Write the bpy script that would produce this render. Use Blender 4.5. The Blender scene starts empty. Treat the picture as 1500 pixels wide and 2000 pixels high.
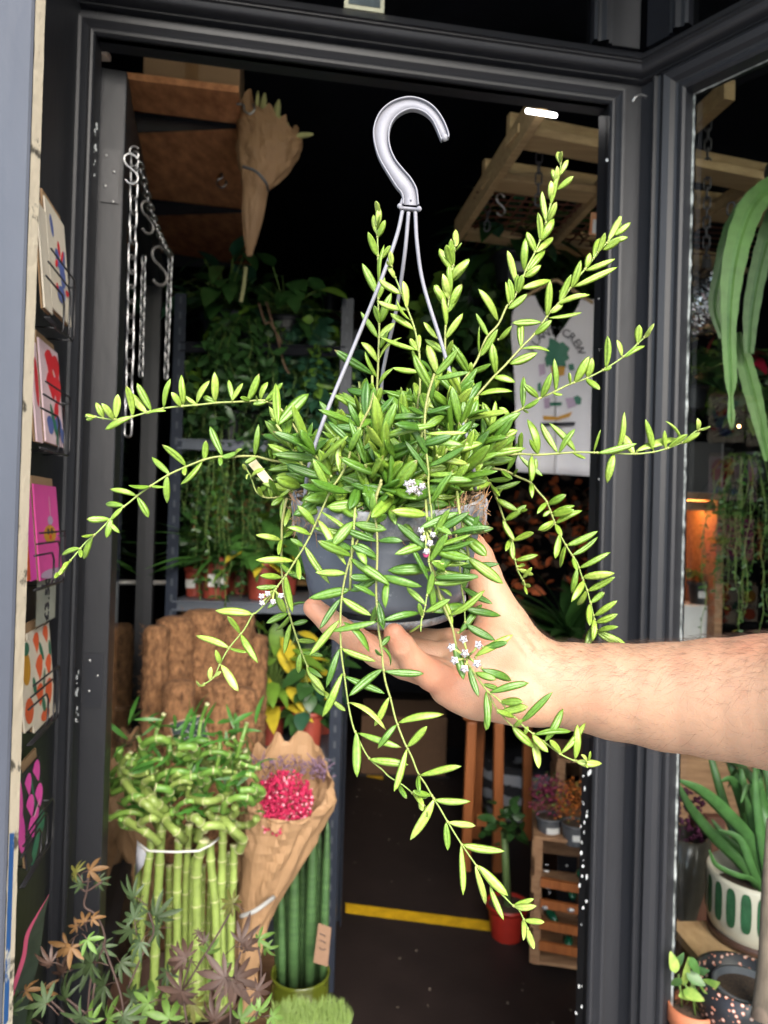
import bpy, math, random
import numpy as np
from mathutils import Vector, Matrix, noise
random.seed(7)
R = math.radians
S = bpy.context.scene
COL = S.collection
# ---------------------------------------------------------------- camera
FPX = 1400.0
CAM = Vector((0, 0, 1.5))
CR = (Matrix.Rotation(R(90.56), 4, 'X') @ Matrix.Rotation(R(1.65), 4, 'Z'))
cd = bpy.data.cameras.new('camera'); cam = bpy.data.objects.new('camera', cd); COL.objects.link(cam)
cam.matrix_world = Matrix.Translation(CAM) @ CR
cd.sensor_fit = 'VERTICAL'; cd.sensor_height = 36; cd.lens = 36 * FPX / 2000
cd.clip_start = 0.02; cd.clip_end = 500
cd.dof.use_dof = True; cd.dof.focus_distance = 0.535; cd.dof.aperture_fstop = 9.0
S.camera = cam
# ---------------------------------------------------------------- sky, sun, exposure
SUN_EL, SUN_AZ = 36.0, 166.0      # azimuth clockwise from +Y
w = bpy.data.worlds.new('World'); S.world = w; w.use_nodes = True
nt = w.node_tree; bg = nt.nodes['Background']
sk = nt.nodes.new('ShaderNodeTexSky'); sk.sky_type = 'NISHITA'; sk.sun_disc = False
sk.sun_elevation = R(SUN_EL); sk.sun_rotation = R(SUN_AZ); sk.air_density = 1.2; sk.dust_density = 2.0; sk.ozone_density = 1.0
nt.links.new(sk.outputs[0], bg.inputs[0]); bg.inputs[1].default_value = 0.15
sl = bpy.data.lights.new('sun', 'SUN'); sun = bpy.data.objects.new('sun', sl); COL.objects.link(sun)
sl.energy = 1.5; sl.angle = R(45); sl.color = (1.0, 0.96, 0.90)
sdir = Vector((math.sin(R(SUN_AZ)) * math.cos(R(SUN_EL)), math.cos(R(SUN_AZ)) * math.cos(R(SUN_EL)), math.sin(R(SUN_EL))))
sun.rotation_euler = sdir.to_track_quat('Z', 'Y').to_euler()
S.view_settings.view_transform = 'Standard'; S.view_settings.look = 'None'
S.view_settings.exposure = 1.95; S.view_settings.gamma = 1
S.render.engine = 'CYCLES'
S.cycles.use_denoising = True
S.cycles.max_bounces = 8; S.cycles.diffuse_bounces = 4; S.cycles.glossy_bounces = 4; S.cycles.transparent_max_bounces = 12
S.cycles.caustics_reflective = False; S.cycles.caustics_refractive = False

# ---------------------------------------------------------------- pixel rays (photo pixels, 1500 x 2000)
R3 = CR.to_3x3()
def ray(px, py):
    v = R3 @ Vector(((px - 750) / FPX, -(py - 1000) / FPX, -1.0))
    return v / v.y
def P(px, py, D): return CAM + ray(px, py) * D
def PZ(px, py, z):
    v = ray(px, py); return CAM + v * ((z - CAM.z) / v.z)
def PL(px, py, o, n):                       # on the plane through o with normal n
    v = ray(px, py); return CAM + v * ((o - CAM).dot(n) / v.dot(n))
def m(pxs, D): return pxs * D / FPX

# ---------------------------------------------------------------- materials
def mat(name, col, rough=0.6, metal=0.0, var=0.12, vscale=30.0, bump=0.0, bscale=80.0, spec=0.5, col2=None,
        stretch=None, trans=0.0, sss=0.0, emit=None, estr=0.0, coat=0.0, attr=None, contrast=0.5, alpha=None):
    M = bpy.data.materials.new(name); M.use_nodes = True
    n, l = M.node_tree.nodes, M.node_tree.links
    b = n['Principled BSDF']; out = n['Material Output']
    tc = n.new('ShaderNodeTexCoord'); vec = tc.outputs['Object']
    if stretch:
        mp = n.new('ShaderNodeMapping'); mp.inputs['Scale'].default_value = stretch
        l.new(vec, mp.inputs[0]); vec = mp.outputs[0]
    nz = n.new('ShaderNodeTexNoise'); nz.inputs['Scale'].default_value = vscale; nz.inputs['Detail'].default_value = 6
    nz.inputs['Roughness'].default_value = 0.6
    l.new(vec, nz.inputs['Vector'])
    rp = n.new('ShaderNodeValToRGB'); l.new(nz.outputs[0], rp.inputs[0])
    rp.color_ramp.elements[0].position = 0.5 - contrast * 0.4; rp.color_ramp.elements[1].position = 0.5 + contrast * 0.4
    c = Vector(col[:3])
    if col2 is None: a, z = c * (1 - var), c * (1 + var)
    else: a, z = c, Vector(col2[:3])
    rp.color_ramp.elements[0].color = (*a, 1); rp.color_ramp.elements[1].color = (*z, 1)
    src = rp.outputs[0]
    if attr:
        at = n.new('ShaderNodeAttribute'); at.attribute_name = attr
        mx = n.new('ShaderNodeMix'); mx.data_type = 'RGBA'; mx.blend_type = 'MULTIPLY'; mx.inputs[0].default_value = 1
        l.new(rp.outputs[0], mx.inputs[6]); l.new(at.outputs['Color'], mx.inputs[7]); src = mx.outputs[2]
    l.new(src, b.inputs['Base Color'])
    b.inputs['Roughness'].default_value = rough; b.inputs['Metallic'].default_value = metal
    b.inputs['Specular IOR Level'].default_value = spec
    if coat: b.inputs['Coat Weight'].default_value = coat; b.inputs['Coat Roughness'].default_value = 0.15
    if sss:
        b.inputs['Subsurface Weight'].default_value = sss
        b.inputs['Subsurface Radius'].default_value = (1.0, 0.35, 0.2); b.inputs['Subsurface Scale'].default_value = 0.006
    if emit: b.inputs['Emission Color'].default_value = (*emit, 1); b.inputs['Emission Strength'].default_value = estr
    if bump:
        nb = n.new('ShaderNodeTexNoise'); nb.inputs['Scale'].default_value = bscale; nb.inputs['Detail'].default_value = 5
        l.new(vec, nb.inputs['Vector'])
        bp = n.new('ShaderNodeBump'); bp.inputs['Strength'].default_value = bump; bp.inputs['Distance'].default_value = 0.002
        l.new(nb.outputs[0], bp.inputs['Height']); l.new(bp.outputs[0], b.inputs['Normal'])
    if trans:
        tr = n.new('ShaderNodeBsdfTranslucent'); mx2 = n.new('ShaderNodeMixShader'); mx2.inputs[0].default_value = trans
        l.new(src, tr.inputs[0]); l.new(b.outputs[0], mx2.inputs[1]); l.new(tr.outputs[0], mx2.inputs[2])
        l.new(mx2.outputs[0], out.inputs[0])
    M['b'] = b.name
    return M
def leafmat(name, col, rough=0.4, **k): return mat(name, col, rough, var=0.22, vscale=k.pop('vscale', 40), trans=k.pop('trans', 0.18), **k)

def dusty(M, lo, hi, scale, colr):
    n, l = M.node_tree.nodes, M.node_tree.links; b = n['Principled BSDF']; tc = n.new('ShaderNodeTexCoord'); nz = n.new('ShaderNodeTexNoise'); nz.inputs['Scale'].default_value = scale; nz.inputs['Detail'].default_value = 8; nz.inputs['Roughness'].default_value = .75
    rp = n.new('ShaderNodeValToRGB'); rp.color_ramp.elements[0].position = lo; rp.color_ramp.elements[1].position = hi; mx = n.new('ShaderNodeMix'); mx.data_type = 'RGBA'
    src = b.inputs['Base Color'].links[0].from_socket; l.new(tc.outputs['Object'], nz.inputs[0]); l.new(nz.outputs[0], rp.inputs[0]); l.new(rp.outputs[0], mx.inputs[0]); l.new(src, mx.inputs[6]); mx.inputs[7].default_value = (*colr, 1); l.new(mx.outputs[2], b.inputs['Base Color'])
def glass_mat():
    M = bpy.data.materials.new('window_glass'); M.use_nodes = True
    n, l = M.node_tree.nodes, M.node_tree.links; n.remove(n['Principled BSDF'])
    tr = n.new('ShaderNodeBsdfTransparent'); tr.inputs[0].default_value = (0.93, 0.96, 0.95, 1)
    gl = n.new('ShaderNodeBsdfGlossy'); gl.inputs['Roughness'].default_value = 0.015
    ge = n.new('ShaderNodeNewGeometry'); dt = n.new('ShaderNodeVectorMath'); dt.operation = 'DOT_PRODUCT'
    l.new(ge.outputs['Normal'], dt.inputs[0]); l.new(ge.outputs['Incoming'], dt.inputs[1])
    def mn(op, a, b=None):
        q = n.new('ShaderNodeMath'); q.operation = op
        for i, x in enumerate((a, b)):
            if x is None: continue
            if isinstance(x, (int, float)): q.inputs[i].default_value = x
            else: l.new(x, q.inputs[i])
        return q.outputs[0]
    sch = mn('POWER', mn('SUBTRACT', 1.0, mn('ABSOLUTE', dt.outputs['Value'])), 5.0)
    mth = n.new('ShaderNodeMath'); mth.operation = 'ADD'; mth.use_clamp = True; mth.inputs[1].default_value = 0.085
    l.new(mn('MULTIPLY', sch, 0.9), mth.inputs[0])
    mx = n.new('ShaderNodeMixShader'); l.new(mth.outputs[0], mx.inputs[0]); l.new(tr.outputs[0], mx.inputs[1]); l.new(gl.outputs[0], mx.inputs[2])
    l.new(mx.outputs[0], n['Material Output'].inputs[0])
    return M
GLASS = glass_mat()

# ---------------------------------------------------------------- mesh building
class MB:
    def __init__(s): s.v = []; s.f = []; s.mi = []; s.c = []
    def add(s, vs, fs, mi=0, col=None):
        o = len(s.v); s.v += [tuple(v) for v in vs]; s.f += [tuple(i + o for i in f) for f in fs]; s.mi += [mi] * len(fs)
        if col is None: s.c += [(1, 1, 1)] * len(vs)
        elif isinstance(col, list): s.c += col
        else: s.c += [col] * len(vs)
    def box(s, c, size, rot=None, mi=0, taper=1.0):
        x, y, z = [a / 2 for a in size]; c = Vector(c)
        vs = [Vector((i * x * (taper if k < 0 else 1), j * y * (taper if k < 0 else 1), k * z)) for i in (-1, 1) for j in (-1, 1) for k in (-1, 1)]
        if rot is not None: vs = [rot @ v for v in vs]
        s.add([v + c for v in vs], [(0, 1, 3, 2), (4, 6, 7, 5), (0, 4, 5, 1), (2, 3, 7, 6), (0, 2, 6, 4), (1, 5, 7, 3)], mi)
    def beam(s, a, b, w, h, up=(0, 0, 1), mi=0):
        a, b = Vector(a), Vector(b); d = (b - a); L = d.length; d.normalize()
        y = Vector(up).cross(d).normalized(); z = d.cross(y)
        s.box((a + b) / 2, (L, w, h), Matrix((d, y, z)).transposed(), mi)
    def tube(s, pts, r, n=8, mi=0, col=None, cap=True, flat=1.0):
        pts = [Vector(p) for p in pts]; N = len(pts)
        rs = r if isinstance(r, (list, tuple)) else [r] * N
        vs = []; prev = None
        for i, p in enumerate(pts):
            t = (pts[min(i + 1, N - 1)] - pts[max(i - 1, 0)])
            if t.length < 1e-9: t = Vector((0, 0, 1))
            t.normalize()
            if prev is None:
                a = Vector((0, 0, 1)) if abs(t.z) < 0.9 else Vector((1, 0, 0)); u = a.cross(t).normalized()
            else: u = (prev - t * prev.dot(t)); u = u.normalized() if u.length > 1e-6 else Vector((1, 0, 0))
            prev = u; w_ = t.cross(u)
            for k in range(n):
                a = 2 * math.pi * k / n; vs.append(p + (u * math.cos(a) + w_ * math.sin(a) * flat) * rs[i])
        fs = [(i * n + k, i * n + (k + 1) % n, (i + 1) * n + (k + 1) % n, (i + 1) * n + k) for i in range(N - 1) for k in range(n)]
        if cap: fs += [tuple(range(n))[::-1], tuple((N - 1) * n + k for k in range(n))]
        s.add(vs, fs, mi, col)
    def lathe(s, prof, c=(0, 0, 0), n=40, mi=0, rot=None, wob=0.0, sx=1.0, sy=1.0):
        c = Vector(c); vs = []; N = len(prof)
        for i, (r, z) in enumerate(prof):
            for k in range(n):
                a = 2 * math.pi * k / n
                rr = r * (1 + wob * noise.noise(Vector((math.cos(a) * 3, math.sin(a) * 3, z * 20))))
                v = Vector((rr * math.cos(a) * sx, rr * math.sin(a) * sy, z))
                if rot is not None: v = rot @ v
                vs.append(v + c)
        fs = [(i * n + k, i * n + (k + 1) % n, (i + 1) * n + (k + 1) % n, (i + 1) * n + k) for i in range(N - 1) for k in range(n)]
        s.add(vs, fs, mi)
    def ball(s, c, r, n=10, mi=0, col=None, sc=(1, 1, 1)):
        c = Vector(c); vs = []; h = n // 2 + 1
        for i in range(h + 1):
            t = math.pi * i / h
            for k in range(n):
                a = 2 * math.pi * k / n
                vs.append(c + Vector((r * math.sin(t) * math.cos(a) * sc[0], r * math.sin(t) * math.sin(a) * sc[1], r * math.cos(t) * sc[2])))
        s.add(vs, [(i * n + k, (i + 1) * n + k, (i + 1) * n + (k + 1) % n, i * n + (k + 1) % n) for i in range(h) for k in range(n)], mi, col)
    def grid(s, fn, nu, nv, mi=0, col=None):
        vs = [fn(i / nu, j / nv) for i in range(nu + 1) for j in range(nv + 1)]
        s.add(vs, [(i * (nv + 1) + j, (i + 1) * (nv + 1) + j, (i + 1) * (nv + 1) + j + 1, i * (nv + 1) + j + 1) for i in range(nu) for j in range(nv)], mi, col)
    def build(s, name, mats, parent=None, smooth=True, bevel=0, solid=0, attr=None, origin=None):
        me = bpy.data.meshes.new(name)
        org = Vector(origin) if origin is not None else (parent.location.copy() if (parent is not None and parent.get('_w') is None) else None)
        if org is None:
            if parent is not None: org = Vector(parent['_w'])
            else:
                a = np.array(s.v); lo = a.min(0); hi = a.max(0); org = Vector(((lo[0] + hi[0]) / 2, (lo[1] + hi[1]) / 2, lo[2]))
        me.from_pydata([(v[0] - org.x, v[1] - org.y, v[2] - org.z) for v in s.v], [], s.f)
        for mm in (mats if isinstance(mats, (list, tuple)) else [mats]): me.materials.append(mm)
        me.polygons.foreach_set('material_index', s.mi)
        me.polygons.foreach_set('use_smooth', [smooth] * len(s.f))
        if attr:
            ca = me.color_attributes.new(attr, 'FLOAT_COLOR', 'POINT')
            ca.data.foreach_set('color', [x for c in s.c for x in (c[0], c[1], c[2], 1.0)])
        me.update()
        o = bpy.data.objects.new(name, me); COL.objects.link(o)
        if parent is not None:
            o.parent = parent
            pw = Vector(parent['_w']) if parent.get('_w') is not None else parent.location
            o.location = org - pw
        else: o.location = org
        o['_w'] = tuple(org)
        if bevel:
            b = o.modifiers.new('bevel', 'BEVEL'); b.width = bevel; b.segments = 2; b.limit_method = 'ANGLE'
        if solid:
            b = o.modifiers.new('solid', 'SOLIDIFY'); b.thickness = solid
        return o
def tag(o, label=None, cat=None, group=None, kind=None):
    if label: o['label'] = label
    if cat: o['category'] = cat
    if group: o['group'] = group
    if kind: o['kind'] = kind
    return o
def thing(name, loc, label, cat, group=None):
    o = bpy.data.objects.new(name, None); COL.objects.link(o); o.location = loc; o['_w'] = tuple(loc); o.empty_display_size = 0.05
    return tag(o, label, cat, group)
def crom(pts, per=6):
    pts = [Vector(p) for p in pts]; out = []
    q = [pts[0] * 2 - pts[1]] + pts + [pts[-1] * 2 - pts[-2]]
    for i in range(1, len(q) - 2):
        for k in range(per):
            t = k / per; a, b, c, d = q[i - 1], q[i], q[i + 1], q[i + 2]
            out.append(0.5 * ((2 * b) + (c - a) * t + (2 * a - 5 * b + 4 * c - d) * t * t + (3 * b - a - 3 * c + d) * t ** 3))
    return out + [pts[-1]]
def U(a, b): return random.uniform(a, b)

def simple_leaf(mb, base, d, nrm, L, W, bend=0.3, rows=5, mi=0, col=None, fold=0.15, shape=0):
    """flat 3-across leaf; shape 0 lanceolate 1 ovate 2 strap"""
    d = d.normalized(); y = nrm.cross(d)
    y = y.normalized() if y.length > 1e-4 else Vector((1, 0, 0)); z = d.cross(y)
    vs = []
    for i in range(rows + 1):
        t = i / rows
        if shape == 0: wd = math.sin(math.pi * min(1, t * 0.96 + 0.03)) ** 0.8
        elif shape == 1: wd = math.sin(math.pi * t ** 0.7) ** 0.75 if 0 < t < 1 else 0.04
        else: wd = min(1, 0.45 + t * 2) * (1 - t ** 4) + 0.02
        wd *= W / 2
        c = base + d * (L * (t - 0.12 * bend * t * t)) - z * (bend * L * t * t)
        up = z * (fold * wd)
        vs += [c - y * wd + up, c - z * fold * wd * 0.3, c + y * wd + up]
    fs = []
    for i in range(rows):
        a = i * 3; fs += [(a, a + 1, a + 4, a + 3), (a + 1, a + 2, a + 5, a + 4)]
    mb.add(vs, fs, mi, col)
def rdir(zmin=-1, zmax=1):
    a = U(0, 2 * math.pi); z = U(zmin, zmax); r = math.sqrt(max(0, 1 - z * z)); return Vector((r * math.cos(a), r * math.sin(a), z))
# ================================================================ MATERIAL SET
PAINT = mat('slate_gloss_paint', (0.0150, 0.0158, 0.0190), 0.46, var=0.10, vscale=14, bump=0.25, bscale=60, spec=0.42, stretch=(1, 1, 0.35))
dusty(PAINT, .60, .80, 7, (.035, .036, .040)); dusty(PAINT, .71, .76, 26, (.10, .10, .105))
PAINT_D = mat('dark_gloss_paint', (0.009, 0.010, 0.014), 0.42, var=0.15, vscale=14, bump=0.2, bscale=50, spec=0.5)
PILA = mat('pilaster_paint', (0.050, 0.056, 0.072), 0.40, var=0.10, vscale=9, bump=0.6, bscale=22, spec=0.4, stretch=(1, 1, 0.4))
BLACKWALL = mat('black_wall', (0.008, 0.009, 0.013), 0.85, var=0.25, vscale=5, bump=0.3, bscale=40, spec=0.2)
PUTTY = mat('white_putty', (0.06, 0.065, 0.06), 0.6, col2=(0.72, 0.75, 0.70), vscale=45, bump=0.6, bscale=120, contrast=0.35)
CREAM = mat('chipped_cream_paint', (0.10, 0.09, 0.07), 0.6, col2=(0.66, 0.58, 0.44), vscale=22, bump=0.6, bscale=90, contrast=0.25)
CREAM.node_tree.nodes['Color Ramp'].color_ramp.elements[0].position = 0.35
CREAM.node_tree.nodes['Color Ramp'].color_ramp.elements[1].position = 0.40
BLUEP = mat('blue_paint', (0.02, 0.10, 0.30), 0.5, col2=(0.6, 0.58, 0.5), vscale=16, bump=0.4, contrast=0.2)
BLUEP.node_tree.nodes['Color Ramp'].color_ramp.elements[0].position = 0.56
BLUEP.node_tree.nodes['Color Ramp'].color_ramp.elements[1].position = 0.60
FLOOR = mat('worn_dark_floor', (0.011, 0.008, 0.0075), 0.55, col2=(0.026, 0.018, 0.0165), vscale=7, bump=0.3, bscale=50, spec=0.3, contrast=0.9)
CONC = mat('pavement', (0.38, 0.36, 0.34), 0.9, var=0.15, vscale=9, bump=0.5, bscale=60)
STONE = mat('stone_wall', (0.30, 0.27, 0.23), 0.9, var=0.12, vscale=5, bump=0.5, bscale=30)
YEL = mat('yellow_tape', (0.55, 0.33, 0.01), 0.5, var=0.25, vscale=18)
STEEL = mat('galvanised_steel', (0.42, 0.42, 0.42), 0.36, metal=1.0, var=0.2, vscale=60, bump=0.2)
WIRE = mat('black_wire', (0.015, 0.014, 0.016), 0.35, spec=0.6)
OSB = mat('osb_board', (0.30, 0.10, 0.035), 0.75, col2=(0.85, 0.40, 0.18), vscale=26, bump=0.3, bscale=60, stretch=(1, 0.5, 1), contrast=0.7)
OSBL = mat('osb_board_light', (0.28, 0.16, 0.07), 0.75, col2=(0.62, 0.42, 0.22), vscale=30, bump=0.3, bscale=60, stretch=(1, 0.4, 1), contrast=0.7)
CARD = mat('cardboard', (0.30, 0.19, 0.105), 0.85, var=0.08, vscale=12, bump=0.15)
TAPE = mat('parcel_tape', (0.24, 0.135, 0.06), 0.3, var=0.05)
KRAFT = mat('kraft_paper', (0.36, 0.215, 0.11), 0.7, var=0.10, vscale=14, bump=0.5, bscale=16, trans=0.08)
WOODP = mat('pallet_wood', (0.34, 0.22, 0.10), 0.75, col2=(0.58, 0.42, 0.22), vscale=12, stretch=(0.25, 6, 6), bump=0.2, contrast=0.8)
WOODO = mat('orange_wood', (0.26, 0.075, 0.018), 0.5, col2=(0.40, 0.13, 0.035), vscale=14, stretch=(5, 5, 0.4), bump=0.1)
WOODC = mat('crate_wood', (0.20, 0.10, 0.05), 0.75, col2=(0.40, 0.23, 0.12), vscale=14, stretch=(0.6, 4, 4), bump=0.3)
NAVY = mat('rack_navy_steel', (0.018, 0.024, 0.038), 0.4, spec=0.4, var=0.15)
SHELFM = mat('rack_shelf_steel', (0.10, 0.115, 0.14), 0.4, metal=0.3, var=0.1)
POTR = mat('brick_red_plastic', (0.26, 0.045, 0.028), 0.45, var=0.08)
TERRA = mat('terracotta', (0.42, 0.135, 0.06), 0.65, var=0.12, vscale=20, bump=0.2)
POTB = mat('black_plastic', (0.016, 0.018, 0.020), 0.4, var=0.1)
POTG = mat('grey_plastic', (0.085, 0.09, 0.10), 0.45, var=0.08)
SOIL = mat('soil', (0.02, 0.012, 0.008), 0.95, col2=(0.10, 0.06, 0.035), vscale=260, bump=1.0, bscale=400, contrast=0.5)
WHITE = mat('white_label', (0.62, 0.62, 0.60), 0.6, var=0.04)
WCLOTH = mat('white_cotton', (0.80, 0.76, 0.78), 0.9, var=0.04, vscale=8, bump=0.5, bscale=14)
COIR = mat('coir_fibre', (0.045, 0.017, 0.006), 0.95, col2=(0.36, 0.18, 0.08), vscale=70, bump=1.0, bscale=160, stretch=(1, 1, 0.5), contrast=0.6)
LG_D = leafmat('leaf_dark_green', (0.030, 0.085, 0.020)); LG_M = leafmat('leaf_mid_green', (0.045, 0.125, 0.022))
LG_L = leafmat('leaf_light_green', (0.13, 0.25, 0.03)); LG_Y = leafmat('leaf_yellow', (0.50, 0.40, 0.03))
LG_B = leafmat('leaf_blue_green', (0.025, 0.085, 0.045)); LG_E = leafmat('leaf_emerald_strap', (0.075, 0.19, 0.050), rough=0.42, trans=0.22)
STEMB = mat('brown_stem', (0.12, 0.07, 0.04), 0.8)
STEMG = mat('green_stem', (0.12, 0.20, 0.04), 0.6)

# ================================================================ SHOPFRONT GEOMETRY
YAW = R(9.5)
A0 = P(90, 1000, 1.25); A0.z = 0
u1 = Vector((math.cos(YAW), math.sin(YAW), 0)); n1 = Vector((math.sin(YAW), -math.cos(YAW), 0))
kk = PL(1233, 1000, A0, n1); K = Vector((kk.x, kk.y, 0)); SK = (K - A0).dot(u1)
u2 = Vector((0.63, -0.777, 0)).normalized(); n2 = Vector((u2.y, -u2.x, 0))
if n2.y > 0: n2 = -n2
half = math.acos(max(-1, min(1, (-u1).dot(u2)))) / 2; MIT = 1 / math.tan(half)
def dw(s, off, z): return A0 + u1 * s + n1 * off + Vector((0, 0, z))
def ww(s, off, z): return K + u2 * s + n2 * off + Vector((0, 0, z))
def s1(px, py): return (PL(px, py, A0, n1) - A0).dot(u1)
def s2(px, py): return (PL(px, py, K, n2) - K).dot(u2)
def z1(px, py): return PL(px, py, A0, n1).z
SL, SR = s1(168, 700), s1(1176, 700)
ZT = z1(750, 147)
GS = s2(1330, 600)                       # glass starts on the window wall
print('SK', SK, 'SL', SL, 'SR', SR, 'ZT', ZT, 'GS', GS, 'K', K)

OG = [(0.0, -0.012), (0.0, 0.006), (0.003, 0.011), (0.007, 0.012), (0.010, 0.007), (0.013, 0.006), (0.017, 0.010), (0.022, 0.016), (0.027, 0.017), (0.030, 0.012), (0.030, 0.0)]
def frame_sweep(mb, fn, sL, sR, zB, zT, prof, left=True, right=True, top=True, bottom=False):
    """architrave round an opening, mitred at the corners"""
    def seg(pa, pb):
        n = len(prof); vs = [pa(i) for i in range(n)] + [pb(i) for i in range(n)]
        mb.add(vs, [(i, i + 1, n + i + 1, n + i) for i in range(n - 1)])
    g = prof
    bb = (lambda i: zB - g[i][0]) if bottom else (lambda i: zB)
    if left: seg(lambda i: fn(sL - g[i][0], g[i][1], bb(i)), lambda i: fn(sL - g[i][0], g[i][1], zT + g[i][0]))
    if top: seg(lambda i: fn(sL - g[i][0] if left else sL, g[i][1], zT + g[i][0]), lambda i: fn(sR + g[i][0] if right else sR, g[i][1], zT + g[i][0]))
    if right: seg(lambda i: fn(sR + g[i][0], g[i][1], zT + g[i][0]), lambda i: fn(sR + g[i][0], g[i][1], bb(i)))
    if bottom: seg(lambda i: fn(sL - g[i][0] if left else sL, g[i][1], zB - g[i][0]), lambda i: fn(sR + g[i][0] if right else sR, g[i][1], zB - g[i][0]))
def wbox(mb, fn, sa, sb, oa, ob, za, zb):
    q = [fn(s_, o_, z_) for s_ in (sa, sb) for o_ in (oa, ob) for z_ in (za, zb)]
    mb.add(q, [(0, 1, 3, 2), (4, 6, 7, 5), (0, 4, 5, 1), (2, 3, 7, 6), (0, 2, 6, 4), (1, 5, 7, 3)])
ZB0, ZB1 = PL(750, 90, A0 + n1 * .012, n1).z, PL(750, 37, A0 + n1 * .046, n1).z; print('ZB', ZB0 - ZT, ZB1 - ZT)        # transom moulding
ZP = 3.02                                # top of the upper panes
front = thing('shopfront', (K.x, K.y, 0), 'slate grey painted timber shopfront with open doorway, moulded transom and splayed window', 'shopfront')
WL = 1.9                                 # length of the window wall
mb = MB()
T = -0.042
wbox(mb, dw, -0.9, SL, T, 0, 0, ZT + 0.05)                 # left stile and panel
wbox(mb, dw, SR, SK, T, 0, 0, ZT + 0.05)
wbox(mb, dw, SL + 0.0005, SR - 0.0005, T + 0.002, 0.0, ZT, ZT + 0.049)
frame_sweep(mb, dw, SL, SR, 0, ZT, OG)
wbox(mb, dw, -0.9, SK, T, -0.003, ZT + 0.0505, ZB1 - 0.004)
# corner post line and the window-side flat
wbox(mb, ww, 0.0, s2(1268, 600), T, 0.001, 0, ZT + 0.05)
mb.build('door_frame', PAINT, front, smooth=False)
# window frame with mouldings
GT = ZT + 0.0
mb = MB()
g0 = s2(1268, 600)
OG2 = [(0.0, -0.03), (0.0, 0.002), (0.004, 0.006), (0.010, 0.006), (0.013, 0.002), (0.018, 0.004), (0.024, 0.012), (0.034, 0.017), (0.042, 0.012), (0.045, 0.005), (0.050, 0.007), (0.054, 0.012), (0.058, 0.011), (0.060, 0.0)]
dd = GS - g0; OG2 = [(a / 0.060 * dd, b) for a, b in OG2]
frame_sweep(mb, ww, GS, WL, 0.22, GT, OG2, right=False, bottom=True)
wbox(mb, ww, g0 + 0.0005, GS - 0.001, T, -0.004, 0.2, GT + dd)
wbox(mb, ww, GS, WL, T, -0.004, GT + 0.002, ZB1 - 0.004)
wbox(mb, ww, g0 + 0.001, WL, T, 0.0, 0.0, 0.22 - dd)
wbox(mb, ww, WL - 0.06, WL, T, 0.0, 0.0, 3.5)
mb.build('window_frame', PAINT, front, smooth=False)
# transom moulding round both walls
ZG = PL(750, 27, A0 - n1 * .028, n1).z; BS = (ZB1 - ZB0) / 0.062
BAR = [(0.0, ZB0), (0.010, ZB0), (0.014, ZB0 + 0.004 * BS), (0.014, ZB0 + 0.010 * BS), (0.024, ZB0 + 0.014 * BS), (0.031, ZB0 + 0.022 * BS), (0.034, ZB0 + 0.032 * BS), (0.036, ZB0 + 0.042 * BS), (0.041, ZB0 + 0.047 * BS), (0.041, ZB0 + 0.052 * BS), (0.046, ZB0 + 0.055 * BS), (0.046, ZB1 - 0.003), (0.043, ZB1), (-0.03, ZG)]
mb = MB(); n = len(BAR)
vs = [dw(-0.9, o, z) for o, z in BAR] + [dw(SK - o * MIT, o, z) for o, z in BAR] + [ww(WL, o, z) for o, z in BAR]
mb.add(vs, [(k * n + i, k * n + i + 1, (k + 1) * n + i + 1, (k + 1) * n + i) for k in (0, 1) for i in range(n - 1)])
tb = mb.build('transom_bar', PAINT, front, smooth=True)
try:
    tb.data.set_sharp_from_angle(angle=R(40))
except Exception: pass
# upper pane frames
mb = MB(); zz = ZG - .001
UR = s1(1166, 50); UL = s1(60, 0)
OGU = [(0.0, -0.030), (0.0, -0.012), (0.006, -0.008), (0.010, -0.014), (0.016, -0.012), (0.024, -0.006), (0.030, -0.006), (0.034, -0.016), (0.040, -0.014)]
frame_sweep(mb, dw, UL, UR, zz, ZP, OGU)
wbox(mb, dw, UR + 0.04, SK, T, -0.014, zz - 0.004, ZP + 0.3)
wbox(mb, dw, -0.9, UL - 0.04, T, -0.014, zz - 0.004, ZP + 0.3)
UW = s2(1338, 60)
frame_sweep(mb, ww, UW, WL - 0.06, zz, ZP, OGU, right=False)
wbox(mb, ww, 0.0, UW - 0.04, T, -0.013, zz - 0.004, ZP + 0.3)
wbox(mb, dw, UL - 0.04, UR + 0.04, T, -0.013, ZP + 0.04, ZP + 0.3)
wbox(mb, ww, UW - 0.04, WL - 0.06, T, -0.012, ZP + 0.04, ZP + 0.3)
mb.build('upper_window_frame', PAINT_D, front, smooth=False)
for nm, fn, a, b, za, zb in (('window_pane', ww, GS, WL - 0.06, 0.22, GT), ('upper_pane', dw, UL, UR, zz, ZP), ('upper_pane', ww, UW, WL - 0.06, zz, ZP)):
    mb = MB(); q = [fn(a - .004, -0.031, za - .004), fn(b + .004, -0.031, za - .004), fn(b + .004, -0.031, zb + .004), fn(a - .004, -0.031, zb + .004)]
    mb.add(q, [(0, 1, 2, 3)]); mb.build(nm, GLASS, front, smooth=False)
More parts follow.
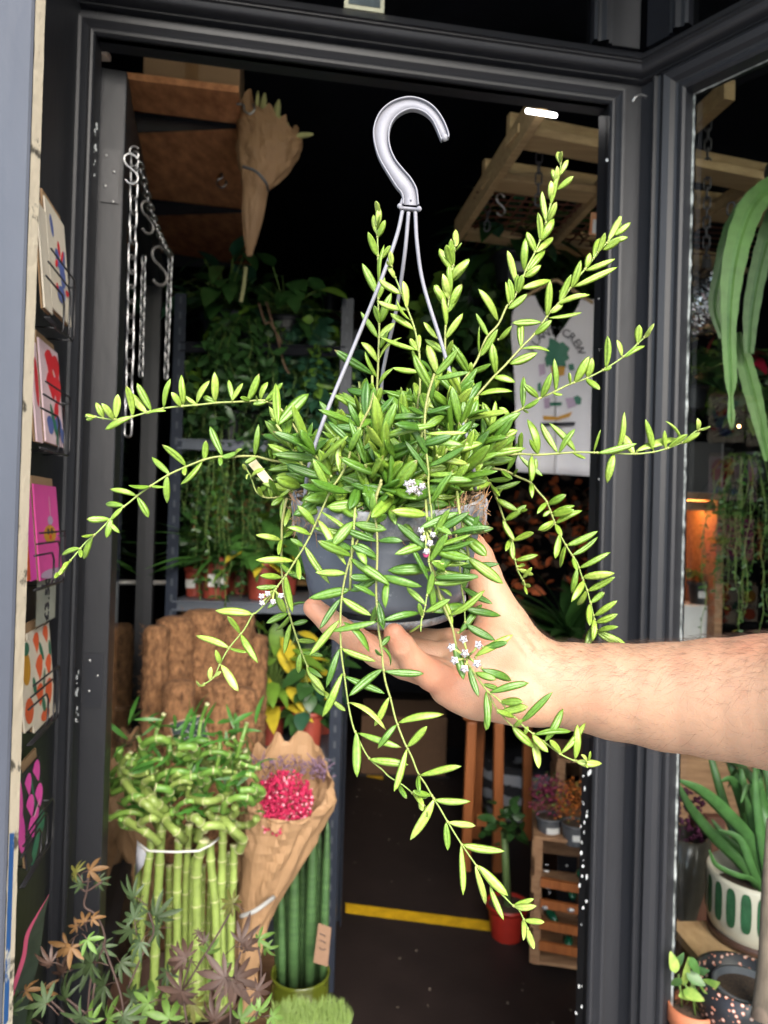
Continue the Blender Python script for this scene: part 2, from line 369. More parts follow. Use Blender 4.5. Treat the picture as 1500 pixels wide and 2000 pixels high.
# rough white putty line round the big pane
mb = MB()
def strip(fa, fb, n, wd, nrm_off):
    for i in range(n):
        t0, t1 = i / n, (i + 1) / n
        w0 = wd * (0.75 + 0.5 * noise.noise(Vector((i * 0.9, 1, 0)))); w1 = wd * (0.75 + 0.5 * noise.noise(Vector(((i + 1) * 0.9, 1, 0))))
        mb.add([fa(t0, 0), fa(t1, 0), fa(t1, w1), fa(t0, w0)], [(0, 1, 2, 3)])
strip(lambda t, w_: ww(GS - 0.001 + w_, -0.026 + w_ * 0.1, 0.22 + t * (GT - 0.22)), None, 160, 0.0075, 0)
strip(lambda t, w_: ww(GS + 0.006 + t * 0.9, -0.026 + w_ * 0.1, GT + 0.001 - w_), None, 80, 0.006, 0)
mb.build('putty_line', PUTTY, front, smooth=False)
CHIP = mat('white_chip', (0.40, 0.42, 0.42), 0.5, var=0.2, vscale=200, bump=0.5)
# paint chips and screw holes along the right jamb
mb = MB()
for i in range(40):
    y = U(1480, 1990) if i < 30 else U(560, 1400); q = PL(1166 - (y - 1000) * 0.029 + U(-14, 3), y, A0, n1)
    mb = MB(); mb.ball(q + n1 * 0.0005, U(0.0010, 0.0030) * (1 if i < 30 else 0.5), 5, sc=(U(.5, 1.1), 0.3, U(0.8, 2.6))); mb.build('paint_chip', CHIP, front, smooth=False)
for i in range(26):
    y = U(235, 345) if i < 14 else U(1295, 1410); q = PL((187 if i < 14 else 152) - (y - (290 if i < 14 else 1350)) * .03 + U(-3, 2), y, A0, n1); mb = MB(); mb.ball(q + n1 * .0005, U(.0008, .0020), 5, sc=(U(.5, 1), .4, U(1, 3))); mb.build('paint_chip', CHIP, front, smooth=False)
for px, py in ((1178, 1555), (1163, 1545), (1158, 1842), (1162, 1930), (1185, 314)):
    mb = MB(); mb.ball(PL(px, py, A0, n1) + n1 * 0.002, 0.0036, 8, sc=(1, 0.6, 1)); mb.build('paint_chip', CHIP, front, smooth=False)
# upper wall above
mb = MB()
wbox(mb, dw, -3.5, SK, -0.30, 0.01, ZP + 0.28, 5.2); wbox(mb, ww, 0.002, 4.5, -0.30, 0.012, ZP + 0.28, 5.2)
tag(mb.build('upper_wall', BLACKWALL, smooth=False), 'dark painted wall above the upper panes of the shopfront', 'wall')
mb = MB(); wbox(mb, dw, -3.0, SK - 0.5, 0.02, 0.95, ZP + 0.10, ZP + 0.16); wbox(mb, dw, -3.0, SK - 0.5, 0.93, 0.951, ZP - 0.1, ZP + 0.25)  # unseen slabs with a drop lip, added to block sky reflections in the panes
wbox(mb, dw, SK - 0.5, SK, 0.03, 0.95, ZP + 0.10, ZP + 0.16); wbox(mb, dw, SK - 0.5, SK + .42, 0.93, 0.951, ZP - 0.10, ZP + 0.25); wbox(mb, ww, 0.03, 2.2, 0.03, 0.8, ZP + 0.165, ZP + 0.2); wbox(mb, ww, 0.55, 2.2, 0.8, 0.82, ZP - 0.12, ZP + 0.2)
tag(mb.build('sky_blocker', BLACKWALL, smooth=False), 'unseen dark slabs added to block sky reflections in the upper panes', 'blocker')
# silver hook at the corner
mb = MB(); q = P(1246, 192, 1.37)
mb.tube(crom([q + Vector((0.016, 0.0, 0.003)), q + Vector((0.004, -0.006, 0.003)), q + Vector((-0.008, -0.010, -0.004)), q + Vector((-0.013, -0.008, -0.012))]), 0.0024, 8)
tag(mb.build('cup_hook', STEEL), 'small silver hook screwed into the corner above the window', 'hook')

# notice in the upper pane
nt_ = thing('window_notice', dw(s1(715, 5), -0.036, z1(715, 22)), 'cream framed notice standing in the dark pane above the doorway', 'notice')
a, b = s1(676, 5), s1(756, 10); za = PL(716, 23, A0 - n1 * .04, n1).z
mb = MB(); wbox(mb, dw, a, b, -0.040, -0.037, za, za + 0.10); mb.build('border', mat('cream_paper', (0.62, 0.58, 0.44), 0.6), nt_, smooth=False)
mb = MB(); wbox(mb, dw, a + .008, b - .008, -0.0365, -0.0355, za + .008, za + 0.092); mb.build('print', mat('dark_blue_print', (0.02, 0.035, 0.05), 0.4, col2=(0.09, 0.12, 0.14), vscale=40), nt_, smooth=False)

# ================================================================ ROOM, GROUND
GP = 0.0
mb = MB(); mb.add([(-60, -60, -0.06), (60, -60, -0.06), (60, 60, -0.06), (-60, 60, -0.06)], [(0, 1, 2, 3)])
tag(mb.build('pavement', CONC, smooth=False, origin=(0, 0, -0.06)), kind='structure')
mb = MB(); fl = [dw(-1.1, 0, 0), dw(SK, 0, 0), ww(WL, 0, 0), Vector((3.0, -0.3, 0)), Vector((3.0, 6.4, 0)), Vector((-1.6, 6.4, 0)), Vector((-1.6, 1.1, 0))]
nn = len(fl); mb.add([(p.x, p.y, 0.0) for p in fl] + [(p.x, p.y, -0.1) for p in fl], [tuple(range(nn))] + [(i, (i + 1) % nn, nn + (i + 1) % nn, nn + i) for i in range(nn)])
tag(mb.build('floor', FLOOR, smooth=False, origin=(0, 3, 0)), kind='structure')
mb = MB(); mb.box((-1.45, 3.8, 1.7), (0.1, 5.4, 3.4)); tag(mb.build('wall_left', BLACKWALL, smooth=False), kind='structure')
mb = MB(); mb.box((0.7, 6.3, 1.7), (4.8, 0.1, 3.4)); tag(mb.build('wall_back', BLACKWALL, smooth=False), kind='structure')
mb = MB(); mb.box((2.9, 3.0, 1.7), (0.1, 7.0, 3.4)); tag(mb.build('wall_right', BLACKWALL, smooth=False), kind='structure')
we = ww(WL, 0, 0); mb = MB(); mb.box(((we.x + 3.0) / 2, we.y, 1.7), (3.0 - we.x, 0.1, 3.4)); tag(mb.build('wall_front', BLACKWALL, smooth=False), kind='structure')
mb = MB(); cl = [dw(-1.1, -0.09, 0), dw(SK, -0.09, 0), ww(WL, -0.09, 0), Vector((3.0, -0.3, 0)), Vector((3.0, 6.4, 0)), Vector((-1.6, 6.4, 0)), Vector((-1.6, 1.15, 0))]
mb.add([(p.x, p.y, 3.2) for p in cl] + [(p.x, p.y, 3.3) for p in cl], [tuple(range(nn)), tuple(range(nn, 2 * nn))] + [(i, (i + 1) % nn, nn + (i + 1) % nn, nn + i) for i in range(nn)])
tag(mb.build('ceiling', BLACKWALL, smooth=False), kind='structure')
random.seed(2)
mb = MB()
for i in range(70):
    q = Vector((U(-.2, 1.0), U(2.0, 4.2), .002)); mb.beam(q, q + Vector((U(-.01, .01), U(-.01, .01), .001)), U(.002, .008), .0015)
tag(mb.build('floor_litter', mat('litter', (.16, .12, .10), .9, col2=(.06, .06, .03), vscale=3), smooth=False), 'scattered crumbs and leaf scraps on the dark shop floor', 'litter', kind='stuff')
for i, q in enumerate((((675, 1764), (985, 1803), (985, 1822), (675, 1783)), ((716, 1508), (748, 1514), (748, 1523), (716, 1517)))):
    mb = MB(); mb.add([PZ(x, y, 0.004) for x, y in q], [(0, 1, 2, 3)])
    tag(mb.build('floor_tape', YEL, smooth=False, solid=0.001), ('long yellow tape strip stuck across the dark floor', 'short yellow tape strip farther back on the dark floor')[i], 'floor tape')
# opposite side of the street, seen only as light and reflection
mb = MB(); mb.box((0, -22, 2.0), (90, 0.6, 4.1)); tag(mb.build('street_wall', STONE, smooth=False), 'pale stone frontage across the street', 'wall')

# ================================================================ LEFT PILASTER BOARD
pb = thing('pilaster', (-0.6, 0.84, 0), 'slate painted pilaster board with chipped cream edge at the left of the entrance', 'pilaster')
eT = P(66, 0, 0.84); eB = P(1, 2000, 0.84)
ex = (eT.x + eB.x) / 2; print('pilaster edge', eT.x, eB.x)
def pw(dx, y, z): return Vector((eB.x + (eT.x - eB.x) * (z - eB.z) / (eT.z - eB.z) + dx, y, z))
Zs = [0] + [0.3 + 0.02 * i for i in range(150)] + [3.4]
mb = MB(); vs = []
for z in Zs: vs += [pw(-1.6, 0.84, z), pw(-0.0025, 0.84, z), pw(0, 0.8425, z), pw(0, 0.844, z)]
mb.add(vs, [(i * 4 + k, i * 4 + k + 1, i * 4 + 5 + k, i * 4 + 4 + k) for i in range(len(Zs) - 1) for k in range(3)])
mb.build('face', PILA, pb, smooth=False)
ED = 0.0235
mb = MB(); vs = []
for i, z in enumerate(Zs):
    j = 0.0006 * noise.noise(Vector((z * 40, 0, 0)))
    vs += [pw(0.0003 + j, 0.8442, z), pw(0.0003, 0.844 + ED + j * 2, z), pw(-0.1, 0.844 + ED, z), pw(-1.6, 0.844 + ED, z)]
mb.add(vs, [(i * 4 + k, i * 4 + k + 1, i * 4 + 5 + k, i * 4 + 4 + k) for i in range(len(Zs) - 1) for k in range(3)])
mb.build('cream_edge', CREAM, pb, smooth=False)
mb = MB()
za, zb = P(10, 2000, .85).z, P(20, 1625, .85).z
mb.add([pw(0.0009, .845, z) for z in (za, zb)] + [pw(0.0009, .856, z) for z in (zb, za)], [(0, 1, 2, 3)])
mb.build('blue_paint', BLUEP, pb, smooth=False)
# return wall between pilaster and door wall (cards hang on it)
VD = Vector((-0.19, 1, 0)).normalized(); VN = Vector((1, 0.19, 0)).normalized()
ra = P(84, 1000, 1.0) - VN * 0.035; ra.z = 0
tt = (A0 - ra).dot(n1) / VD.dot(n1); rb = ra + VD * (tt - 0.002); rc = ra - VD * 0.12
mb = MB(); q = [rc, rb, rb - VN * 0.08, rc - VN * 0.08]
mb.add([Vector((p.x, p.y, 0)) for p in q] + [Vector((p.x, p.y, 3.3)) for p in q], [(0, 1, 5, 4), (1, 2, 6, 5), (2, 3, 7, 6), (3, 0, 4, 7), (4, 5, 6, 7)])
tag(mb.build('reveal_wall', PAINT, smooth=False), 'dark slate side wall of the entrance behind the card rack', 'wall')

# ================================================================ DOOR LEAF (open inwards)
hn = P(217, 1100, 1.335); hf = P(303, 1100, 2.40)
hd = Vector((hf.x - hn.x, hf.y - hn.y, 0)); DWD = hd.length; hd.normalize(); hN = Vector((hd.y, -hd.x, 0))   # right face normal (+x)
DO = Vector((hn.x, hn.y, 0)); TH = 0.052
def dl(s, off, z): return DO + hd * s + hN * off + Vector((0, 0, z))
door = thing('shop_door', dl(0, -TH / 2, 0), 'open glazed slate door leaf swung inwards against the left side', 'door')
ZD = ZT - 0.012
mb = MB()
wbox(mb, dl, 0, 0.085, -TH, 0, 0.02, ZD); wbox(mb, dl, DWD - 0.085, DWD, -TH, 0, 0.02, ZD)
wbox(mb, dl, 0.0855, DWD - 0.0855, -TH + .001, -.001, ZD - 0.09, ZD - .001); wbox(mb, dl, 0.0855, DWD - 0.0855, -TH + .001, -.001, 0.021, 0.55)
mb.build('leaf_frame', PAINT, door, smooth=False, bevel=0.002)
mb = MB(); mb.add([dl(0.08, -TH / 2, 0.54), dl(DWD - 0.08, -TH / 2, 0.54), dl(DWD - 0.08, -TH / 2, ZD - .085), dl(0.08, -TH / 2, ZD - .085)], [(0, 1, 2, 3)])
mb.build('pane', GLASS, door, smooth=False)
for sgn in (1, -1):
    mb = MB(); o0 = 0 if sgn > 0 else -TH; zt = P(320, 1137, 2.38).z
    mb.tube([dl(DWD - 0.05, o0, zt), dl(DWD - 0.05, o0 + sgn * 0.055, zt), dl(DWD - 0.05, o0 + sgn * 0.062, zt - 0.008), dl(DWD - 0.05, o0 + sgn * 0.062, zt - 0.40), dl(DWD - 0.05, o0 + sgn * 0.055, zt - 0.408), dl(DWD - 0.05, o0, zt - 0.408)], 0.008, 10)
    mb.build('handle', mat('brushed_handle', (.55,.53,.50), .35, metal=.5), door)
for zc, nsc in ((z1(205, 310), 4), (z1(170, 1345), 3)):
    mb = MB(); mb.box(dl(-0.001, -TH * 0.45, zc), (TH * 0.62, 0.003, 0.10), Matrix.Rotation(math.atan2(hN.y, hN.x), 3, 'Z'))
    h_ = mb.build('hinge', PAINT_D, door, smooth=False)
    mb = MB()
    for i in range(nsc): mb.ball(dl(-0.0035, -TH * (0.33 if i % 2 else 0.6), zc + 0.036 - i * 0.028), 0.0028, 8, sc=(1, 0.5, 1))
    mb.build('screw', STEEL, h_)
# packing wedge at the top of the jamb and the light gap
mb = MB(); mb.box(PL(201, 108, A0 - n1 * 0.05, n1), (0.022, 0.02, 0.010)); tag(mb.build('wood_wedge', mat('raw_wood', (0.45, 0.36, 0.28), 0.8), smooth=False), 'small bare wood block wedged above the open door', 'wood block')

# ================================================================ CHAINS
def chain(name, a, b, link, r, label, mt=STEEL, group='chains hanging by the door', sag=0.0):
    a, b = Vector(a), Vector(b); t = thing(name, a, label, 'chain', group)
    L = (b - a).length; n = max(2, int(L / (link * 0.78)))
    d = (b - a).normalized(); x = Vector((0, 1, 0)).cross(d).normalized(); y = d.cross(x)
    if n > 99: n = 99
    base = None
    for i in range(n):
        c = a + (b - a) * ((i + 0.5) / n) + Vector((0, 0, -sag * math.sin(math.pi * (i + .5) / n)))
        if base is None:
            mb = MB(); pts = []
            for k in range(17):
                an = 2 * math.pi * k / 16
                pts.append(c + d * (math.copysign(1, math.cos(an)) * (link / 2 - link * .22) + math.cos(an) * link * .22) + x * math.sin(an) * link * 0.25)
            mb.tube(pts, r, 6, cap=False); base = mb.build('link', mt, t, origin=c); o = base
        else:
            o = base.copy(); COL.objects.link(o); o.parent = t; o.location = c - a
        o.rotation_mode = 'AXIS_ANGLE'; o.rotation_axis_angle = (U(-.15, .15) + (math.pi / 2 * (i % 2)) + 0.4, *d)
    return t
TARN = mat('tarnished_steel', (.20, .19, .18), .5, metal=.7)
def shook(p, sz, label, mt=STEEL, rz=0.0, group='metal hooks on the chains'):
    mb = MB(); pts = []
    for k in range(14): an = R(-60 + k * 18); pts.append(Vector((-math.sin(an) * .28, 0, .32 + .28 * math.cos(an))))
    for k in range(1, 14): an = R(k * 18); pts.append(Vector((math.sin(an) * -.0 - math.sin(an) * -.28, 0, -.32 + .28 * math.cos(an))))
    rot = Matrix.Rotation(rz, 3, 'Z')
    mb.tube([Vector(p) + rot @ (q * sz) for q in crom(pts, 2)], sz * 0.05, 7)
    return tag(mb.build('s_hook', mt), label, 'hook', group)
chain('hanging_chain', P(263, 300, 1.315), P(250, 850, 1.315), 0.034, 0.0022, 'bright steel chain hanging down the hinge edge of the open door')
chain('hanging_chain', P(281, 500, 1.62), P(275, 735, 1.62), 0.021, 0.0018, 'short dull chain behind the bright one beside the door leaf')
chain('hanging_chain', P(333, 500, 1.75), P(324, 740, 1.75), 0.023, 0.002, 'chain on the right of the door leaf ending in a loose link')
chain('hanging_chain', P(268, 300, 1.33), P(334, 500, 1.75), 0.024, 0.002, 'slack chain swooping from the top hook back to the rear hook', sag=0.03)
shook(P(262, 305, 1.31), 0.030, 'silver s hook at the top of the bright door chain')
shook(P(256, 330, 1.30), 0.045, 'long open silver hook hanging on the bright door chain', rz=0.6)
shook(P(288, 425, 1.5), 0.055, 'tarnished hook dangling between the door chains', mt=TARN, rz=1.0)
shook(P(312, 520, 1.7), 0.075, 'large tarnished ring hook at the rear door chain', mt=TARN, rz=.9)
# ================================================================ CARD RACK
rack = thing('card_rack', P(70, 1000, 1.05) - VN * 0.02, 'black wire card rack fixed to the side wall beside the doorway', 'card rack')
def cpt(o, a, b, off): return o + VD * a + Vector((0, 0, b)) + VN * off
def ell(mb, o, a, b, ra, rb, off, mi, n=14, rot=0.0, tilt=0.0):
    vs = []
    for k in range(n):
        t = 2 * math.pi * k / n; x, y = ra * math.cos(t), rb * math.sin(t)
        vs.append(cpt(o, a + x * math.cos(rot) - y * math.sin(rot), b + x * math.sin(rot) + y * math.cos(rot), off + tilt * (b + y)))
    mb.add(vs, [tuple(range(n))], mi)
CM = {k: mat('print_' + k, c, 0.5, var=0.05) for k, c in dict(cream=(0.80, 0.71, 0.56), pink=(0.84, 0.62, 0.64), red=(0.70, 0.03, 0.04), yellow=(0.75, 0.42, 0.03),
      blue=(0.10, 0.14, 0.36), green=(0.03, 0.17, 0.10), magenta=(0.78, 0.09, 0.36), salmon=(0.75, 0.28, 0.26), orange=(0.74, 0.12, 0.04), ink=(0.02, 0.02, 0.03), lilac=(0.50, 0.36, 0.48), hot=(0.85, 0.08, 0.45), tan=(0.62, 0.30, 0.03)).items()}
ENV = mat('kraft_envelope', (0.40, 0.25, 0.13), 0.75, var=0.06)
def card(px, yt, yb, D, wd, base, art, label, env=True, off=0.0, tilt=0.10, group='greeting cards in the rack'):
    wd *= .80; off -= .012
    o = P(px, yb, D); h = P(px, yt, D).z - o.z
    t = thing('greeting_card', o, label, 'greeting card', group)
    mb = MB(); tl = -tilt
    q = [cpt(o, a, b, off + tl * b + e) for a, b, e in ((0, 0, 0), (wd, 0, 0), (wd, h, 0), (0, h, 0), (0, 0, -.002), (wd, 0, -.002), (wd, h, -.002), (0, h, -.002))]
    mb.add(q, [(0, 1, 2, 3), (5, 4, 7, 6), (0, 4, 5, 1), (1, 5, 6, 2), (2, 6, 7, 3), (3, 7, 4, 0)]); mb.build('card', CM[base], t, smooth=False)
    mats = []; mb = MB()
    for (k, a, b, ra_, rb_, rot) in art:
        if CM[k] not in mats: mats.append(CM[k])
        ell(mb, o, a * wd, b * h, ra_ * wd, rb_ * h, off + 0.0004 + 0.0001 * len(mb.f), mats.index(CM[k]), rot=rot, tilt=tl)
    if art: mb.build('print', mats, t, smooth=False)
    if env:
        mb = MB(); q = [cpt(o, a, b, off - .004 + tl * b + e) for a, b, e in ((.006, 0, 0), (wd * .97, 0, 0), (wd * .97, h + .012, 0), (.006, h + .012, 0), (.006, 0, -.003), (wd * .97, 0, -.003), (wd * .97, h + .012, -.003), (.006, h + .012, -.003))]
        mb.add(q, [(0, 1, 2, 3), (5, 4, 7, 6), (0, 4, 5, 1), (1, 5, 6, 2), (2, 6, 7, 3), (3, 7, 4, 0)]); mb.build('envelope', ENV, t, smooth=False)
    return t
bird = [('blue', .25, .80, .07, .10, .3), ('blue', .45, .55, .10, .09, .5), ('blue', .62, .42, .16, .12, .8), ('blue', .80, .60, .07, .12, -.4), ('red', .55, .66, .06, .07, .2), ('red', .70, .62, .10, .025, 1.1), ('red', .35, .48, .07, .03, .9), ('red', .85, .30, .09, .03, .2), ('blue', .5, .22, .2, .08, .2), ('red', .3, .25, .05, .04, 0)]
flower = [('red', .38, .78, .24, .13, 1.3), ('red', .72, .78, .22, .13, 1.8), ('red', .42, .56, .25, .13, 1.8), ('red', .72, .56, .24, .13, 1.2), ('yellow', .56, .67, .09, .10, 0), ('blue', .25, .18, .12, .10, 1), ('green', .45, .25, .07, .17, .5), ('blue', .7, .22, .12, .10, 1), ('blue', .88, .12, .10, .08, 0), ('green', .6, .10, .05, .12, -.6), ('red', .62, .35, .14, .06, 1.5)]
vase = [('tan', .55, .47, .28, .10, 0), ('lilac', .60, .62, .12, .05, 0), ('ink', .47, .50, .05, .035, 0), ('ink', .63, .50, .05, .035, 0), ('red', .55, .44, .05, .03, 0), ('lilac', .5, .05, .5, .05, 0), ('pink', .6, .78, .012, .12, 0)]
tul = [('orange', .30, .85, .16, .09, 1.2), ('orange', .75, .88, .15, .08, 1.7), ('orange', .35, .58, .2, .10, 1.2), ('orange', .78, .55, .16, .09, 1.2), ('orange', .3, .32, .16, .1, 1.2), ('orange', .7, .27, .2, .1, 1.3), ('orange', .5, .08, .2, .06, 0), ('green', .52, .75, .05, .12, .5), ('green', .55, .45, .05, .12, -.5), ('green', .12, .45, .06, .1, .3), ('green', .9, .72, .05, .1, 0), ('green', .45, .2, .06, .09, .4)]
leafy = [('hot', .28, .82, .2, .10, 1.2), ('hot', .72, .85, .22, .11, 1.6), ('hot', .3, .58, .2, .12, 1.4), ('hot', .75, .58, .2, .12, 1.2), ('hot', .3, .34, .2, .10, 1.5), ('green', .5, .70, .04, .2, .2), ('green', .75, .28, .2, .12, .6), ('green', .4, .10, .25, .08, .8), ('hot', .55, .42, .15, .06, .5), ('pink', .5, .46, .28, .012, .5)]
card(97, 383, 600, 1.0, .135, 'cream', bird, 'cream card with blue bird and red stars in the top rack pocket', off=.016)
card(88, 392, 600, .955, .05, 'cream', [], 'plain edge of a cream card behind the bird card', off=.012)
card(72, 330, 500, .97, .05, 'salmon', [], 'plain salmon pink card standing highest in the rack', off=-.002)
card(87, 660, 862, 1.0, .128, 'pink', flower, 'pale pink card with big red flower and yellow centre', off=.014)
card(76, 662, 862, .96, .035, 'pink', [('red', .6, .6, .3, .25, 0)], 'pale pink card half hidden left of the red flower card', off=.010)
card(76, 945, 1135, 1.0, .15, 'magenta', vase, 'magenta card with a yellow smiling vase in the middle pocket', off=.014)
card(64, 945, 1135, .965, .035, 'hot', [], 'magenta card tucked left of the smiling vase card', off=.010)
card(60, 955, 1135, .94, .02, 'orange', [], 'orange red card at the far left of the middle pocket', off=.008)
card(64, 1238, 1432, 1.0, .14, 'cream', tul, 'cream card with orange red tulips and dark green leaves', off=.014)
card(52, 1262, 1432, .95, .06, 'cream', [('tan', .5, .7, .4, .2, 0), ('green', .6, .92, .3, .08, 0), ('orange', .5, .2, .4, .15, 0)], 'cream card with an orange tulip left of the red tulips', off=.010)
card(50, 1518, 1700, 1.0, .12, 'ink', leafy, 'black card with hot pink leaves in the lowest pocket', off=.014)
card(38, 1525, 1690, .95, .055, 'ink', [('hot', .5, .7, .35, .3, 0), ('hot', .5, .3, .35, .25, 0)], 'black card with pink leaves half hidden at the lowest left', off=.010)
for (px, yt, yb) in ((97, 500, 630), (87, 752, 878), (76, 1040, 1148), (64, 1330, 1442), (50, 1615, 1712)):
    for k in range(3):
        o = P(px - k * 7, yb, 1.0 - k * .035); h = P(px, yt, 1.0).z - P(px, yb, 1.0).z; mb = MB()
        wd = .112 - .025 * k; hh = h * (1 - .22 * k); of = .0065 + .002 * k
        mb.tube([cpt(o, -.03, hh, of), cpt(o, wd - .01, hh, of), cpt(o, wd, hh - .01, of), cpt(o, wd, .008, of), cpt(o, wd - .008, 0, of), cpt(o, -.03, 0, of)], .0014, 6)
        if k == 0: mb.tube([cpt(o, wd, hh * .9, of), cpt(o, wd, hh * .9, -.03)], .0014, 6); mb.tube([cpt(o, wd - .008, 0, of), cpt(o, wd - .008, 0, -.03)], .0014, 6); mb.tube([cpt(o, .03, 0, of), cpt(o, .03, 0, -.03)], .0014, 6)
        mb.build('pocket_wire', WIRE, rack)
# text helper: real letter geometry
def text(body, name, mtl, parent, o, xdir, updir, size, extr=0.0004, align='CENTER'):
    cu = bpy.data.curves.new(name, 'FONT'); cu.body = body; cu.size = size; cu.extrude = extr; cu.align_x = align; cu.align_y = 'CENTER'
    to = bpy.data.objects.new('tmp', cu); COL.objects.link(to)
    bpy.context.view_layer.update()
    me = bpy.data.meshes.new_from_object(to.evaluated_get(bpy.context.evaluated_depsgraph_get())); bpy.data.objects.remove(to)
    xd = Vector(xdir).normalized(); ud = Vector(updir).normalized(); zd = xd.cross(ud)
    Mx = Matrix((xd, ud, zd)).transposed().to_4x4()
    me.transform(Mx); me.materials.clear(); me.materials.append(mtl); me.name = name
    ob = bpy.data.objects.new(name, me); COL.objects.link(ob); ob.parent = parent; ob.location = Vector(o) - Vector(parent['_w'])
    return ob
pc = thing('price_card', P(75, 1225, 1.03), 'grey green price card with black handwriting behind the tulip cards', 'price card')
o = P(75, 1225, 1.01); mb = MB(); q = [cpt(o, a, b, -.003 + e) for a, b, e in ((0, 0, 0), (.10, 0, 0), (.10, .065, 0), (0, .065, 0), (0, 0, -.001), (.10, 0, -.001), (.10, .065, -.001), (0, .065, -.001))]
mb.add(q, [(0, 1, 2, 3), (5, 4, 7, 6), (1, 5, 6, 2), (2, 6, 7, 3)]); mb.build('card', mat('grey_green_card', (0.36, 0.37, 0.30), 0.7), pc, smooth=False)
text('£3.50', 'price', CM['ink'], pc, cpt(o, .05, .034, -.0018), (0, 0, 1), -VD, 0.030)

# ================================================================ OVERHEAD SHELF (left, inside)
ZS = P(357, 168, 1.86).z; print('ZS', ZS)
def onS(px, py): return PZ(px, py, ZS)
c0, c1, c2, c3 = onS(235, 153), onS(466, 181), onS(489, 520), onS(330, 502)
c0 = c0 + (c0 - c1) * 0.6; c3 = c3 + (c3 - c2) * 0.9
sh = thing('wall_shelf', (c0 + c3) / 2, 'overhead brown osb shelf on black brackets seen from below', 'shelf')
mb = MB(); q = [c0, c1, c2, c3]; mb.add(q + [p + Vector((0, 0, .018)) for p in q], [(0, 1, 2, 3), (7, 6, 5, 4), (0, 4, 5, 1), (1, 5, 6, 2), (2, 6, 7, 3), (3, 7, 4, 0)])
mb.build('board', OSB, sh, smooth=False)
for (xa, ya, xb, yb, dz) in ((276, 222, 462, 245, .060), (310, 392, 474, 411, .060), (335, 497, 480, 519, .06)):
    a, b = onS(xa, ya), onS(xb, yb); a = a + (a - b) * 1.0; a.z = b.z = ZS - .001
    mb = MB(); th = (c2 - c1).normalized() * .018
    q = [a, b, a - Vector((0, 0, dz * 1.6)), b - Vector((0, 0, .006))]
    mb.add([p for p in q] + [p + th * .25 for p in q], [(0, 1, 3, 2), (5, 4, 6, 7), (0, 4, 5, 1), (2, 3, 7, 6), (1, 5, 7, 3)])
    mb.beam(a - Vector((0, 0, .002)), b - Vector((0, 0, .002)), .022, .003)
    mb.build('bracket', PAINT_D, sh, smooth=False)
bx = thing('cardboard_box', onS(370, 160) + Vector((0, .12, .018)), 'taped brown cardboard box on top of the overhead shelf', 'box')
vx = (c1 - c0).normalized(); a = onS(274, 160) + Vector((0, .02, .0185)); b = onS(464, 178) + Vector((0, .02, .0185)); Lb = (b - a).length
vy = Vector((-vx.y, vx.x, 0)).normalized(); rot = Matrix((vx, vy, Vector((0, 0, 1)))).transposed()
mb = MB(); mb.box((a + b) / 2 + vy * .13 + Vector((0, 0, .09)), (Lb, .26, .18), rot); mb.build('carton', CARD, bx, smooth=False, bevel=.003)
mb = MB(); mb.box((a + b) / 2 - vy * .0006 + Vector((0, 0, .09)), (.035, .002, .179), rot); mb.build('tape', TAPE, bx, smooth=False)
mb = MB(); q = onS(432, 338) + Vector((0, 0, -.022)); mb.tube(crom([q + Vector((.0, 0, .02)), q + Vector((.004, 0, .008)), q + Vector((-.012, 0, -.002)), q + Vector((-.010, 0, -.018)), q + Vector((.006, 0, -.024)), q + Vector((.018, 0, -.012)), q + Vector((.016, 0, -.004))]), .0035, 8)
tag(mb.build('cup_hook', STEEL), 'white cup hook screwed under the overhead osb shelf', 'hook')
mb = MB(); q = P(484, 208, 1.9); mb.tube(crom([q + Vector((-.03, 0, .006)), q + Vector((-.012, 0, .004)), q + Vector((-.008, 0, -.012)), q + Vector((.006, 0, -.02)), q + Vector((.018, 0, -.008)), q + Vector((.014, 0, .008))]), .0028, 8)
tag(mb.build('cup_hook', STEEL), 'silver cup hook on the edge of the overhead shelf', 'hook')

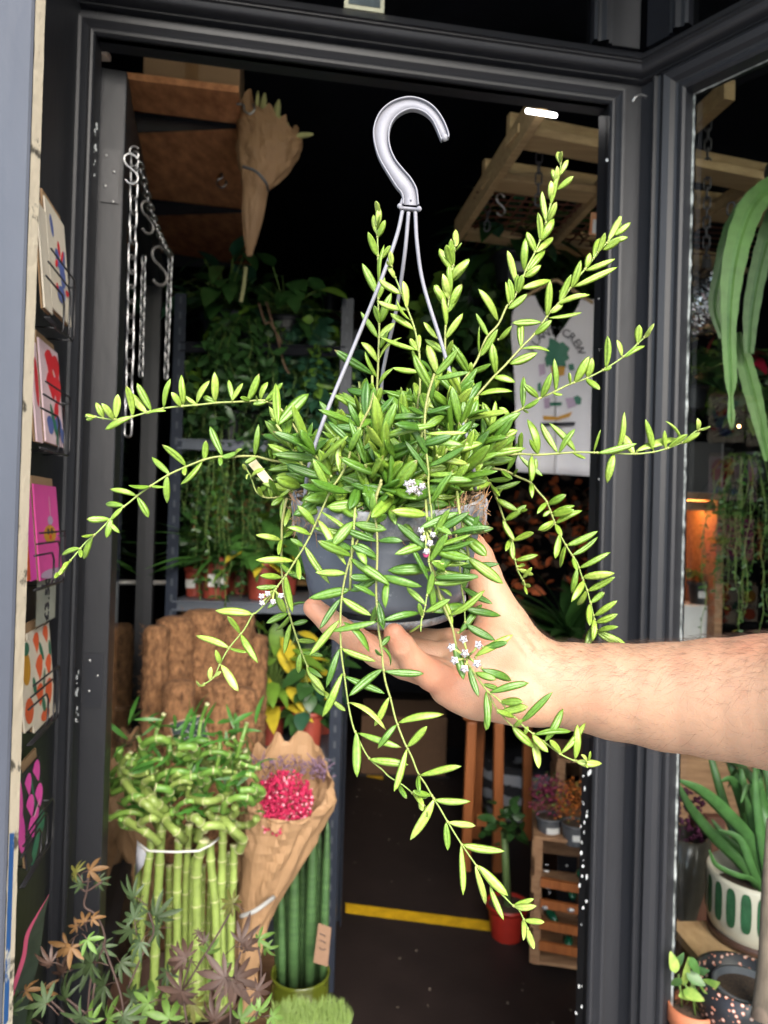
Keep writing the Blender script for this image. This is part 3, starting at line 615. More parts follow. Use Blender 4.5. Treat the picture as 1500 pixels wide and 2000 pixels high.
# ================================================================ KRAFT BOUQUETS
def kraft(name, pts, D, depth, label, wob=.10, seed=0, group=None, mt=KRAFT, slant=0.0, open_=.35):
    """pts: list of (y, xl, xr) photo rows, top to bottom; builds an open crumpled paper cone"""
    top, bot = pts[0], pts[-1]
    t = thing(name, P((bot[1] + bot[2]) / 2, bot[0], D), label, 'bouquet', group); mb = MB(); n = 56; vs = []
    rows = []
    for i in range(len(pts) - 1):
        for k in range(5):
            f = k / 5; rows.append([a + (b - a) * f for a, b in zip(pts[i], pts[i + 1])])
    rows.append(list(pts[-1]))
    for ri, (y, xl, xr) in enumerate(rows):
        c = P((xl + xr) / 2, y, D); r = m((xr - xl) / 2, D)
        for k in range(n):
            a = 2 * math.pi * k / n
            f = 1 + 1.5 * wob * (abs(noise.noise(Vector((math.cos(a) * 1.9 + seed, math.sin(a) * 1.9, ri * .22)))) * -1.6 + .3 + .6 * abs(noise.noise(Vector((math.cos(a + ri * .12) * 4 + seed, math.sin(a + ri * .12) * 4, ri * .12))))) + wob * .6 * (noise.noise(Vector((math.cos(a) * 2.2 + seed, math.sin(a) * 2.2, ri * .16))) + .5 * noise.noise(Vector((math.cos(a) * 6, math.sin(a) * 6 + seed, ri * .35)))) + .025 * math.sin(a * 11 + ri * .2 + seed)
            edge = .045 * noise.noise(Vector((math.cos(a) * 3 + seed, math.sin(a) * 3, 9))) if ri == 0 else 0
            vs.append(c + Vector((r * math.cos(a) * f, r * depth * math.sin(a) * f, edge + r * open_ * math.sin(a) * max(0, 1 - ri / 6) - slant * r * math.cos(a) * max(0, 1 - ri / 9))))
    N = len(rows); mb.add(vs, [(i * n + k, i * n + (k + 1) % n, (i + 1) * n + (k + 1) % n, (i + 1) * n + k) for i in range(N - 1) for k in range(n)])
    mb.build('wrap', mt, t, smooth=False, solid=.0008)
    return t
hb = kraft('hanging_bouquet', [(222, 466, 584), (262, 466, 588), (305, 468, 582), (345, 472, 552), (372, 474, 524), (430, 474, 512), (500, 482, 492)], 2.02, .7, 'kraft wrapped dried bouquet with pale grass heads beside the overhead shelf', wob=.10, seed=3, slant=.62, open_=.2)
mb = MB()
for (xa, ya, xb, yb, r) in ((500, 230, 504, 178, 5), (510, 240, 517, 182, 7), (535, 250, 545, 195, 8), (545, 255, 546, 225, 8), (560, 268, 612, 262, 6), (552, 262, 562, 240, 7), (500, 235, 522, 205, 4), (530, 245, 560, 232, 4)):
    a, b = P(xa, ya, 2.0), P(xb, yb, 2.0); pts = [a + (b - a) * t for t in (0, .35, .55, .8, 1)]
    mb.tube(pts, [.0015, m(r * .5, 2), m(r, 2), m(r * .8, 2), m(r * .3, 2)], 7)
mb.build('grass_head', mat('pale_grass', (0.40, 0.40, 0.17), 0.85, var=.2), hb)
mb = MB(); mb.tube(crom([P(474, 325, 1.94), P(500, 335, 1.935), P(520, 358, 1.95), P(524, 372, 2.0)]), .004, 8); mb.build('string', POTG, hb)
mb = MB()
for xa, xb in ((478, 486), (488, 492), (520, 494)): mb.tube([P(xa, 380, 2.02), P(xb, 492, 2.02)], .003, 6)
mb.build('stems', STEMB, hb)
mb = MB(); mb.tube(crom([P(480, 522, 2.05), P(476, 560, 2.05), P(470, 590, 2.05)]), .006, 7); mb.build('stem_end', mat('pale_stalk', (0.30, 0.30, 0.14), 0.8), hb)

fb = kraft('flower_bouquet', [(1520, 480, 645), (1560, 478, 650), (1640, 470, 612), (1730, 468, 560), (1800, 462, 525), (1900, 458, 500), (1985, 458, 502)], 1.72, .85, 'kraft paper bouquet of magenta statice flowers beside the lucky bamboo', wob=.10, seed=8, open_=.75)
mb = MB(); MG = mat('magenta_petals', (0.40, 0.008, 0.06), 0.7, var=.35, vscale=150); PKP = mat('pale_pink_petals', (0.75, 0.28, 0.35), 0.8, var=.3, vscale=150)
for i in range(1100):
    a, r = U(0, 6.28), math.sqrt(U(0, 1)); q = P(552, 1566, 1.69) + Vector((r * .070 * math.cos(a), r * .055 * math.sin(a), r * .040 * math.sin(a) + U(-.02, .02)))
    d = rdir(-.2, 1); mb.ball(q, U(.0020, .0050), 5, mi=1 if U(0, 1) < .12 else 0, sc=(1, 1, U(.6, 1.3)))
for (xa, ya, xb, yb) in ((520, 1550, 545, 1512), (590, 1550, 602, 1522), (548, 1540, 540, 1518)): 
    for k in range(14): t = k / 14; mb.ball(P(xa + (xb - xa) * t, ya + (yb - ya) * t, 1.69) + rdir() * .003, .0055 * (1.1 - t * .5), 6)
mb.build('flowers', [MG, PKP], fb)
mb = MB()
for i in range(60):
    q = P(U(485, 640), U(1490, 1530), 1.75); mb.tube([q, q + rdir(.2, 1) * U(.02, .05)], .0012, 4)
    mb.ball(q + rdir(.3, 1) * .02, .003, 5)
mb.build('statice_sprays', mat('dusty_purple', (0.18, 0.11, 0.17), 0.9, var=.3), fb)
mb = MB(); mb.tube(crom([P(470, 1790, 1.62), P(500, 1778, 1.61), P(535, 1752, 1.66)]), .005, 8); mb.build('string', mat('grey_string', (0.35, 0.35, 0.34), .8), fb)
kb = kraft('paper_wrap', [(1455, 195, 300), (1560, 215, 330), (1680, 245, 340), (1800, 262, 345), (1990, 255, 360)], 1.98, .6, 'brown kraft paper wrap standing behind the lucky bamboo stalks', wob=.14, seed=15)
mb = MB()
for i in range(30): q = P(U(215, 300), U(1440, 1470), 1.98); mb.tube([q, q + rdir(.3, 1) * .04], .002, 4)
mb.build('dried_stems', STEMB, kb)

# ================================================================ LUCKY BAMBOO
BAM = mat('bamboo_stalk', (0.23, 0.31, 0.075), 0.38, var=.25, vscale=30, spec=.5); BAMD = mat('bamboo_curl', (0.09, 0.22, 0.035), 0.38, var=.35, vscale=25, col2=(0.20, 0.32, 0.06)); NODE = mat('bamboo_node', (0.45, 0.45, 0.24), 0.7)
lb = thing('lucky_bamboo', P(350, 1990, 1.5), 'bundle of curly topped lucky bamboo stalks tied with white tape', 'plant')
def stalk(pts, r, D, name='stalk', parent=lb, mt=BAM, nodes=6):
    q = crom([P(x, y, D + dz) for x, y, dz in pts], 8); mb = MB(); N = len(q)
    rr = [m(r, D)] * N; step = max(2, N // nodes)
    for i in range(N): rr[i] *= (1.14 if i % step == 0 else 1.0)
    q2, r2 = [], []
    for i in range(N):
        q2.append(q[i]); r2.append(rr[i])
    mb.tube(q2, r2, 9); 
    for i in range(0, N, step):
        if name != 'stalk' and i == 0 and U(0, 1) < .7: continue
        d = (q[min(i + 1, N - 1)] - q[max(i - 1, 0)]).normalized(); mb.tube([q[i] - d * .001, q[i] + d * .001], m(r, D) * 1.17, 9, mi=1)
    return mb.build(name, [mt, NODE], parent)
for i, (pts, r) in enumerate((
    ([(318, 1560, .02), (313, 1660, 0), (308, 1760, 0), (303, 1850, 0), (300, 1960, 0)], 8.5),
    ([(296, 1640, 0), (288, 1700, -.01), (278, 1790, 0), (268, 1880, 0), (262, 1970, .01)], 8),
    ([(271, 1690, .04), (266, 1780, .04), (262, 1880, .03), (258, 1990, .03)], 7),
    ([(350, 1640, 0), (346, 1720, 0), (346, 1800, 0), (345, 1900, 0), (342, 1990, 0)], 8),
    ([(370, 1610, .03), (364, 1700, .03), (361, 1800, .03), (358, 1990, .03)], 7),
    ([(398, 1640, -.03), (385, 1690, -.02), (384, 1780, -.02), (384, 1900, -.02), (386, 1990, -.02)], 9.5),
    ([(395, 1690, .05), (394, 1800, .05), (396, 1990, .05)], 6.5),
    ([(410, 1645, 0), (413, 1700, 0), (420, 1770, 0), (425, 1880, 0), (430, 1990, 0)], 8),
    ([(436, 1610, .02), (434, 1680, .02), (432, 1780, .02), (438, 1990, .02)], 8),
    ([(457, 1650, .02), (456, 1720, .02), (452, 1800, .02), (450, 1990, .02)], 7),
    ([(445, 1665, .06), (442, 1760, .06), (440, 1990, .06)], 6),
    ([(412, 1700, .07), (408, 1800, .07), (404, 1990, .07)], 6),
    ([(330, 1690, .08), (330, 1800, .08), (326, 1990, .08)], 6.5),
    ([(405, 1655, .04), (376, 1690, .04), (372, 1800, .05), (372, 1990, .05)], 7))):
    stalk(pts, r, 1.5)
random.seed(21)
curls = [([(310, 1645, 0), (285, 1625, -.03), (250, 1605, 0), (232, 1590, .04)], 8), ([(318, 1600, 0), (290, 1575, -.05), (265, 1555, -.02), (240, 1520, .03), (234, 1500, .04)], 8), ([(322, 1580, 0), (300, 1565, -.04), (285, 1545, 0)], 9),
         ([(385, 1640, 0), (400, 1615, -.05), (440, 1615, -.03), (470, 1640, .02)], 8), ([(360, 1640, 0), (345, 1625, -.05), (325, 1605, -.02), (330, 1580, .02)], 8), ([(370, 1560, 0), (400, 1565, -.05), (430, 1560, -.02), (450, 1545, .03)], 7),
         ([(400, 1620, -.04), (385, 1600, -.06), (370, 1595, -.03)], 8), ([(437, 1600, -.02), (455, 1620, -.04), (475, 1640, -.02), (468, 1660, 0)], 8)]
for pts, r in curls: stalk(pts, r, 1.48, 'curl', mt=BAM, nodes=3)
for i in range(66):
    cx, cy = 358 + random.gauss(0, 68), U(1465, 1615); cx = min(478, max(250, cx)); ang = U(0, 6.28); rr = U(14, 30); dz = U(-.06, .08)
    pts = [(cx + rr * 1.5 * math.cos(ang + k * .85) * (1 - k * .08), cy + rr * .75 * math.sin(ang + k * .85) - k * 2, dz + .025 * math.sin(ang + k * .85)) for k in range(5)]
    stalk(pts, U(4.5, 7.5), 1.5, 'curl', mt=BAMD if U(0, 1) < .7 else BAM, nodes=3)
tips = [(255, 1470, 250, 1520), (270, 1440, 292, 1500), (320, 1395, 300, 1450), (330, 1440, 326, 1490), (352, 1440, 368, 1500), (405, 1375, 388, 1440), (410, 1455, 426, 1500), (482, 1412, 462, 1480), (455, 1440, 470, 1470), (430, 1430, 418, 1520), (380, 1480, 366, 1540), (295, 1480, 290, 1540), (440, 1500, 480, 1520), (470, 1490, 500, 1500), (250, 1500, 258, 1540)]
for xa, ya, xb, yb in tips: stalk([(xb, yb, 0), ((xa + xb) / 2 + U(-6, 6), (ya + yb) / 2, U(-.02, .02)), (xa, ya, 0)], 4.0, 1.5, 'shoot', mt=BAMD, nodes=2)
mb = MB()
for i in range(170):
    q = P(U(245, 500), U(1400, 1600), 1.5 + U(-.06, .08)); simple_leaf(mb, q, (rdir(.1, 1)), rdir(0, 1), U(.03, .075), U(.006, .012), bend=.35)
mb.build('leaves', leafmat('bamboo_leaf', (0.06, 0.19, 0.03), .4), lb)
mb = MB(); mb.tube([P(272, 1648, 1.47), P(290, 1662, 1.455), P(340, 1664, 1.44), P(388, 1662, 1.45), P(412, 1650, 1.47), P(428, 1636, 1.50)], .0032, 8, flat=.6)
mb.build('tie', WHITE, lb)
mb = MB(); mb.add([P(268, 1640, 1.49), P(286, 1668, 1.48), P(280, 1690, 1.48), P(264, 1712, 1.49)], [(0, 1, 2, 3)]); mb.build('plastic_tag', mat('clear_plastic', (.35, .36, .40), .25), lb, solid=.0006)
bk = thing('flower_bucket', (P(350, 1900, 1.55).x, 1.55, 0), 'brown bucket holding the lucky bamboo and bouquets behind the maple', 'bucket')
mb = MB(); zz = P(350, 1960, 1.5).z; mb.lathe([(.10, .0), (.14, zz), (.145, zz), (.145, zz - .006), (.136, zz - .008), (.10, .01)], bk.location, 40); mb.build('bucket', mat('brown_bucket', (0.07, 0.035, 0.022), .6), bk)
csg = thing('chalk_sign', P(370, 1465, 1.62), 'small chalk sign with white handwriting on a stick among the lucky bamboo tops', 'sign')
o = P(370, 1428, 1.6); xd = (P(404, 1393, 1.6) - P(334, 1412, 1.6)).normalized(); yd = Vector((0, -1, 0)); ud = xd.cross(yd).normalized(); ud = ud if ud.z > 0 else -ud; rt = Matrix((xd, Vector((0, 1, 0)), ud)).transposed()
mb = MB(); mb.box(o, (.078, .003, .058), rt); mb.build('frame', mat('tan_card_frame', (0.35, 0.24, 0.16), .8), csg, smooth=False)
mb = MB(); mb.box(o - Vector((0, .0022, 0)), (.072, .0015, .052), rt); mb.build('board', mat('chalkboard', (0.035, 0.05, 0.055), .8), csg, smooth=False)
mb = MB()
for row in range(3):
    x = -.028
    while x < .026:
        L = U(.004, .010); pts = [o + xd * (x + L * k / 4) + ud * (.014 - row * .014 + U(-.004, .004)) + Vector((0, -.0036, 0)) for k in range(5)]; mb.tube(pts, .0009, 4); x += L + .004
mb.build('chalk_writing', WHITE, csg)
mb = MB(); mb.beam(o - ud * .03, o - ud * .12, .006, .003, up=(0, 1, 0)); mb.build('stick', STEMB, csg)

# ================================================================ COIR POLES
random.seed(5)
COP = []
for i, (px, r, yt, D) in enumerate(((306, 27, 1222, 1.98), (345, 42, 1205, 2.06), (400, 48, 1192, 2.12), (458, 44, 1196, 2.18), (492, 34, 1240, 2.22), (350, 34, 1330, 1.90), (430, 38, 1330, 1.95), (475, 30, 1345, 1.98), (236, 28, 1218, 2.10), (482, 24, 1400, 1.92))):
    mb = MB(); top = P(px, yt, D); r_ = m(r * .90, D); n = 44; vs = []; Z = 120; bot = .12
    for j in range(Z + 1):
        z = bot + (top.z - bot) * j / Z; rr = r_ * (1 - (max(0, j - Z + 2) / 2) ** 2 * .35)
        for k in range(n):
            a = 2 * math.pi * k / n; f = 1 + .10 * noise.noise(Vector((math.cos(a) * 4 + i * 7, math.sin(a) * 4, z * 34))) + .035 * math.sin(z * 210 + a) + U(-.04, .04)
            vs.append(Vector((top.x + rr * f * math.cos(a), top.y + rr * f * math.sin(a), z)))
    mb.add(vs, [(a * n + k, a * n + (k + 1) % n, (a + 1) * n + (k + 1) % n, (a + 1) * n + k) for a in range(Z) for k in range(n)] + [tuple(Z * n + k for k in range(n))])
    lab = ('slim coir pole at the left of the bundle in front of the door handle', 'coir pole second from the left in the bundle', 'thickest tall coir pole in the middle of the bundle', 'tall coir pole right of the middle one below the red pots',
           'coir pole at the right end of the back row', 'shorter coir pole in front above the chalk sign', 'shorter front coir pole behind the bamboo tips', 'short front coir pole near the right of the bundle', 'coir pole standing on its own behind the door glass', 'lowest thin coir pole beside the magenta bouquet')[i]
    for k in range(700):
        a = U(3.0, 6.4); z = U(.55, top.z); q = Vector((top.x + r_ * math.cos(a), top.y + r_ * math.sin(a), z)); d = rdir() * U(.006, .018); d.y = -abs(d.y) * .6; mb.tube([q, q + d * .5 + rdir() * .003, q + d], .0007, 3, cap=False)
    o_ = tag(mb.build('coir_pole', COIR), lab, 'moss pole', 'coir poles stacked by the rack')
mb = MB(); mb.box((P(400, 1500, 2.07).x, 2.10, .07), (.62, .34, .12)); tag(mb.build('wooden_box', WOODC, smooth=False, bevel=.004), 'low wooden box under the coir poles', 'box')
# ================================================================ METAL RACK
random.seed(11)
rk = thing('shelf_rack', P(500, 1000, 2.45).xy.to_3d(), 'navy slotted steel shelf rack with grey shelves full of potted plants', 'shelf rack')
XL, XR, YF, YB = P(337, 1100, 2.28).x, P(664, 1100, 2.28).x, 2.28, 2.68
for x, y in ((XL, YF), (XR, YF), (XL, YB), (XR, YB)):
    mb = MB(); sg = 1 if x == XL else -1
    mb.box((x, y, 1.10), (.036, .003, 2.2)); mb.box((x - sg * .018, y + (.018 if y == YF else -.018), 1.10), (.003, .036, 2.2))
    for k in range(44): mb.box((x, y - .0022, .03 + k * .05), (.007, .001, .022), mi=1)
    mb.build('post', [NAVY, PAINT_D if y == YB else mat('slot', (.06, .07, .085), .5)], rk, smooth=False)
SHZ = [P(500, y, 2.28).z for y in (672, 862, 1178, 1478)] + [.12]
for z in SHZ:
    mb = MB(); mb.box(((XL + XR) / 2, (YF + YB) / 2, z), (XR - XL - .004, YB - YF, .004)); mb.box(((XL + XR) / 2, YF + .004, z - .016), (XR - XL - .005, .003, .034)); mb.box(((XL + XR) / 2, YF + .001, z - .028), (XR - XL - .005, .006, .006)); mb.box(((XL + XR) / 2, YF + .001, z - .002), (XR - XL - .005, .006, .005))
    mb.build('shelf', BLACKWALL if z == SHZ[0] else SHELFM, rk, smooth=False)
mb = MB(); mb.box(((XL + XR) / 2, YB + .03, (SHZ[2] + SHZ[1]) / 2), (XR - XL + .1, .02, SHZ[1] - SHZ[2] - .04));  # tan panel whose colour stands in for a warm glow behind the plants
wk = tag(mb.build('glow_panel', mat('painted_glow', (0.16, 0.07, 0.02), .7, col2=(0.85, 0.50, 0.20), vscale=34, contrast=.5, bump=.6), smooth=False), 'mottled tan panel painted as a warm glow behind the potted plants on the rack', 'glow panel')

# ================================================================ GENERIC PLANTS
def pot(t, r, h, mtl, label=False, name='pot', sx=1.0):
    o = Vector(t['_w']); mb = MB()
    mb.lathe([(r * .74, 0), (r * .95, h * .86), (r * .95, h * .862), (r * 1.03, h * .865), (r * 1.05, h), (r * .98, h), (r * .95, h * .9), (.001, h * .88)], o, 28)
    mb.build(name, mtl, t)
    mb = MB(); mb.lathe([(r * .94, h * .905), (.001, h * .93)], o, 20); mb.build('soil', SOIL, t)
    if label:
        mb = MB(); mb.grid(lambda a, b: o + Vector((r * .91 * math.sin((a - .5) * 1.2 + label * .3), -r * .91 * math.cos((a - .5) * 1.2 + label * .3), h * (.3 + .3 * b))), 6, 1); mb.build('sticker', WHITE, t)
def plant(name, loc, label, kind, r=.12, h=.2, potr=.06, poth=.10, potm=POTR, mt=None, n=60, L=.09, W=.03, sticker=False, cat='potted plant', group=None, squash=1.0, mt2=None, p2=.2, hang=False):
    t = thing(name, loc, label, cat, group); o = Vector(loc)
    if poth: pot(t, potr, poth, potm, sticker)
    c = o + Vector((0, 0, poth * .9)); mb = MB(); st = MB(); mm = [mt or LG_M, mt2 or LG_L]
    for i in range(n):
        mi = 1 if U(0, 1) < p2 else 0
        if kind == 'broad':
            d = rdir(.05, 1); e = c + Vector((d.x * r, d.y * r * squash, d.z * h)) * U(.35, 1); mid = (c + e) / 2 + Vector((0, 0, .25 * h))
            st.tube([c, mid * .5 + (c + e) / 4, e], .0018, 4); dd = Vector((d.x, d.y, U(-.6, .3)))
            simple_leaf(mb, e, dd, Vector((U(-.3, .3), -.35, 1)), L * U(.6, 1.2), W * U(.7, 1.2), bend=.35, mi=mi, shape=1, col=None)
        elif kind == 'strap':
            d = rdir(.15, 1); d.y *= squash; simple_leaf(mb, c + rdir() * .01, d, Vector((d.x * -.5, -.2, 1)), L * U(.6, 1.15), W * U(.7, 1.1), bend=U(.2, .7), rows=9, mi=mi, shape=2)
        elif kind == 'bush':
            d = rdir(-.6, 1); q = c + Vector((0, 0, h * .45)) + Vector((d.x * r, d.y * r * squash, d.z * h * .55)) * U(.3, 1) ** .6
            simple_leaf(mb, q, rdir(-.7, .8), rdir(0, 1), L * U(.5, 1.2), W * U(.6, 1.2), bend=U(0, .5), mi=mi, rows=3, shape=1)
        elif kind == 'trail':
            a = U(0, 6.28); q = c + Vector((math.cos(a) * potr, math.sin(a) * potr, 0)); d = Vector((math.cos(a) * r * U(.2, 1), math.sin(a) * r * squash * U(.2, 1), 0)); Ls = h * U(.4, 1)
            pts = [q + d * min(1, s * 2.4) + Vector((U(-.01, .01), U(-.01, .01), .04 * math.sin(min(1, s * 3) * 3.1) - Ls * s)) for s in [j / 9 for j in range(10)]]
            pts = crom(pts, 2); st.tube(pts, .0012, 4)
            for p in pts:
                for _ in range(2): simple_leaf(mb, p, rdir(-.8, .3), rdir(0, 1), L * U(.5, 1.2), W * U(.6, 1.2), bend=.3, mi=mi, rows=3, shape=1)
    if st.v: st.build('stems', STEMG, t)
    mb.build('foliage', mm, t); return t
def onshelf(px, k, D): p = P(px, 1000, D); return (p.x, p.y, SHZ[k] + .004)
Hgrp = 'potted plants on the steel rack'
plant('potted_plant', onshelf(385, 2, 2.40), 'small dark red pot with low green leaves at the left of the middle shelf', 'bush', r=.07, h=.20, potr=.036, poth=.095, mt=LG_D, n=90, L=.05, W=.02, sticker=-1, group=Hgrp)
plant('potted_plant', onshelf(425, 2, 2.36), 'brick red pot of bushy dracaena with a torn white sticker on the middle shelf', 'strap', r=.13, h=.2, potr=.052, poth=.135, mt=LG_M, n=70, L=.22, W=.022, sticker=1, group=Hgrp, mt2=LG_D, p2=.4)
plant('potted_plant', onshelf(515, 2, 2.38), 'brick red pot of variegated calathea with yellow tinted leaves on the middle shelf', 'broad', r=.12, h=.20, potr=.055, poth=.125, mt=LG_M, n=60, L=.10, W=.05, group=Hgrp, mt2=LG_Y, p2=.14)
plant('potted_plant', onshelf(470, 2, 2.52), 'dracaena with upright leaves behind the front pots of the middle shelf', 'strap', r=.1, h=.2, potr=.05, poth=.12, mt=LG_D, n=60, L=.27, W=.026, group=Hgrp)
plant('potted_plant', onshelf(560, 2, 2.52), 'round leaved pale plant at the right of the middle shelf', 'broad', r=.11, h=.24, potr=.05, poth=.12, mt=LG_M, n=40, L=.09, W=.075, group=Hgrp, mt2=LG_L, p2=.4)
plant('potted_plant', onshelf(614, 3, 2.36), 'brick red pot on the lower shelf near the right post', 'broad', r=.06, h=.16, potr=.054, poth=.13, mt=LG_D, n=30, L=.08, W=.05, group=Hgrp, mt2=LG_B)
plant('potted_plant', onshelf(540, 3, 2.42), 'croton with yellow and green leaves on the lower shelf', 'broad', r=.14, h=.34, potr=.055, poth=.13, mt=LG_L, n=80, L=.13, W=.05, group=Hgrp, mt2=LG_Y, p2=.55)
plant('potted_plant', onshelf(600, 3, 2.56), 'dark leafy plant in the shade at the back of the lower shelf', 'broad', r=.13, h=.32, potr=.055, poth=.13, mt=LG_D, n=60, L=.11, W=.06, group=Hgrp, mt2=LG_B)
plant('potted_plant', onshelf(640, 3, 2.55), 'narrow dark plant hard against the right rack post', 'bush', r=.08, h=.22, potr=.05, poth=.12, mt=LG_D, n=90, L=.05, W=.025, group=Hgrp)
plant('trailing_plant', onshelf(405, 1, 2.44), 'dark string like trailing plant hanging off the left of the upper shelf', 'trail', r=.07, h=.55, potr=.06, poth=.11, potm=POTB, mt=LG_D, n=26, L=.03, W=.014, group=Hgrp)
plant('trailing_plant', onshelf(445, 1, 2.36), 'thick green trailing plant hanging in front of the middle shelf', 'trail', r=.05, h=.80, potr=.05, poth=.10, potm=POTB, mt=LG_D, n=26, L=.026, W=.014, group=Hgrp, mt2=LG_M)
plant('potted_plant', onshelf(500, 1, 2.46), 'dense small leaved plant in the middle of the upper shelf', 'bush', r=.16, h=.30, potr=.06, poth=.11, potm=POTB, mt=LG_D, n=420, L=.035, W=.02, group=Hgrp, mt2=LG_M)
plant('potted_plant', onshelf(580, 1, 2.46), 'arrow leaved plant at the right of the upper shelf', 'broad', r=.15, h=.32, potr=.06, poth=.11, potm=POTB, mt=LG_B, n=44, L=.14, W=.06, group=Hgrp, mt2=LG_D)
plant('potted_plant', onshelf(635, 1, 2.5), 'small dark bush against the right end of the upper shelf', 'bush', r=.10, h=.26, potr=.06, poth=.11, potm=POTB, mt=LG_D, n=260, L=.035, W=.022, group=Hgrp)
plant('potted_plant', onshelf(430, 0, 2.45), 'glossy pothos spilling from a dark grey pot on the top shelf', 'broad', r=.20, h=.26, potr=.085, poth=.13, potm=mat('slate_pot', (0.045, .055, .075), .5), mt=LG_D, n=80, L=.12, W=.06, group=Hgrp, mt2=LG_B)
plant('potted_plant', onshelf(545, 0, 2.40), 'yellow splashed pothos at the right of the top shelf', 'broad', r=.17, h=.20, potr=.07, poth=.11, potm=POTB, mt=LG_D, n=50, L=.11, W=.06, group=Hgrp, mt2=LG_L, p2=.12)
plant('trailing_plant', onshelf(480, 0, 2.36), 'dark trailing plant hanging over the front of the top shelf', 'trail', r=.16, h=.42, potr=.05, poth=.09, potm=POTB, mt=LG_D, n=40, L=.05, W=.026, group=Hgrp)
plant('trailing_plant', onshelf(600, 0, 2.40), 'loose dark trailing plant at the right end of the top shelf', 'trail', r=.12, h=.50, potr=.05, poth=.09, potm=POTB, mt=LG_B, n=36, L=.06, W=.03, group=Hgrp)
plant('trailing_plant', onshelf(560, 1, 2.34), 'small leaved plant trailing off the upper shelf beside the left strand', 'trail', r=.12, h=.34, potr=.05, poth=.09, potm=POTB, mt=LG_D, n=40, L=.035, W=.02, group=Hgrp)
for px, y0, y1, lab in ((520, 590, 730, 'long bare vine drooping from the top shelf pothos'), (505, 590, 670, 'short pale vine drooping beside the bare one')):
    mb = MB(); mb.tube(crom([P(px, y0, 2.26), P(px + 12, y0 + 40, 2.25), P(px + 22, (y0 + y1) / 2, 2.25), P(px + 34, y1 - 20, 2.25), P(px + 45, y1, 2.25)]), .0035, 6); tag(mb.build('hanging_vine', STEMB), lab, 'vine')
# snake plants, vase, tag, wheatgrass
sv = thing('snake_plant_vase', P(588, 1935, 1.88), 'olive glass vase of tall cylindrical snake plant spears beside the rack post', 'plant')
OL = mat('olive_glass', (0.09, 0.11, 0.012), 0.08, spec=.8, var=.05, coat=.6)
o = P(585, 1960, 1.88); mb = MB(); r_ = m(56, 1.88); hz = P(585, 1897, 1.88).z - o.z
mb.lathe([(r_ * .95, -.10), (r_, -.05), (r_, hz - .02), (r_ * .96, hz - .012), (r_ * 1.03, hz), (r_ * .97, hz + .002), (r_ * .9, hz - .012), (r_ * .9, -.04)], o, 40); mb.build('vase', OL, sv)
SN = mat('spear_green', (0.018, 0.055, 0.020), .45, col2=(0.09, 0.18, 0.06), vscale=9, stretch=(.4, .4, 7), contrast=.7)
random.seed(31)
for xa, xb, yt, r, dz in ((548, 552, 1720, 9, 0), (575, 573, 1600, 11, -.02), (612, 604, 1590, 11, 0), (640, 630, 1600, 9, .02), (593, 590, 1640, 9, .05), (625, 617, 1620, 9, .06), (560, 562, 1690, 8, .05), (538, 545, 1740, 7, .03)):
    mb = MB(); a, b = P(xb, 1925, 1.88 + dz), P(xa, yt, 1.88 + dz); mb.tube([a + (b - a) * t for t in (0, .3, .7, .93, 1)], [m(r, 1.88), m(r, 1.88), m(r * .9, 1.88), m(r * .6, 1.88), .001], 10); mb.build('spear', SN, sv)
mb = MB(); q = [P(622, 1803, 1.80), P(647, 1812, 1.80), P(640, 1888, 1.80), P(612, 1880, 1.80)]; mb.add(q, [(3, 2, 1, 0)]); gt = tag(mb.build('kraft_tag', mat('kraft_tag', (.22, .13, .08), .8), smooth=False, solid=.001), 'small brown kraft tag leaning in the snake plant vase', 'tag')
mb = MB()
for yy in (1825, 1838, 1852):
    mb.tube([P(624 + k * 4, yy + U(-2, 3) + k, 1.797) for k in range(4)], .0009, 4)
tw = mb.build('tag_writing', CM['ink'], gt)
random.seed(12)
for i, (px, py, D, rr) in enumerate(((570, 1995, 1.62, 45), (640, 1992, 1.66, 42))):
    t = thing('wheatgrass_jar', P(px, py + 70, D), ('left', 'right')[i] + ' glass jar of pale wheatgrass below the snake plant vase', 'plant', 'wheatgrass jars')
    o = Vector(t['_w']); r_ = m(rr, D); mb = MB(); mb.lathe([(r_ * .8, 0), (r_, .02), (r_, .075), (r_ * .96, .08), (r_ * .92, .075), (r_ * .92, .01)], o, 30); mb.build('jar', mat('pale_glass', (.28, .30, .26), .1, spec=.8), t)
    mb = MB(); mb.lathe([(r_ * .91, .03), (r_ * .9, .072), (.001, .078)], o, 24); mb.build('root_mat', mat('root_mat', (.22, .22, .08), .9, var=.4, vscale=150), t)
    mb = MB()
    for k in range(750):
        a, r2 = U(0, 6.28), math.sqrt(U(0, 1)) * r_; q = o + Vector((math.cos(a) * r2, math.sin(a) * r2, .075)); simple_leaf(mb, q, Vector((U(-.35, .35), U(-.3, .3), 1)), Vector((U(-1, 1), -1, 0)), U(.018, .036), .0020, bend=.25, rows=3)
    g = mb.build('grass', leafmat('wheatgrass', (.20, .30, .07), .6), t); g['kind'] = 'stuff'

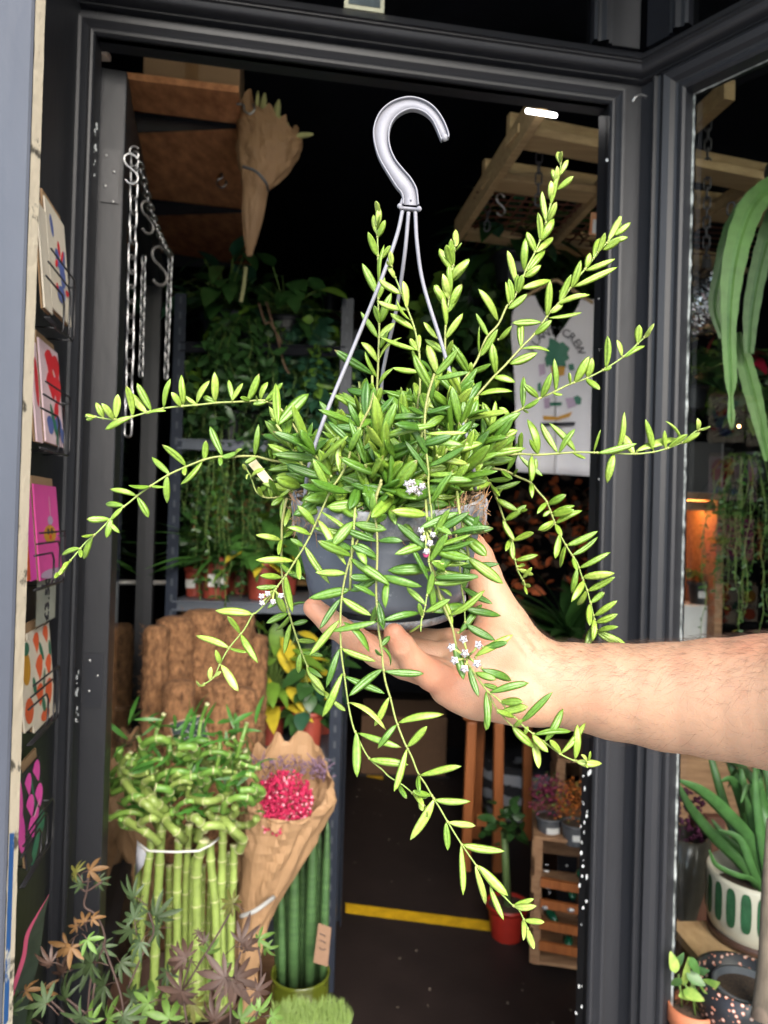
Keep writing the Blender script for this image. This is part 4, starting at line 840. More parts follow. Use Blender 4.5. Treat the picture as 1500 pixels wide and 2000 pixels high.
# ================================================================ SHOP, RIGHT OF THE DOORWAY
hr = thing('pallet_frame', P(1000, 300, 2.0), 'pale timber slatted frame hung from the ceiling above the plants', 'hanging frame')
ZR = 2.47
def onR(px, py, dz=0): return PZ(px, py, ZR + dz)
a, b = onR(1052, 205), onR(893, 452); dirR = (b - a).normalized(); a = a - dirR * .03
mb = MB(); mb.beam(a, b, .022, .075); mb.build('side_rail', WOODP, hr, smooth=False, bevel=.002)
for i, (xa, ya, xb, yb, hgt) in enumerate(((990, 262, 1178, 298, .055), (940, 350, 1180, 384, .05), (893, 452, 1150, 490, .05))):
    p, q = onR(xa, ya), onR(xb, yb); d = (q - p).normalized(); d.z = 0; q = p + d * 1.15; p = p + d * .012
    mb = MB(); mb.beam(p, q, .075, .022); mb.beam(p + Vector((0, .055, .05)), q + Vector((0, .055, .05)), .022, .07); mb.build('slat', WOODP, hr, smooth=False, bevel=.002)
mb = MB()
p = onR(1075, 470); mb.beam(onR(1180, 360), onR(1080, 470), .02, .05); mb.beam(onR(1500, 345, -.0), onR(1345, 440), .03, .045); mb.beam(onR(1425, 175, .12), onR(1330, 262, .12), .03, .05)
mb.build('brace', WOODP, hr, smooth=False)
mb = MB()
for k in range(9):
    p = onR(930 - k * 4, 375 + k * 11); mb.tube([p, p + Vector((1.15, .12, 0))], .003, 5)
for k in range(12):
    p = onR(950 + k * 30, 372); mb.tube([p, p + Vector((dirR.x, dirR.y, 0)) * .7], .003, 5)
mb.build('rod_grid', mat('rusty_rod', (.12, .04, .02), .6), hr)
DULL = mat('dull_steel', (.13, .13, .14), .5, metal=.6)
for i, (px, ya, yb, D, lab) in enumerate(((1055, 215, 400, 1.95, 'dull chain holding the pallet frame behind the long shoot'), (1383, 235, 520, 1.95, 'dull chain holding the mirror ball behind the window'), (955, 360, 450, 2.2, 'faint short chain at the left corner of the pallet frame'), (1428, 395, 470, 1.9, 'short dull chain right of the mirror ball chain'))):
    chain('hanging_chain', P(px, ya, D), P(px - 4, yb, D), .034, .0024, lab, mt=DULL, group='chains in the shop')
tl = P(1056, 221, 1.60); mb = MB(); mb.beam(P(1026, 216, 1.60), P(1088, 226, 1.60), .010, .009); mb.build
tlo = mb.build('tube_light', mat('lit_tube', (.9, .9, .9), .4, emit=(1, .97, .95), estr=4), bevel=.004); tag(tlo, 'short lit white tube light above the pallet frame', 'light')
shk = shook(P(978, 400, 2.0), .05, 'small shiny hook dangling from the pallet frame', rz=.4, group='metal hooks on the pallet frame')
random.seed(77)
plant('hanging_plant', P(1000, 560, 2.5), 'big dark leaved hanging plant under the pallet frame', 'broad', r=.20, h=.30, potr=.07, poth=.11, potm=POTB, mt=LG_B, n=70, L=.16, W=.09, mt2=LG_D, p2=.5, cat='hanging plant', sticker=1)
plant('hanging_plant', P(915, 600, 2.75), 'shaded small leaved hanging plant behind the left shoots', 'trail', r=.16, h=.5, potr=.07, poth=.12, potm=POTB, mt=LG_D, n=30, L=.07, W=.045, cat='hanging plant')
plant('hanging_plant', P(1105, 500, 2.9), 'dark trailing pothos above the white vest', 'trail', r=.22, h=.36, potr=.08, poth=.12, potm=POTB, mt=LG_D, n=34, L=.09, W=.06, cat='hanging plant', mt2=LG_M)
plant('hanging_plant', P(880, 860, 3.3), 'dim leafy plant hanging in the dark middle of the shop', 'broad', r=.26, h=.36, potr=.08, poth=.12, potm=POTB, mt=LG_D, n=60, L=.16, W=.08, cat='hanging plant')
pk = thing('seed_packet', P(1162, 455, 1.75), 'small orange and white packet clipped to the pallet frame', 'packet')
mb = MB(); mb.box(P(1163, 438, 1.75), (.027, .004, .055), Matrix.Rotation(.06, 3, 'Y')); mb.build('packet', mat('orange_packet', (.6, .13, .02), .4, col2=(.62, .38, .2), vscale=50), pk, smooth=False)
mb = MB(); mb.box(P(1163, 442, 1.747), (.014, .001, .034), Matrix.Rotation(.06, 3, 'Y')); mb.build('label', WHITE, pk, smooth=False)
# white vest with printed palm
vt = thing('white_vest', P(1090, 920, 2.75), 'white sleeveless vest printed with a green palm tree and arched lettering', 'vest')
DV = 2.3
half_r = [(580, 1120, 1150), (600, 1128, 1168), (640, 1150, 1172), (700, 1172, 1172), (760, 1160, 1166), (800, 1152, 1160), (860, 1160, 1162), (926, 1163, 1163)]
outl = [(1050, 596), (1046, 575), (1075, 592), (1110, 593), (1135, 580), (1172, 612), (1168, 700), (1160, 750), (1153, 790), (1158, 840), (1163, 928), (1008, 921), (1006, 840), (1004, 720), (996, 640), (1012, 590), (1020, 580)]
mb = MB(); n = len(outl); c_ = P(1085, 760, DV)
def vpt(x, y, off=0): return P(x, y, DV + .012 * math.sin(x * .07) * ((y - 560) / 370) - off)
rows_ = [(580, 1022, 1045, 1135, 1160), (596, 1008, 1052, 1128, 1170), (620, 1000, 1068, 1114, 1172), (660, 998, 1084, 1086, 1171), (720, 1003, 1085, 1086, 1168), (780, 1006, 1085, 1086, 1156), (850, 1007, 1085, 1086, 1158), (926, 1008, 1085, 1086, 1163)]
for s_ in (0, 1):
    def f(u, v, s_=s_):
        k = u * (len(rows_) - 1); i = min(int(k), len(rows_) - 2); t = k - i; r = [x + (y - x) * t for x, y in zip(rows_[i], rows_[i + 1])]
        x = r[1] + (r[2] - r[1]) * v if s_ == 0 else r[3] + (r[4] - r[3]) * v
        return vpt(x, r[0] + (x - 1085) * .06)
    mb.grid(f, 28, 12)
mb.build('cloth', WCLOTH, vt, solid=.002)
def vblob(pts, k, name):
    mb = MB(); n = len(pts); cx = sum(p[0] for p in pts) / n; cy = sum(p[1] for p in pts) / n
    mb.add([vpt(cx, cy, .006)] + [vpt(x, y, .006) for x, y in pts], [(0, i + 1, (i + 1) % n + 1) for i in range(n)]); mb.build(name, CM[k], vt, smooth=False)
vblob([(1073, 660), (1085, 664), (1092, 670), (1100, 668), (1113, 680), (1108, 690), (1112, 700), (1104, 706), (1106, 716), (1094, 714), (1082, 716), (1072, 712), (1068, 718), (1064, 700), (1068, 692), (1064, 684), (1072, 676)], 'green', 'palm_print')
vblob([(1076, 716), (1104, 716), (1102, 732), (1088, 736), (1079, 732)], 'tan', 'trunk_print')
vblob([(1052, 712), (1064, 710), (1066, 730), (1054, 734)], 'lilac', 'print'); vblob([(1110, 712), (1120, 710), (1122, 722), (1112, 724)], 'green', 'print')
vblob([(1120, 776), (1128, 772), (1136, 778), (1134, 790), (1124, 790)], 'green', 'print'); vblob([(1104, 778), (1120, 776), (1126, 792), (1110, 798)], 'lilac', 'print')
vblob([(1062, 778), (1074, 776), (1074, 796), (1064, 798)], 'lilac', 'print'); vblob([(1074, 786), (1098, 786), (1096, 792), (1074, 792)], 'green', 'print')
vblob([(1060, 812), (1090, 816), (1118, 804), (1112, 814), (1090, 820), (1062, 820)], 'tan', 'print'); vblob([(1056, 826), (1124, 824), (1122, 831), (1056, 832)], 'ink', 'print')
vblob([(1050, 750), (1056, 746), (1058, 764), (1050, 764)], 'green', 'print')
word = 'PLANT°CREW'
for i, ch in enumerate(word):
    an = R(-68 + i * 136 / 9); q = vpt(1086 + 50 * math.sin(an), 703 - 56 * math.cos(an), .008)
    ud = Vector((math.sin(an), 0, math.cos(an))); xd = Vector((math.cos(an), 0, -math.sin(an))); text(ch, 'letter', CM['ink'], vt, q, xd, ud, .036)
mb = MB(); mb.tube(crom([P(1020, 582, DV), P(1060, 560, DV), P(1085, 548, DV), P(1110, 562, DV), P(1158, 592, DV)]), .006, 6); mb.build('hanger', WOODP, vt)
# dried flowers, leaves, stool, striped basket, heathers, crates
random.seed(40)
plant('dried_flowers', P(1080, 1240, 3.2), 'rusty orange dried flowers massed under the white vest', 'bush', r=.30, h=.66, potr=.12, poth=.1, potm=POTB, mt=mat('rust_petals', (.34, .07, .015), .8, var=.4), n=420, L=.06, W=.04, mt2=mat('dark_bronze_leaf', (.035, .018, .01), .7), p2=.55, cat='dried flowers')
plant('strap_plant', P(1110, 1290, 2.85), 'broad dark green strap leaves behind the thumb and wrist', 'strap', r=.2, h=.3, potr=.08, poth=.1, potm=POTB, mt=LG_D, n=46, L=.40, W=.05, mt2=LG_M)
st_ = thing('wooden_stool', P(975, 1620, 3.15).xy.to_3d(), 'orange stained wooden stool standing under the forearm', 'stool')
zt = P(970, 1395, 3.15).z; mb = MB(); mb.box((P(985, 1000, 3.2).x, 3.27, zt), (.34, .34, .03)); mb.build('seat', WOODO, st_, smooth=False, bevel=.005)
for (xa, xb, D) in ((932, 928, 3.1), (985, 990, 3.1), (1042, 1050, 3.14), (950, 946, 3.42), (1040, 1046, 3.42)):
    if xa == 1042: continue
    a, b = P(xa, 1000, D), P(xb, 1000, D); a.z = zt - .02; b.z = 0; mb = MB(); mb.beam(a, b, .042, .042, up=(0, 1, 0)); mb.build('leg', WOODO, st_, smooth=False, bevel=.004)
a, b = P(930, 1600, 3.1), P(985, 1606, 3.1); mb = MB(); mb.beam(a, b, .02, .05); mb.build('rail', WOODO, st_, smooth=False)
sb = thing('striped_basket', (P(1030, 1000, 3.7).x, 3.7, 0), 'tall black basket with wavy white stripes behind the stool', 'basket')
ZZ = mat('zebra_weave', (.02, .02, .025), .9); nt2 = ZZ.node_tree; wv = nt2.nodes.new('ShaderNodeTexWave'); wv.bands_direction = 'Z'; wv.inputs['Scale'].default_value = 3.3; wv.inputs['Distortion'].default_value = 3.0; wv.inputs['Detail'].default_value = 3; wv.inputs['Detail Scale'].default_value = 2.5
rp = nt2.nodes.new('ShaderNodeValToRGB'); rp.color_ramp.elements[0].position = .45; rp.color_ramp.elements[1].position = .6; rp.color_ramp.elements[0].color = (.02, .02, .025, 1); rp.color_ramp.elements[1].color = (.33, .34, .37, 1)
tc2 = nt2.nodes.new('ShaderNodeTexCoord'); nt2.links.new(tc2.outputs['Object'], wv.inputs[0]); nt2.links.new(wv.outputs[0], rp.inputs[0]); nt2.links.new(rp.outputs[0], nt2.nodes['Principled BSDF'].inputs['Base Color'])
zt2 = P(1030, 1478, 3.7).z; mb = MB(); mb.lathe([(.15, 0), (.19, .04), (.21, zt2 * .5), (.20, zt2 - .02), (.185, zt2), (.16, zt2 - .02), (.01, zt2 - .04)], (P(1030, 1000, 3.7).x, 3.7, 0), 40, wob=.05); mb.build('weave', ZZ, sb)
def crate(name, px, yt, D, wd, dp, ht, yaw, label, fill=True, mt=WOODC, group='wooden crates'):
    o = P(px, yt, D); ang = yaw; z0 = o.z - ht; rot = Matrix.Rotation(ang, 3, 'Z'); org = Vector((o.x, o.y, z0)); t = thing(name, org, label, 'crate', group)
    def L_(x, y, z): return org + rot @ Vector((x, y, 0)) + Vector((0, 0, z))
    mb = MB()
    for (x, y) in ((.0, .0), (wd, .0), (0, dp), (wd, dp)): mb = MB(); mb.box(L_(x + (.012 if x == 0 else -.012), y + (.012 if y == 0 else -.012), ht / 2), (.024, .024, ht), rot); mb.build('corner_post', mt, t, smooth=False)
    for z in [.03 + k * (ht - .06) / 3 for k in range(4)]:
        mb = MB(); mb.box(L_(wd / 2, dp + .005, z), (wd, .009, .055), rot); mb.box(L_(-.005, dp / 2, z), (.009, dp, .055), rot); mb.box(L_(wd + .005, dp / 2, z), (.009, dp, .055), rot); mb.build('slat', mt, t, smooth=False)
    mb = MB(); mb.box(L_(wd / 2, dp / 2, ht + .006), (wd + .012, dp, .012), rot); mb.build('top_board', mt, t, smooth=False); mb = MB(); mb.box(L_(wd / 2, dp / 2, .006), (wd - .004, dp - .004, .01), rot); mb.build('bottom_board', mt, t, smooth=False)
    return t, L_
ct, Lf = crate('wooden_crate', 1046, 1640, 2.42, .44, .30, .415, -.20, 'open wooden crate on the floor holding green bottles below the heathers')
for z in (.06, .13, .20, .27):
    mb = MB(); mb.beam(Lf(.02, -.006, z + .01), Lf(.42, -.006, z - .01), .012, .028, up=(0, 0, 1)); mb.build('front_slat', WOODO, ct, smooth=False)
random.seed(9)
WRP = mat('clear_wrap', (.30, .30, .32), .2, spec=.8, var=.4)
BG = mat('green_bottle_glass', (.01, .12, .06), .1, spec=.9, coat=.5)
for i in range(4):
    q = Lf(U(.05, .2), U(.03, .2), .05 + .075 * (i % 4)); mb = MB(); d = Vector((U(-.3, .3), -1, U(-.1, .2))).normalized(); mb.tube([q, q + d * .02, q + d * .06], [.018, .018, .009], 9)
    tag(mb.build('green_bottle', BG), ('green bottle on the bottom tier of the open floor crate', 'green bottle on the second tier from the floor in the open crate', 'green bottle on the third tier of the open floor crate', 'green bottle on the top tier of the open floor crate')[i], 'bottle', 'green bottles in the crate')
for i in range(16):
    mb = MB(); mb.ball(Lf(U(.03, .41), U(-.015, .05), U(.04, .36)), U(.004, .011), 6, sc=(U(.6, 2), 1, U(.4, 1))); mb.build('bottle_wrap', WRP, ct, smooth=False)
ct2, _ = crate('wooden_crate', 1092, 1488, 2.75, .34, .26, .30, -.15, 'upper wooden crate behind the heather pots')
mb = MB(); bxp = P(1092, 1530, 2.75); 
mb.box((bxp.x + .17, 2.86, (bxp.z - .12) / 2), (.36, .30, bxp.z - .14)); tag(mb.build('storage_cabinet', PAINT_D, smooth=False, bevel=.004), 'dark cabinet carrying the upper crate', 'cabinet')
HP = mat('purple_heather', (.17, .018, .055), .9, var=.5, vscale=100); HO = mat('orange_heather', (.36, .10, .012), .9, var=.5, vscale=100)
for px, yb, mt_, lab in ((1072, 1622, HP, 'purple heather in a dark grey pot with a white label on the crate'), (1122, 1632, HO, 'orange heather in a grey pot with a white label nearest the jamb')):
    D = 2.47 if px == 1072 else 2.42; q = P(px, yb, D); q.z = .4275 + .002
    plant('heather', q, lab, 'bush', r=.075, h=.15, potr=.045, poth=.07, potm=POTG, mt=mt_, n=700, L=.012, W=.006, sticker=.6, mt2=mat('heather_green', (.08, .12, .02), .9), p2=.15, group='heather pots')
rp_ = thing('red_pot', (P(1012, 1000, 2.62).x, 2.62, 0), 'red plastic pot standing on the dark floor at the end of the yellow tape', 'pot'); pot(rp_, .075, .12, mat('red_plastic', (.30, .02, .012), .4))
mb = MB(); mb.tube([Vector(rp_['_w']) + Vector((0, 0, .1)), Vector(rp_['_w']) + Vector((-.02, 0, .38))], [.016, .012], 9); mb.build('stem', mat('thick_green_stem', (.10, .16, .05), .6), rp_)
mb = MB()
for i in range(50): q = Vector(rp_['_w']) + Vector((-.02, 0, .40)) + rdir() * U(.02, .09); simple_leaf(mb, q, rdir(-.4, .8), rdir(0, 1), .05, .03, shape=1)
mb.build('foliage', [LG_D], rp_)
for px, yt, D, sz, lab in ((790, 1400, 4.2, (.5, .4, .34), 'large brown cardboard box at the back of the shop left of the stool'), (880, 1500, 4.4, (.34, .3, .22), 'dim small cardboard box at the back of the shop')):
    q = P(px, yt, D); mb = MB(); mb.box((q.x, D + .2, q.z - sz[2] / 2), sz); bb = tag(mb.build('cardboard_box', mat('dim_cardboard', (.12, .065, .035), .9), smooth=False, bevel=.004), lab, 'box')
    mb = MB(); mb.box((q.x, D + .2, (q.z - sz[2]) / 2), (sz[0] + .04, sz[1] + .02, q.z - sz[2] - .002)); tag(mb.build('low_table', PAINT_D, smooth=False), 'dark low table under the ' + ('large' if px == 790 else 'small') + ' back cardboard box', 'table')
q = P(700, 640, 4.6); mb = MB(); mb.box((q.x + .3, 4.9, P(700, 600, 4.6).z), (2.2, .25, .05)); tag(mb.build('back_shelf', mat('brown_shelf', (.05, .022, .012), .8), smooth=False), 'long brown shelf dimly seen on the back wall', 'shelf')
random.seed(3)
for k, (px, D) in enumerate(((640, 4.7), (760, 4.8), (860, 4.75))):
    plant('potted_plant', (P(px, 600, D).x, D + .15, P(700, 600, 4.6).z + .03), ('spidery', 'round leaved', 'drooping')[k] + ' plant on the long back shelf in the dark', 'broad', r=.2, h=.25, potr=.08, poth=.13, potm=POTB, mt=LG_D, n=30, L=.16, W=.09, group='plants on the back shelf')
# ================================================================ BEHIND THE WINDOW
random.seed(50)
mbl = thing('mirror_ball', P(1376, 592, 1.95), 'silver mirror ball hanging on a chain behind the window', 'mirror ball')
c = P(1378, 590, 1.95); r_ = m(63, 1.95); mb = MB()
NLAT = 26
for i in range(NLAT):
    t0, t1 = math.pi * (i + .06) / NLAT, math.pi * (i + .94) / NLAT; nn_ = max(4, int(2 * NLAT * math.sin((t0 + t1) / 2)))
    for k in range(nn_):
        a0, a1 = 2 * math.pi * (k + .05) / nn_, 2 * math.pi * (k + .95) / nn_; j = rdir() * r_ * .035
        mb.add([c + Vector((r_ * math.sin(t) * math.cos(a), r_ * math.sin(t) * math.sin(a), r_ * math.cos(t))) + j * s for t, a, s in ((t0, a0, 1), (t1, a0, -1), (t1, a1, 1), (t0, a1, -1))], [(0, 1, 2, 3)])
mb.build('mirror_tiles', mat('mirror', (.85, .85, .87), .22, metal=1.0, var=.05), mbl, smooth=False)
mb = MB(); mb.ball(c, r_ * .985, 24); mb.build('core', POTB, mbl)
mb = MB(); mb.lathe([(.001, .03), (.012, .028), (.014, .0)], c + Vector((0, 0, r_ * .99)), 14); mb.build('cap', DULL, mbl)
FAIRY = mat('fairy_bulb', (1, .6, .3), .4, emit=(1, .5, .2), estr=9)
fl_ = thing('fairy_lights', P(1370, 700, 2.3), 'string of tiny warm lights on a thin wire behind the window', 'fairy lights')
mb = MB(); pp = [P(1165, 601, 2.6), P(1157, 806, 2.6), P(1250, 760, 2.5), P(1340, 722, 2.35), P(1371, 697, 2.3), P(1362, 797, 2.3), P(1442, 833, 2.2), P(1345, 1000, 2.28)]; mb.tube(crom(pp, 8), .0008, 4); mb.build('cord', POTB, fl_)
for p in pp[:-1]:
    if p == pp[2]: continue
    mb = MB(); mb.ball(p - Vector((0, .004, 0)), .0042, 8); mb.build('bulb', FAIRY, fl_)
# epiphyllum
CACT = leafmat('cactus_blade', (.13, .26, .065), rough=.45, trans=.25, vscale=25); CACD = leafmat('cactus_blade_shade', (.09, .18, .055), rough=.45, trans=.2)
ep = thing('orchid_cactus', P(1570, 330, 1.52), 'hanging orchid cactus with long scalloped flat green blades behind the window', 'hanging plant')
pot_o = Vector(ep['_w']); mb = MB(); mb.lathe([(.05, -.09), (.07, .0), (.075, .0), (.075, .012), (.066, .012)], pot_o, 26); mb.build('pot', POTB, ep)
mb = MB()
for a in range(3): an = a * 2.1; mb.tube([pot_o + Vector((.07 * math.cos(an), .07 * math.sin(an), .01)), pot_o + Vector((0, 0, .35))], .0012, 4)
mb.tube([pot_o + Vector((0, 0, .35)), Vector((pot_o.x, pot_o.y, 3.2))], .0015, 5)
mb.build('hanger_wires', WIRE, ep)
def blade(pts, D, mt):
    """pts: (x, y, halfwidth px, dz)"""
    mb = MB(); q = crom([P(x, y, D + dz) for x, y, w_, dz in pts], 9); ws = []
    for i in range(len(pts) - 1):
        for k in range(9): ws.append(pts[i][2] + (pts[i + 1][2] - pts[i][2]) * k / 9)
    ws.append(pts[-1][2]); vs = []
    for i, p in enumerate(q):
        d = (q[min(i + 1, len(q) - 1)] - q[max(i - 1, 0)]).normalized(); y = Vector((0, 1, 0)); s = d.cross(y).normalized(); hw = m(ws[i], D) * .80 * (1 + .09 * abs(math.sin(i * .8)))
        vs += [p - s * hw, p - s * hw * .25 + Vector((0, -.0002, 0)), p + Vector((0, -.0028, 0)), p + s * hw * .25 + Vector((0, -.0002, 0)), p + s * hw]
    mb.add(vs, [(i * 5 + k, i * 5 + k + 1, i * 5 + 6 + k, i * 5 + 5 + k) for i in range(len(q) - 1) for k in range(4)]); mb.build('blade', mt, ep, smooth=False, solid=.0012)
blade([(1560, 330, 14, 0), (1500, 370, 26, -.02), (1460, 420, 30, -.03), (1432, 520, 27, -.04), (1423, 640, 17, -.04), (1427, 740, 14, -.04), (1427, 775, 5, -.04), (1428, 815, 9, -.04), (1429, 838, 2, -.04)], 1.5, CACT)
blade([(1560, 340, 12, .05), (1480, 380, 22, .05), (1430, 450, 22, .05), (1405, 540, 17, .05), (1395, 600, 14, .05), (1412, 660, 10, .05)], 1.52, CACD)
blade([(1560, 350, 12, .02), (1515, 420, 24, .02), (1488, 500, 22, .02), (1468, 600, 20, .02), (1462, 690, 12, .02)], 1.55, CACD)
blade([(1440, 650, 9, .06), (1452, 700, 20, .06), (1468, 760, 22, .06), (1485, 830, 17, .06), (1500, 900, 9, .06)], 1.55, CACT)
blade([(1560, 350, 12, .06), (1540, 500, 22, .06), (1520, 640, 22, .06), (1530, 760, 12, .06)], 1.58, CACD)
# shop plants behind the glass
random.seed(61)
plant('hanging_plant', P(1350, 800, 2.25), 'pothos with large lit leaves under the mirror ball', 'broad', r=.14, h=.16, potr=.05, poth=.07, potm=POTB, mt=LG_D, n=40, L=.13, W=.10, mt2=LG_L, p2=.25, cat='hanging plant')
plant('hanging_plant', P(1465, 940, 2.05), 'fine stringy green plant trailing behind the window', 'trail', r=.09, h=.55, potr=.05, poth=.08, potm=POTB, mt=LG_D, n=50, L=.018, W=.008, mt2=LG_M, p2=.5, cat='hanging plant')
plant('hanging_plant', P(1395, 905, 2.6), 'dark dense foliage behind the fairy lights', 'bush', r=.28, h=.4, potr=.06, poth=.05, potm=POTB, mt=LG_D, n=260, L=.08, W=.04, cat='hanging plant')
plant('anthurium', P(1430, 760, 2.35), 'dim red flowered plant behind the long cactus blade', 'broad', r=.12, h=.16, potr=.05, poth=.08, potm=POTB, mt=LG_D, n=26, L=.09, W=.07, mt2=mat('red_spathe', (.30, .01, .03), .4), p2=.3)
wc = thing('display_crate', P(1365, 1250, 2.45), 'upright wooden crate glowing orange inside behind the window', 'crate')
a0 = P(1290, 1262, 2.34); a1 = P(1412, 978, 2.34); WX, WZ = a1.x - a0.x, a1.z - a0.z; mb = MB()
mb.box((a0.x + WX / 2, 2.60, a0.z + WZ / 2), (WX, .012, WZ)); mb.build('back_board', WOODC, wc, smooth=False)
mb = MB(); mb.box((a1.x - .013, 2.46, a0.z + WZ / 2), (.024, .27, WZ)); mb.box((a0.x + .013, 2.46, a0.z + WZ / 2), (.024, .27, WZ)); mb.build('side_board', WOODC, wc, smooth=False)
mb = MB(); mb.box((a0.x + WX / 2, 2.46, a1.z + .012), (WX + .01, .28, .022)); mb.build('top_board', WOODC, wc, smooth=False); mb = MB(); mb.box((a0.x + WX / 2, 2.46, a0.z - .012), (WX + .01, .28, .022)); mb.build('bottom_board', WOODC, wc, smooth=False); mb = MB(); mb.box((a0.x + WX / 2, 2.33, a1.z - .02), (WX - .06, .012, .03)); mb.build('cross_board', WOODC, wc, smooth=False)
mb = MB()
for k in range(3): mb.box((a0.x + WX * (.3 + .25 * k), 2.591, a0.z + WZ / 2), (.006, .006, WZ - .01))
mb.build('board_gap', PAINT_D, wc, smooth=False)
mb = MB(); mb.box((a0.x + WX / 2, 2.42, a1.z - .006), (WX * .7, .014, .008)); tag(mb.build('led_strip', mat('warm_led', (1, .6, .3), .4, emit=(1, .42, .12), estr=26), smooth=False), 'warm led strip lighting the display crate from above', 'light')
ob_ = thing('storage_box', P(1360, 1250, 2.38), 'white storage box inside the glowing crate', 'box'); q = P(1356, 1212, 2.40); mb = MB(); q0 = a0.z; zt3 = P(1356, 1182, 2.38).z; mb.box((q.x, 2.45, (q0 + zt3) / 2), (m(84, 2.4), .14, zt3 - q0)); mb.build('box', WHITE, ob_, smooth=False, bevel=.006)
plant('potted_plant', (P(1370, 1170, 2.42).x, 2.43, zt3), 'small plant in a black pot with a white label on the white box', 'broad', r=.035, h=.10, potr=.042, poth=.075, potm=POTB, mt=LG_D, n=6, L=.045, W=.04, mt2=LG_L, sticker=.1)
mb = MB(); mb.box((a0.x + WX / 2 + .1, 2.50, (a0.z - .024) / 2), (WX + .5, .42, a0.z - .026)); tag(mb.build('shop_counter', WOODC, smooth=False, bevel=.004), 'brown wooden counter carrying the glowing crate', 'counter')
dk = thing('dark_frame', P(1370, 975, 2.5), 'dark framed box standing on top of the glowing crate', 'frame'); q = P(1368, 930, 2.5); mb = MB(); mb.box((q.x, 2.5, a1.z + .025 + .09), (.12, .05, .18)); mb.build('panel', PAINT_D, dk, smooth=False)
mb = MB(); mb.box((q.x + .063, 2.475, a1.z + .12), (.006, .006, .17)); mb.box((q.x, 2.473, a1.z + .03), (.12, .006, .006)); mb.build('edge_strip', DULL, dk, smooth=False)
# window ledge items
lg = thing('osb_bench', P(1420, 1850, 1.6), 'osb topped wooden bench carrying the green striped planter', 'bench')
ZBN = P(1470, 1858, 1.50).z; q = [PZ(1306, 1800, ZBN), PZ(1425, 1940, ZBN), PZ(1620, 1900, ZBN), PZ(1480, 1796, ZBN)]
mb = MB(); mb.add(q + [p - Vector((0, 0, .018)) for p in q], [(0, 1, 2, 3), (7, 6, 5, 4), (0, 4, 5, 1), (1, 5, 6, 2), (2, 6, 7, 3), (3, 7, 4, 0)]); mb.build('top', OSBL, lg, smooth=False)
mb = MB(); q2 = [p + (q[(i + 2) % 4] - p) * .05 for i, p in enumerate(q)]; mb.add([p - Vector((0, 0, .0185)) for p in q2] + [Vector((p.x, p.y, .0)) for p in q2], [(0, 4, 5, 1), (1, 5, 6, 2), (2, 6, 7, 3), (3, 7, 4, 0)]); mb.build('base', WOODC, lg, smooth=False)
pc_ = PZ(1482, 1828, ZBN); sp = thing('striped_planter', pc_, 'cream planter painted with upright dark green ovals holding a big leafy plant', 'planter')
r_ = m(97, pc_.y); hz = P(1482, 1700, pc_.y).z - ZBN; GLZ = mat('cream_glaze', (.50, .46, .37), .3, var=.05, vscale=20, spec=.6); GRG = mat('green_glaze', (.03, .10, .045), .25, var=.25, vscale=60)
mb = MB(); mb.lathe([(r_ * .90, .018), (r_ * .95, .03), (r_, .06), (r_, hz - .01), (r_ * .97, hz), (r_ * .92, hz - .003), (r_ * .9, hz - .03), (r_ * .88, hz * .5), (.001, hz * .5)], pc_, 56); mb.build('bowl', GLZ, sp)
mb = MB(); mb.lathe([(r_ * .86, .0), (r_ * .95, .004), (r_ * .96, .018), (r_ * .9, .019)], pc_, 56); mb.build('foot_ring', mat('brown_foot', (.07, .035, .025), .35), sp)
for k in range(22):
    an = 2 * math.pi * k / 22; mb = MB(); n = 20; vs = [pc_]; vs = []
    for j in range(n):
        t = 2 * math.pi * j / n; x, y = .0105 * math.copysign(abs(math.cos(t)) ** .7, math.cos(t)), (hz - .06) / 2 * math.copysign(abs(math.sin(t)) ** .55, math.sin(t)); aa = an + x / r_
        vs.append(pc_ + Vector(((r_ + .0006) * math.cos(aa), (r_ + .0006) * math.sin(aa), .045 + (hz - .065) / 2 + y + .006)))
    mb.add(vs, [tuple(range(n))]); mb.build('oval', GRG, sp, smooth=False)
mb = MB(); mb.lathe([(r_ * .89, hz - .05), (.001, hz - .045)], pc_, 24); mb.build('soil', SOIL, sp)
mb = MB(); random.seed(8); cc = pc_ + Vector((.045, -.02, hz - .04))
def arch(pts, hw, D):
    q = crom([P(x, y, D + dz) for x, y, dz in pts], 7); N = len(q); vs = []
    for i, p in enumerate(q):
        d = (q[min(i + 1, N - 1)] - q[max(i - 1, 0)]).normalized(); s = d.cross(Vector((.15, 1, .25))).normalized(); t = i / (N - 1); ww_ = m(hw, D) * .68 * (math.sin(math.pi * min(1, .12 + t * .86)) ** .7)
        up = s.cross(d) * ww_ * .22
        vs += [p - s * ww_ + up, p - s * ww_ * .5 + up * .3, p, p + s * ww_ * .5 + up * .3, p + s * ww_ + up]
    mb.add(vs, [(i * 5 + k, i * 5 + k + 1, i * 5 + 6 + k, i * 5 + 5 + k) for i in range(N - 1) for k in range(4)])
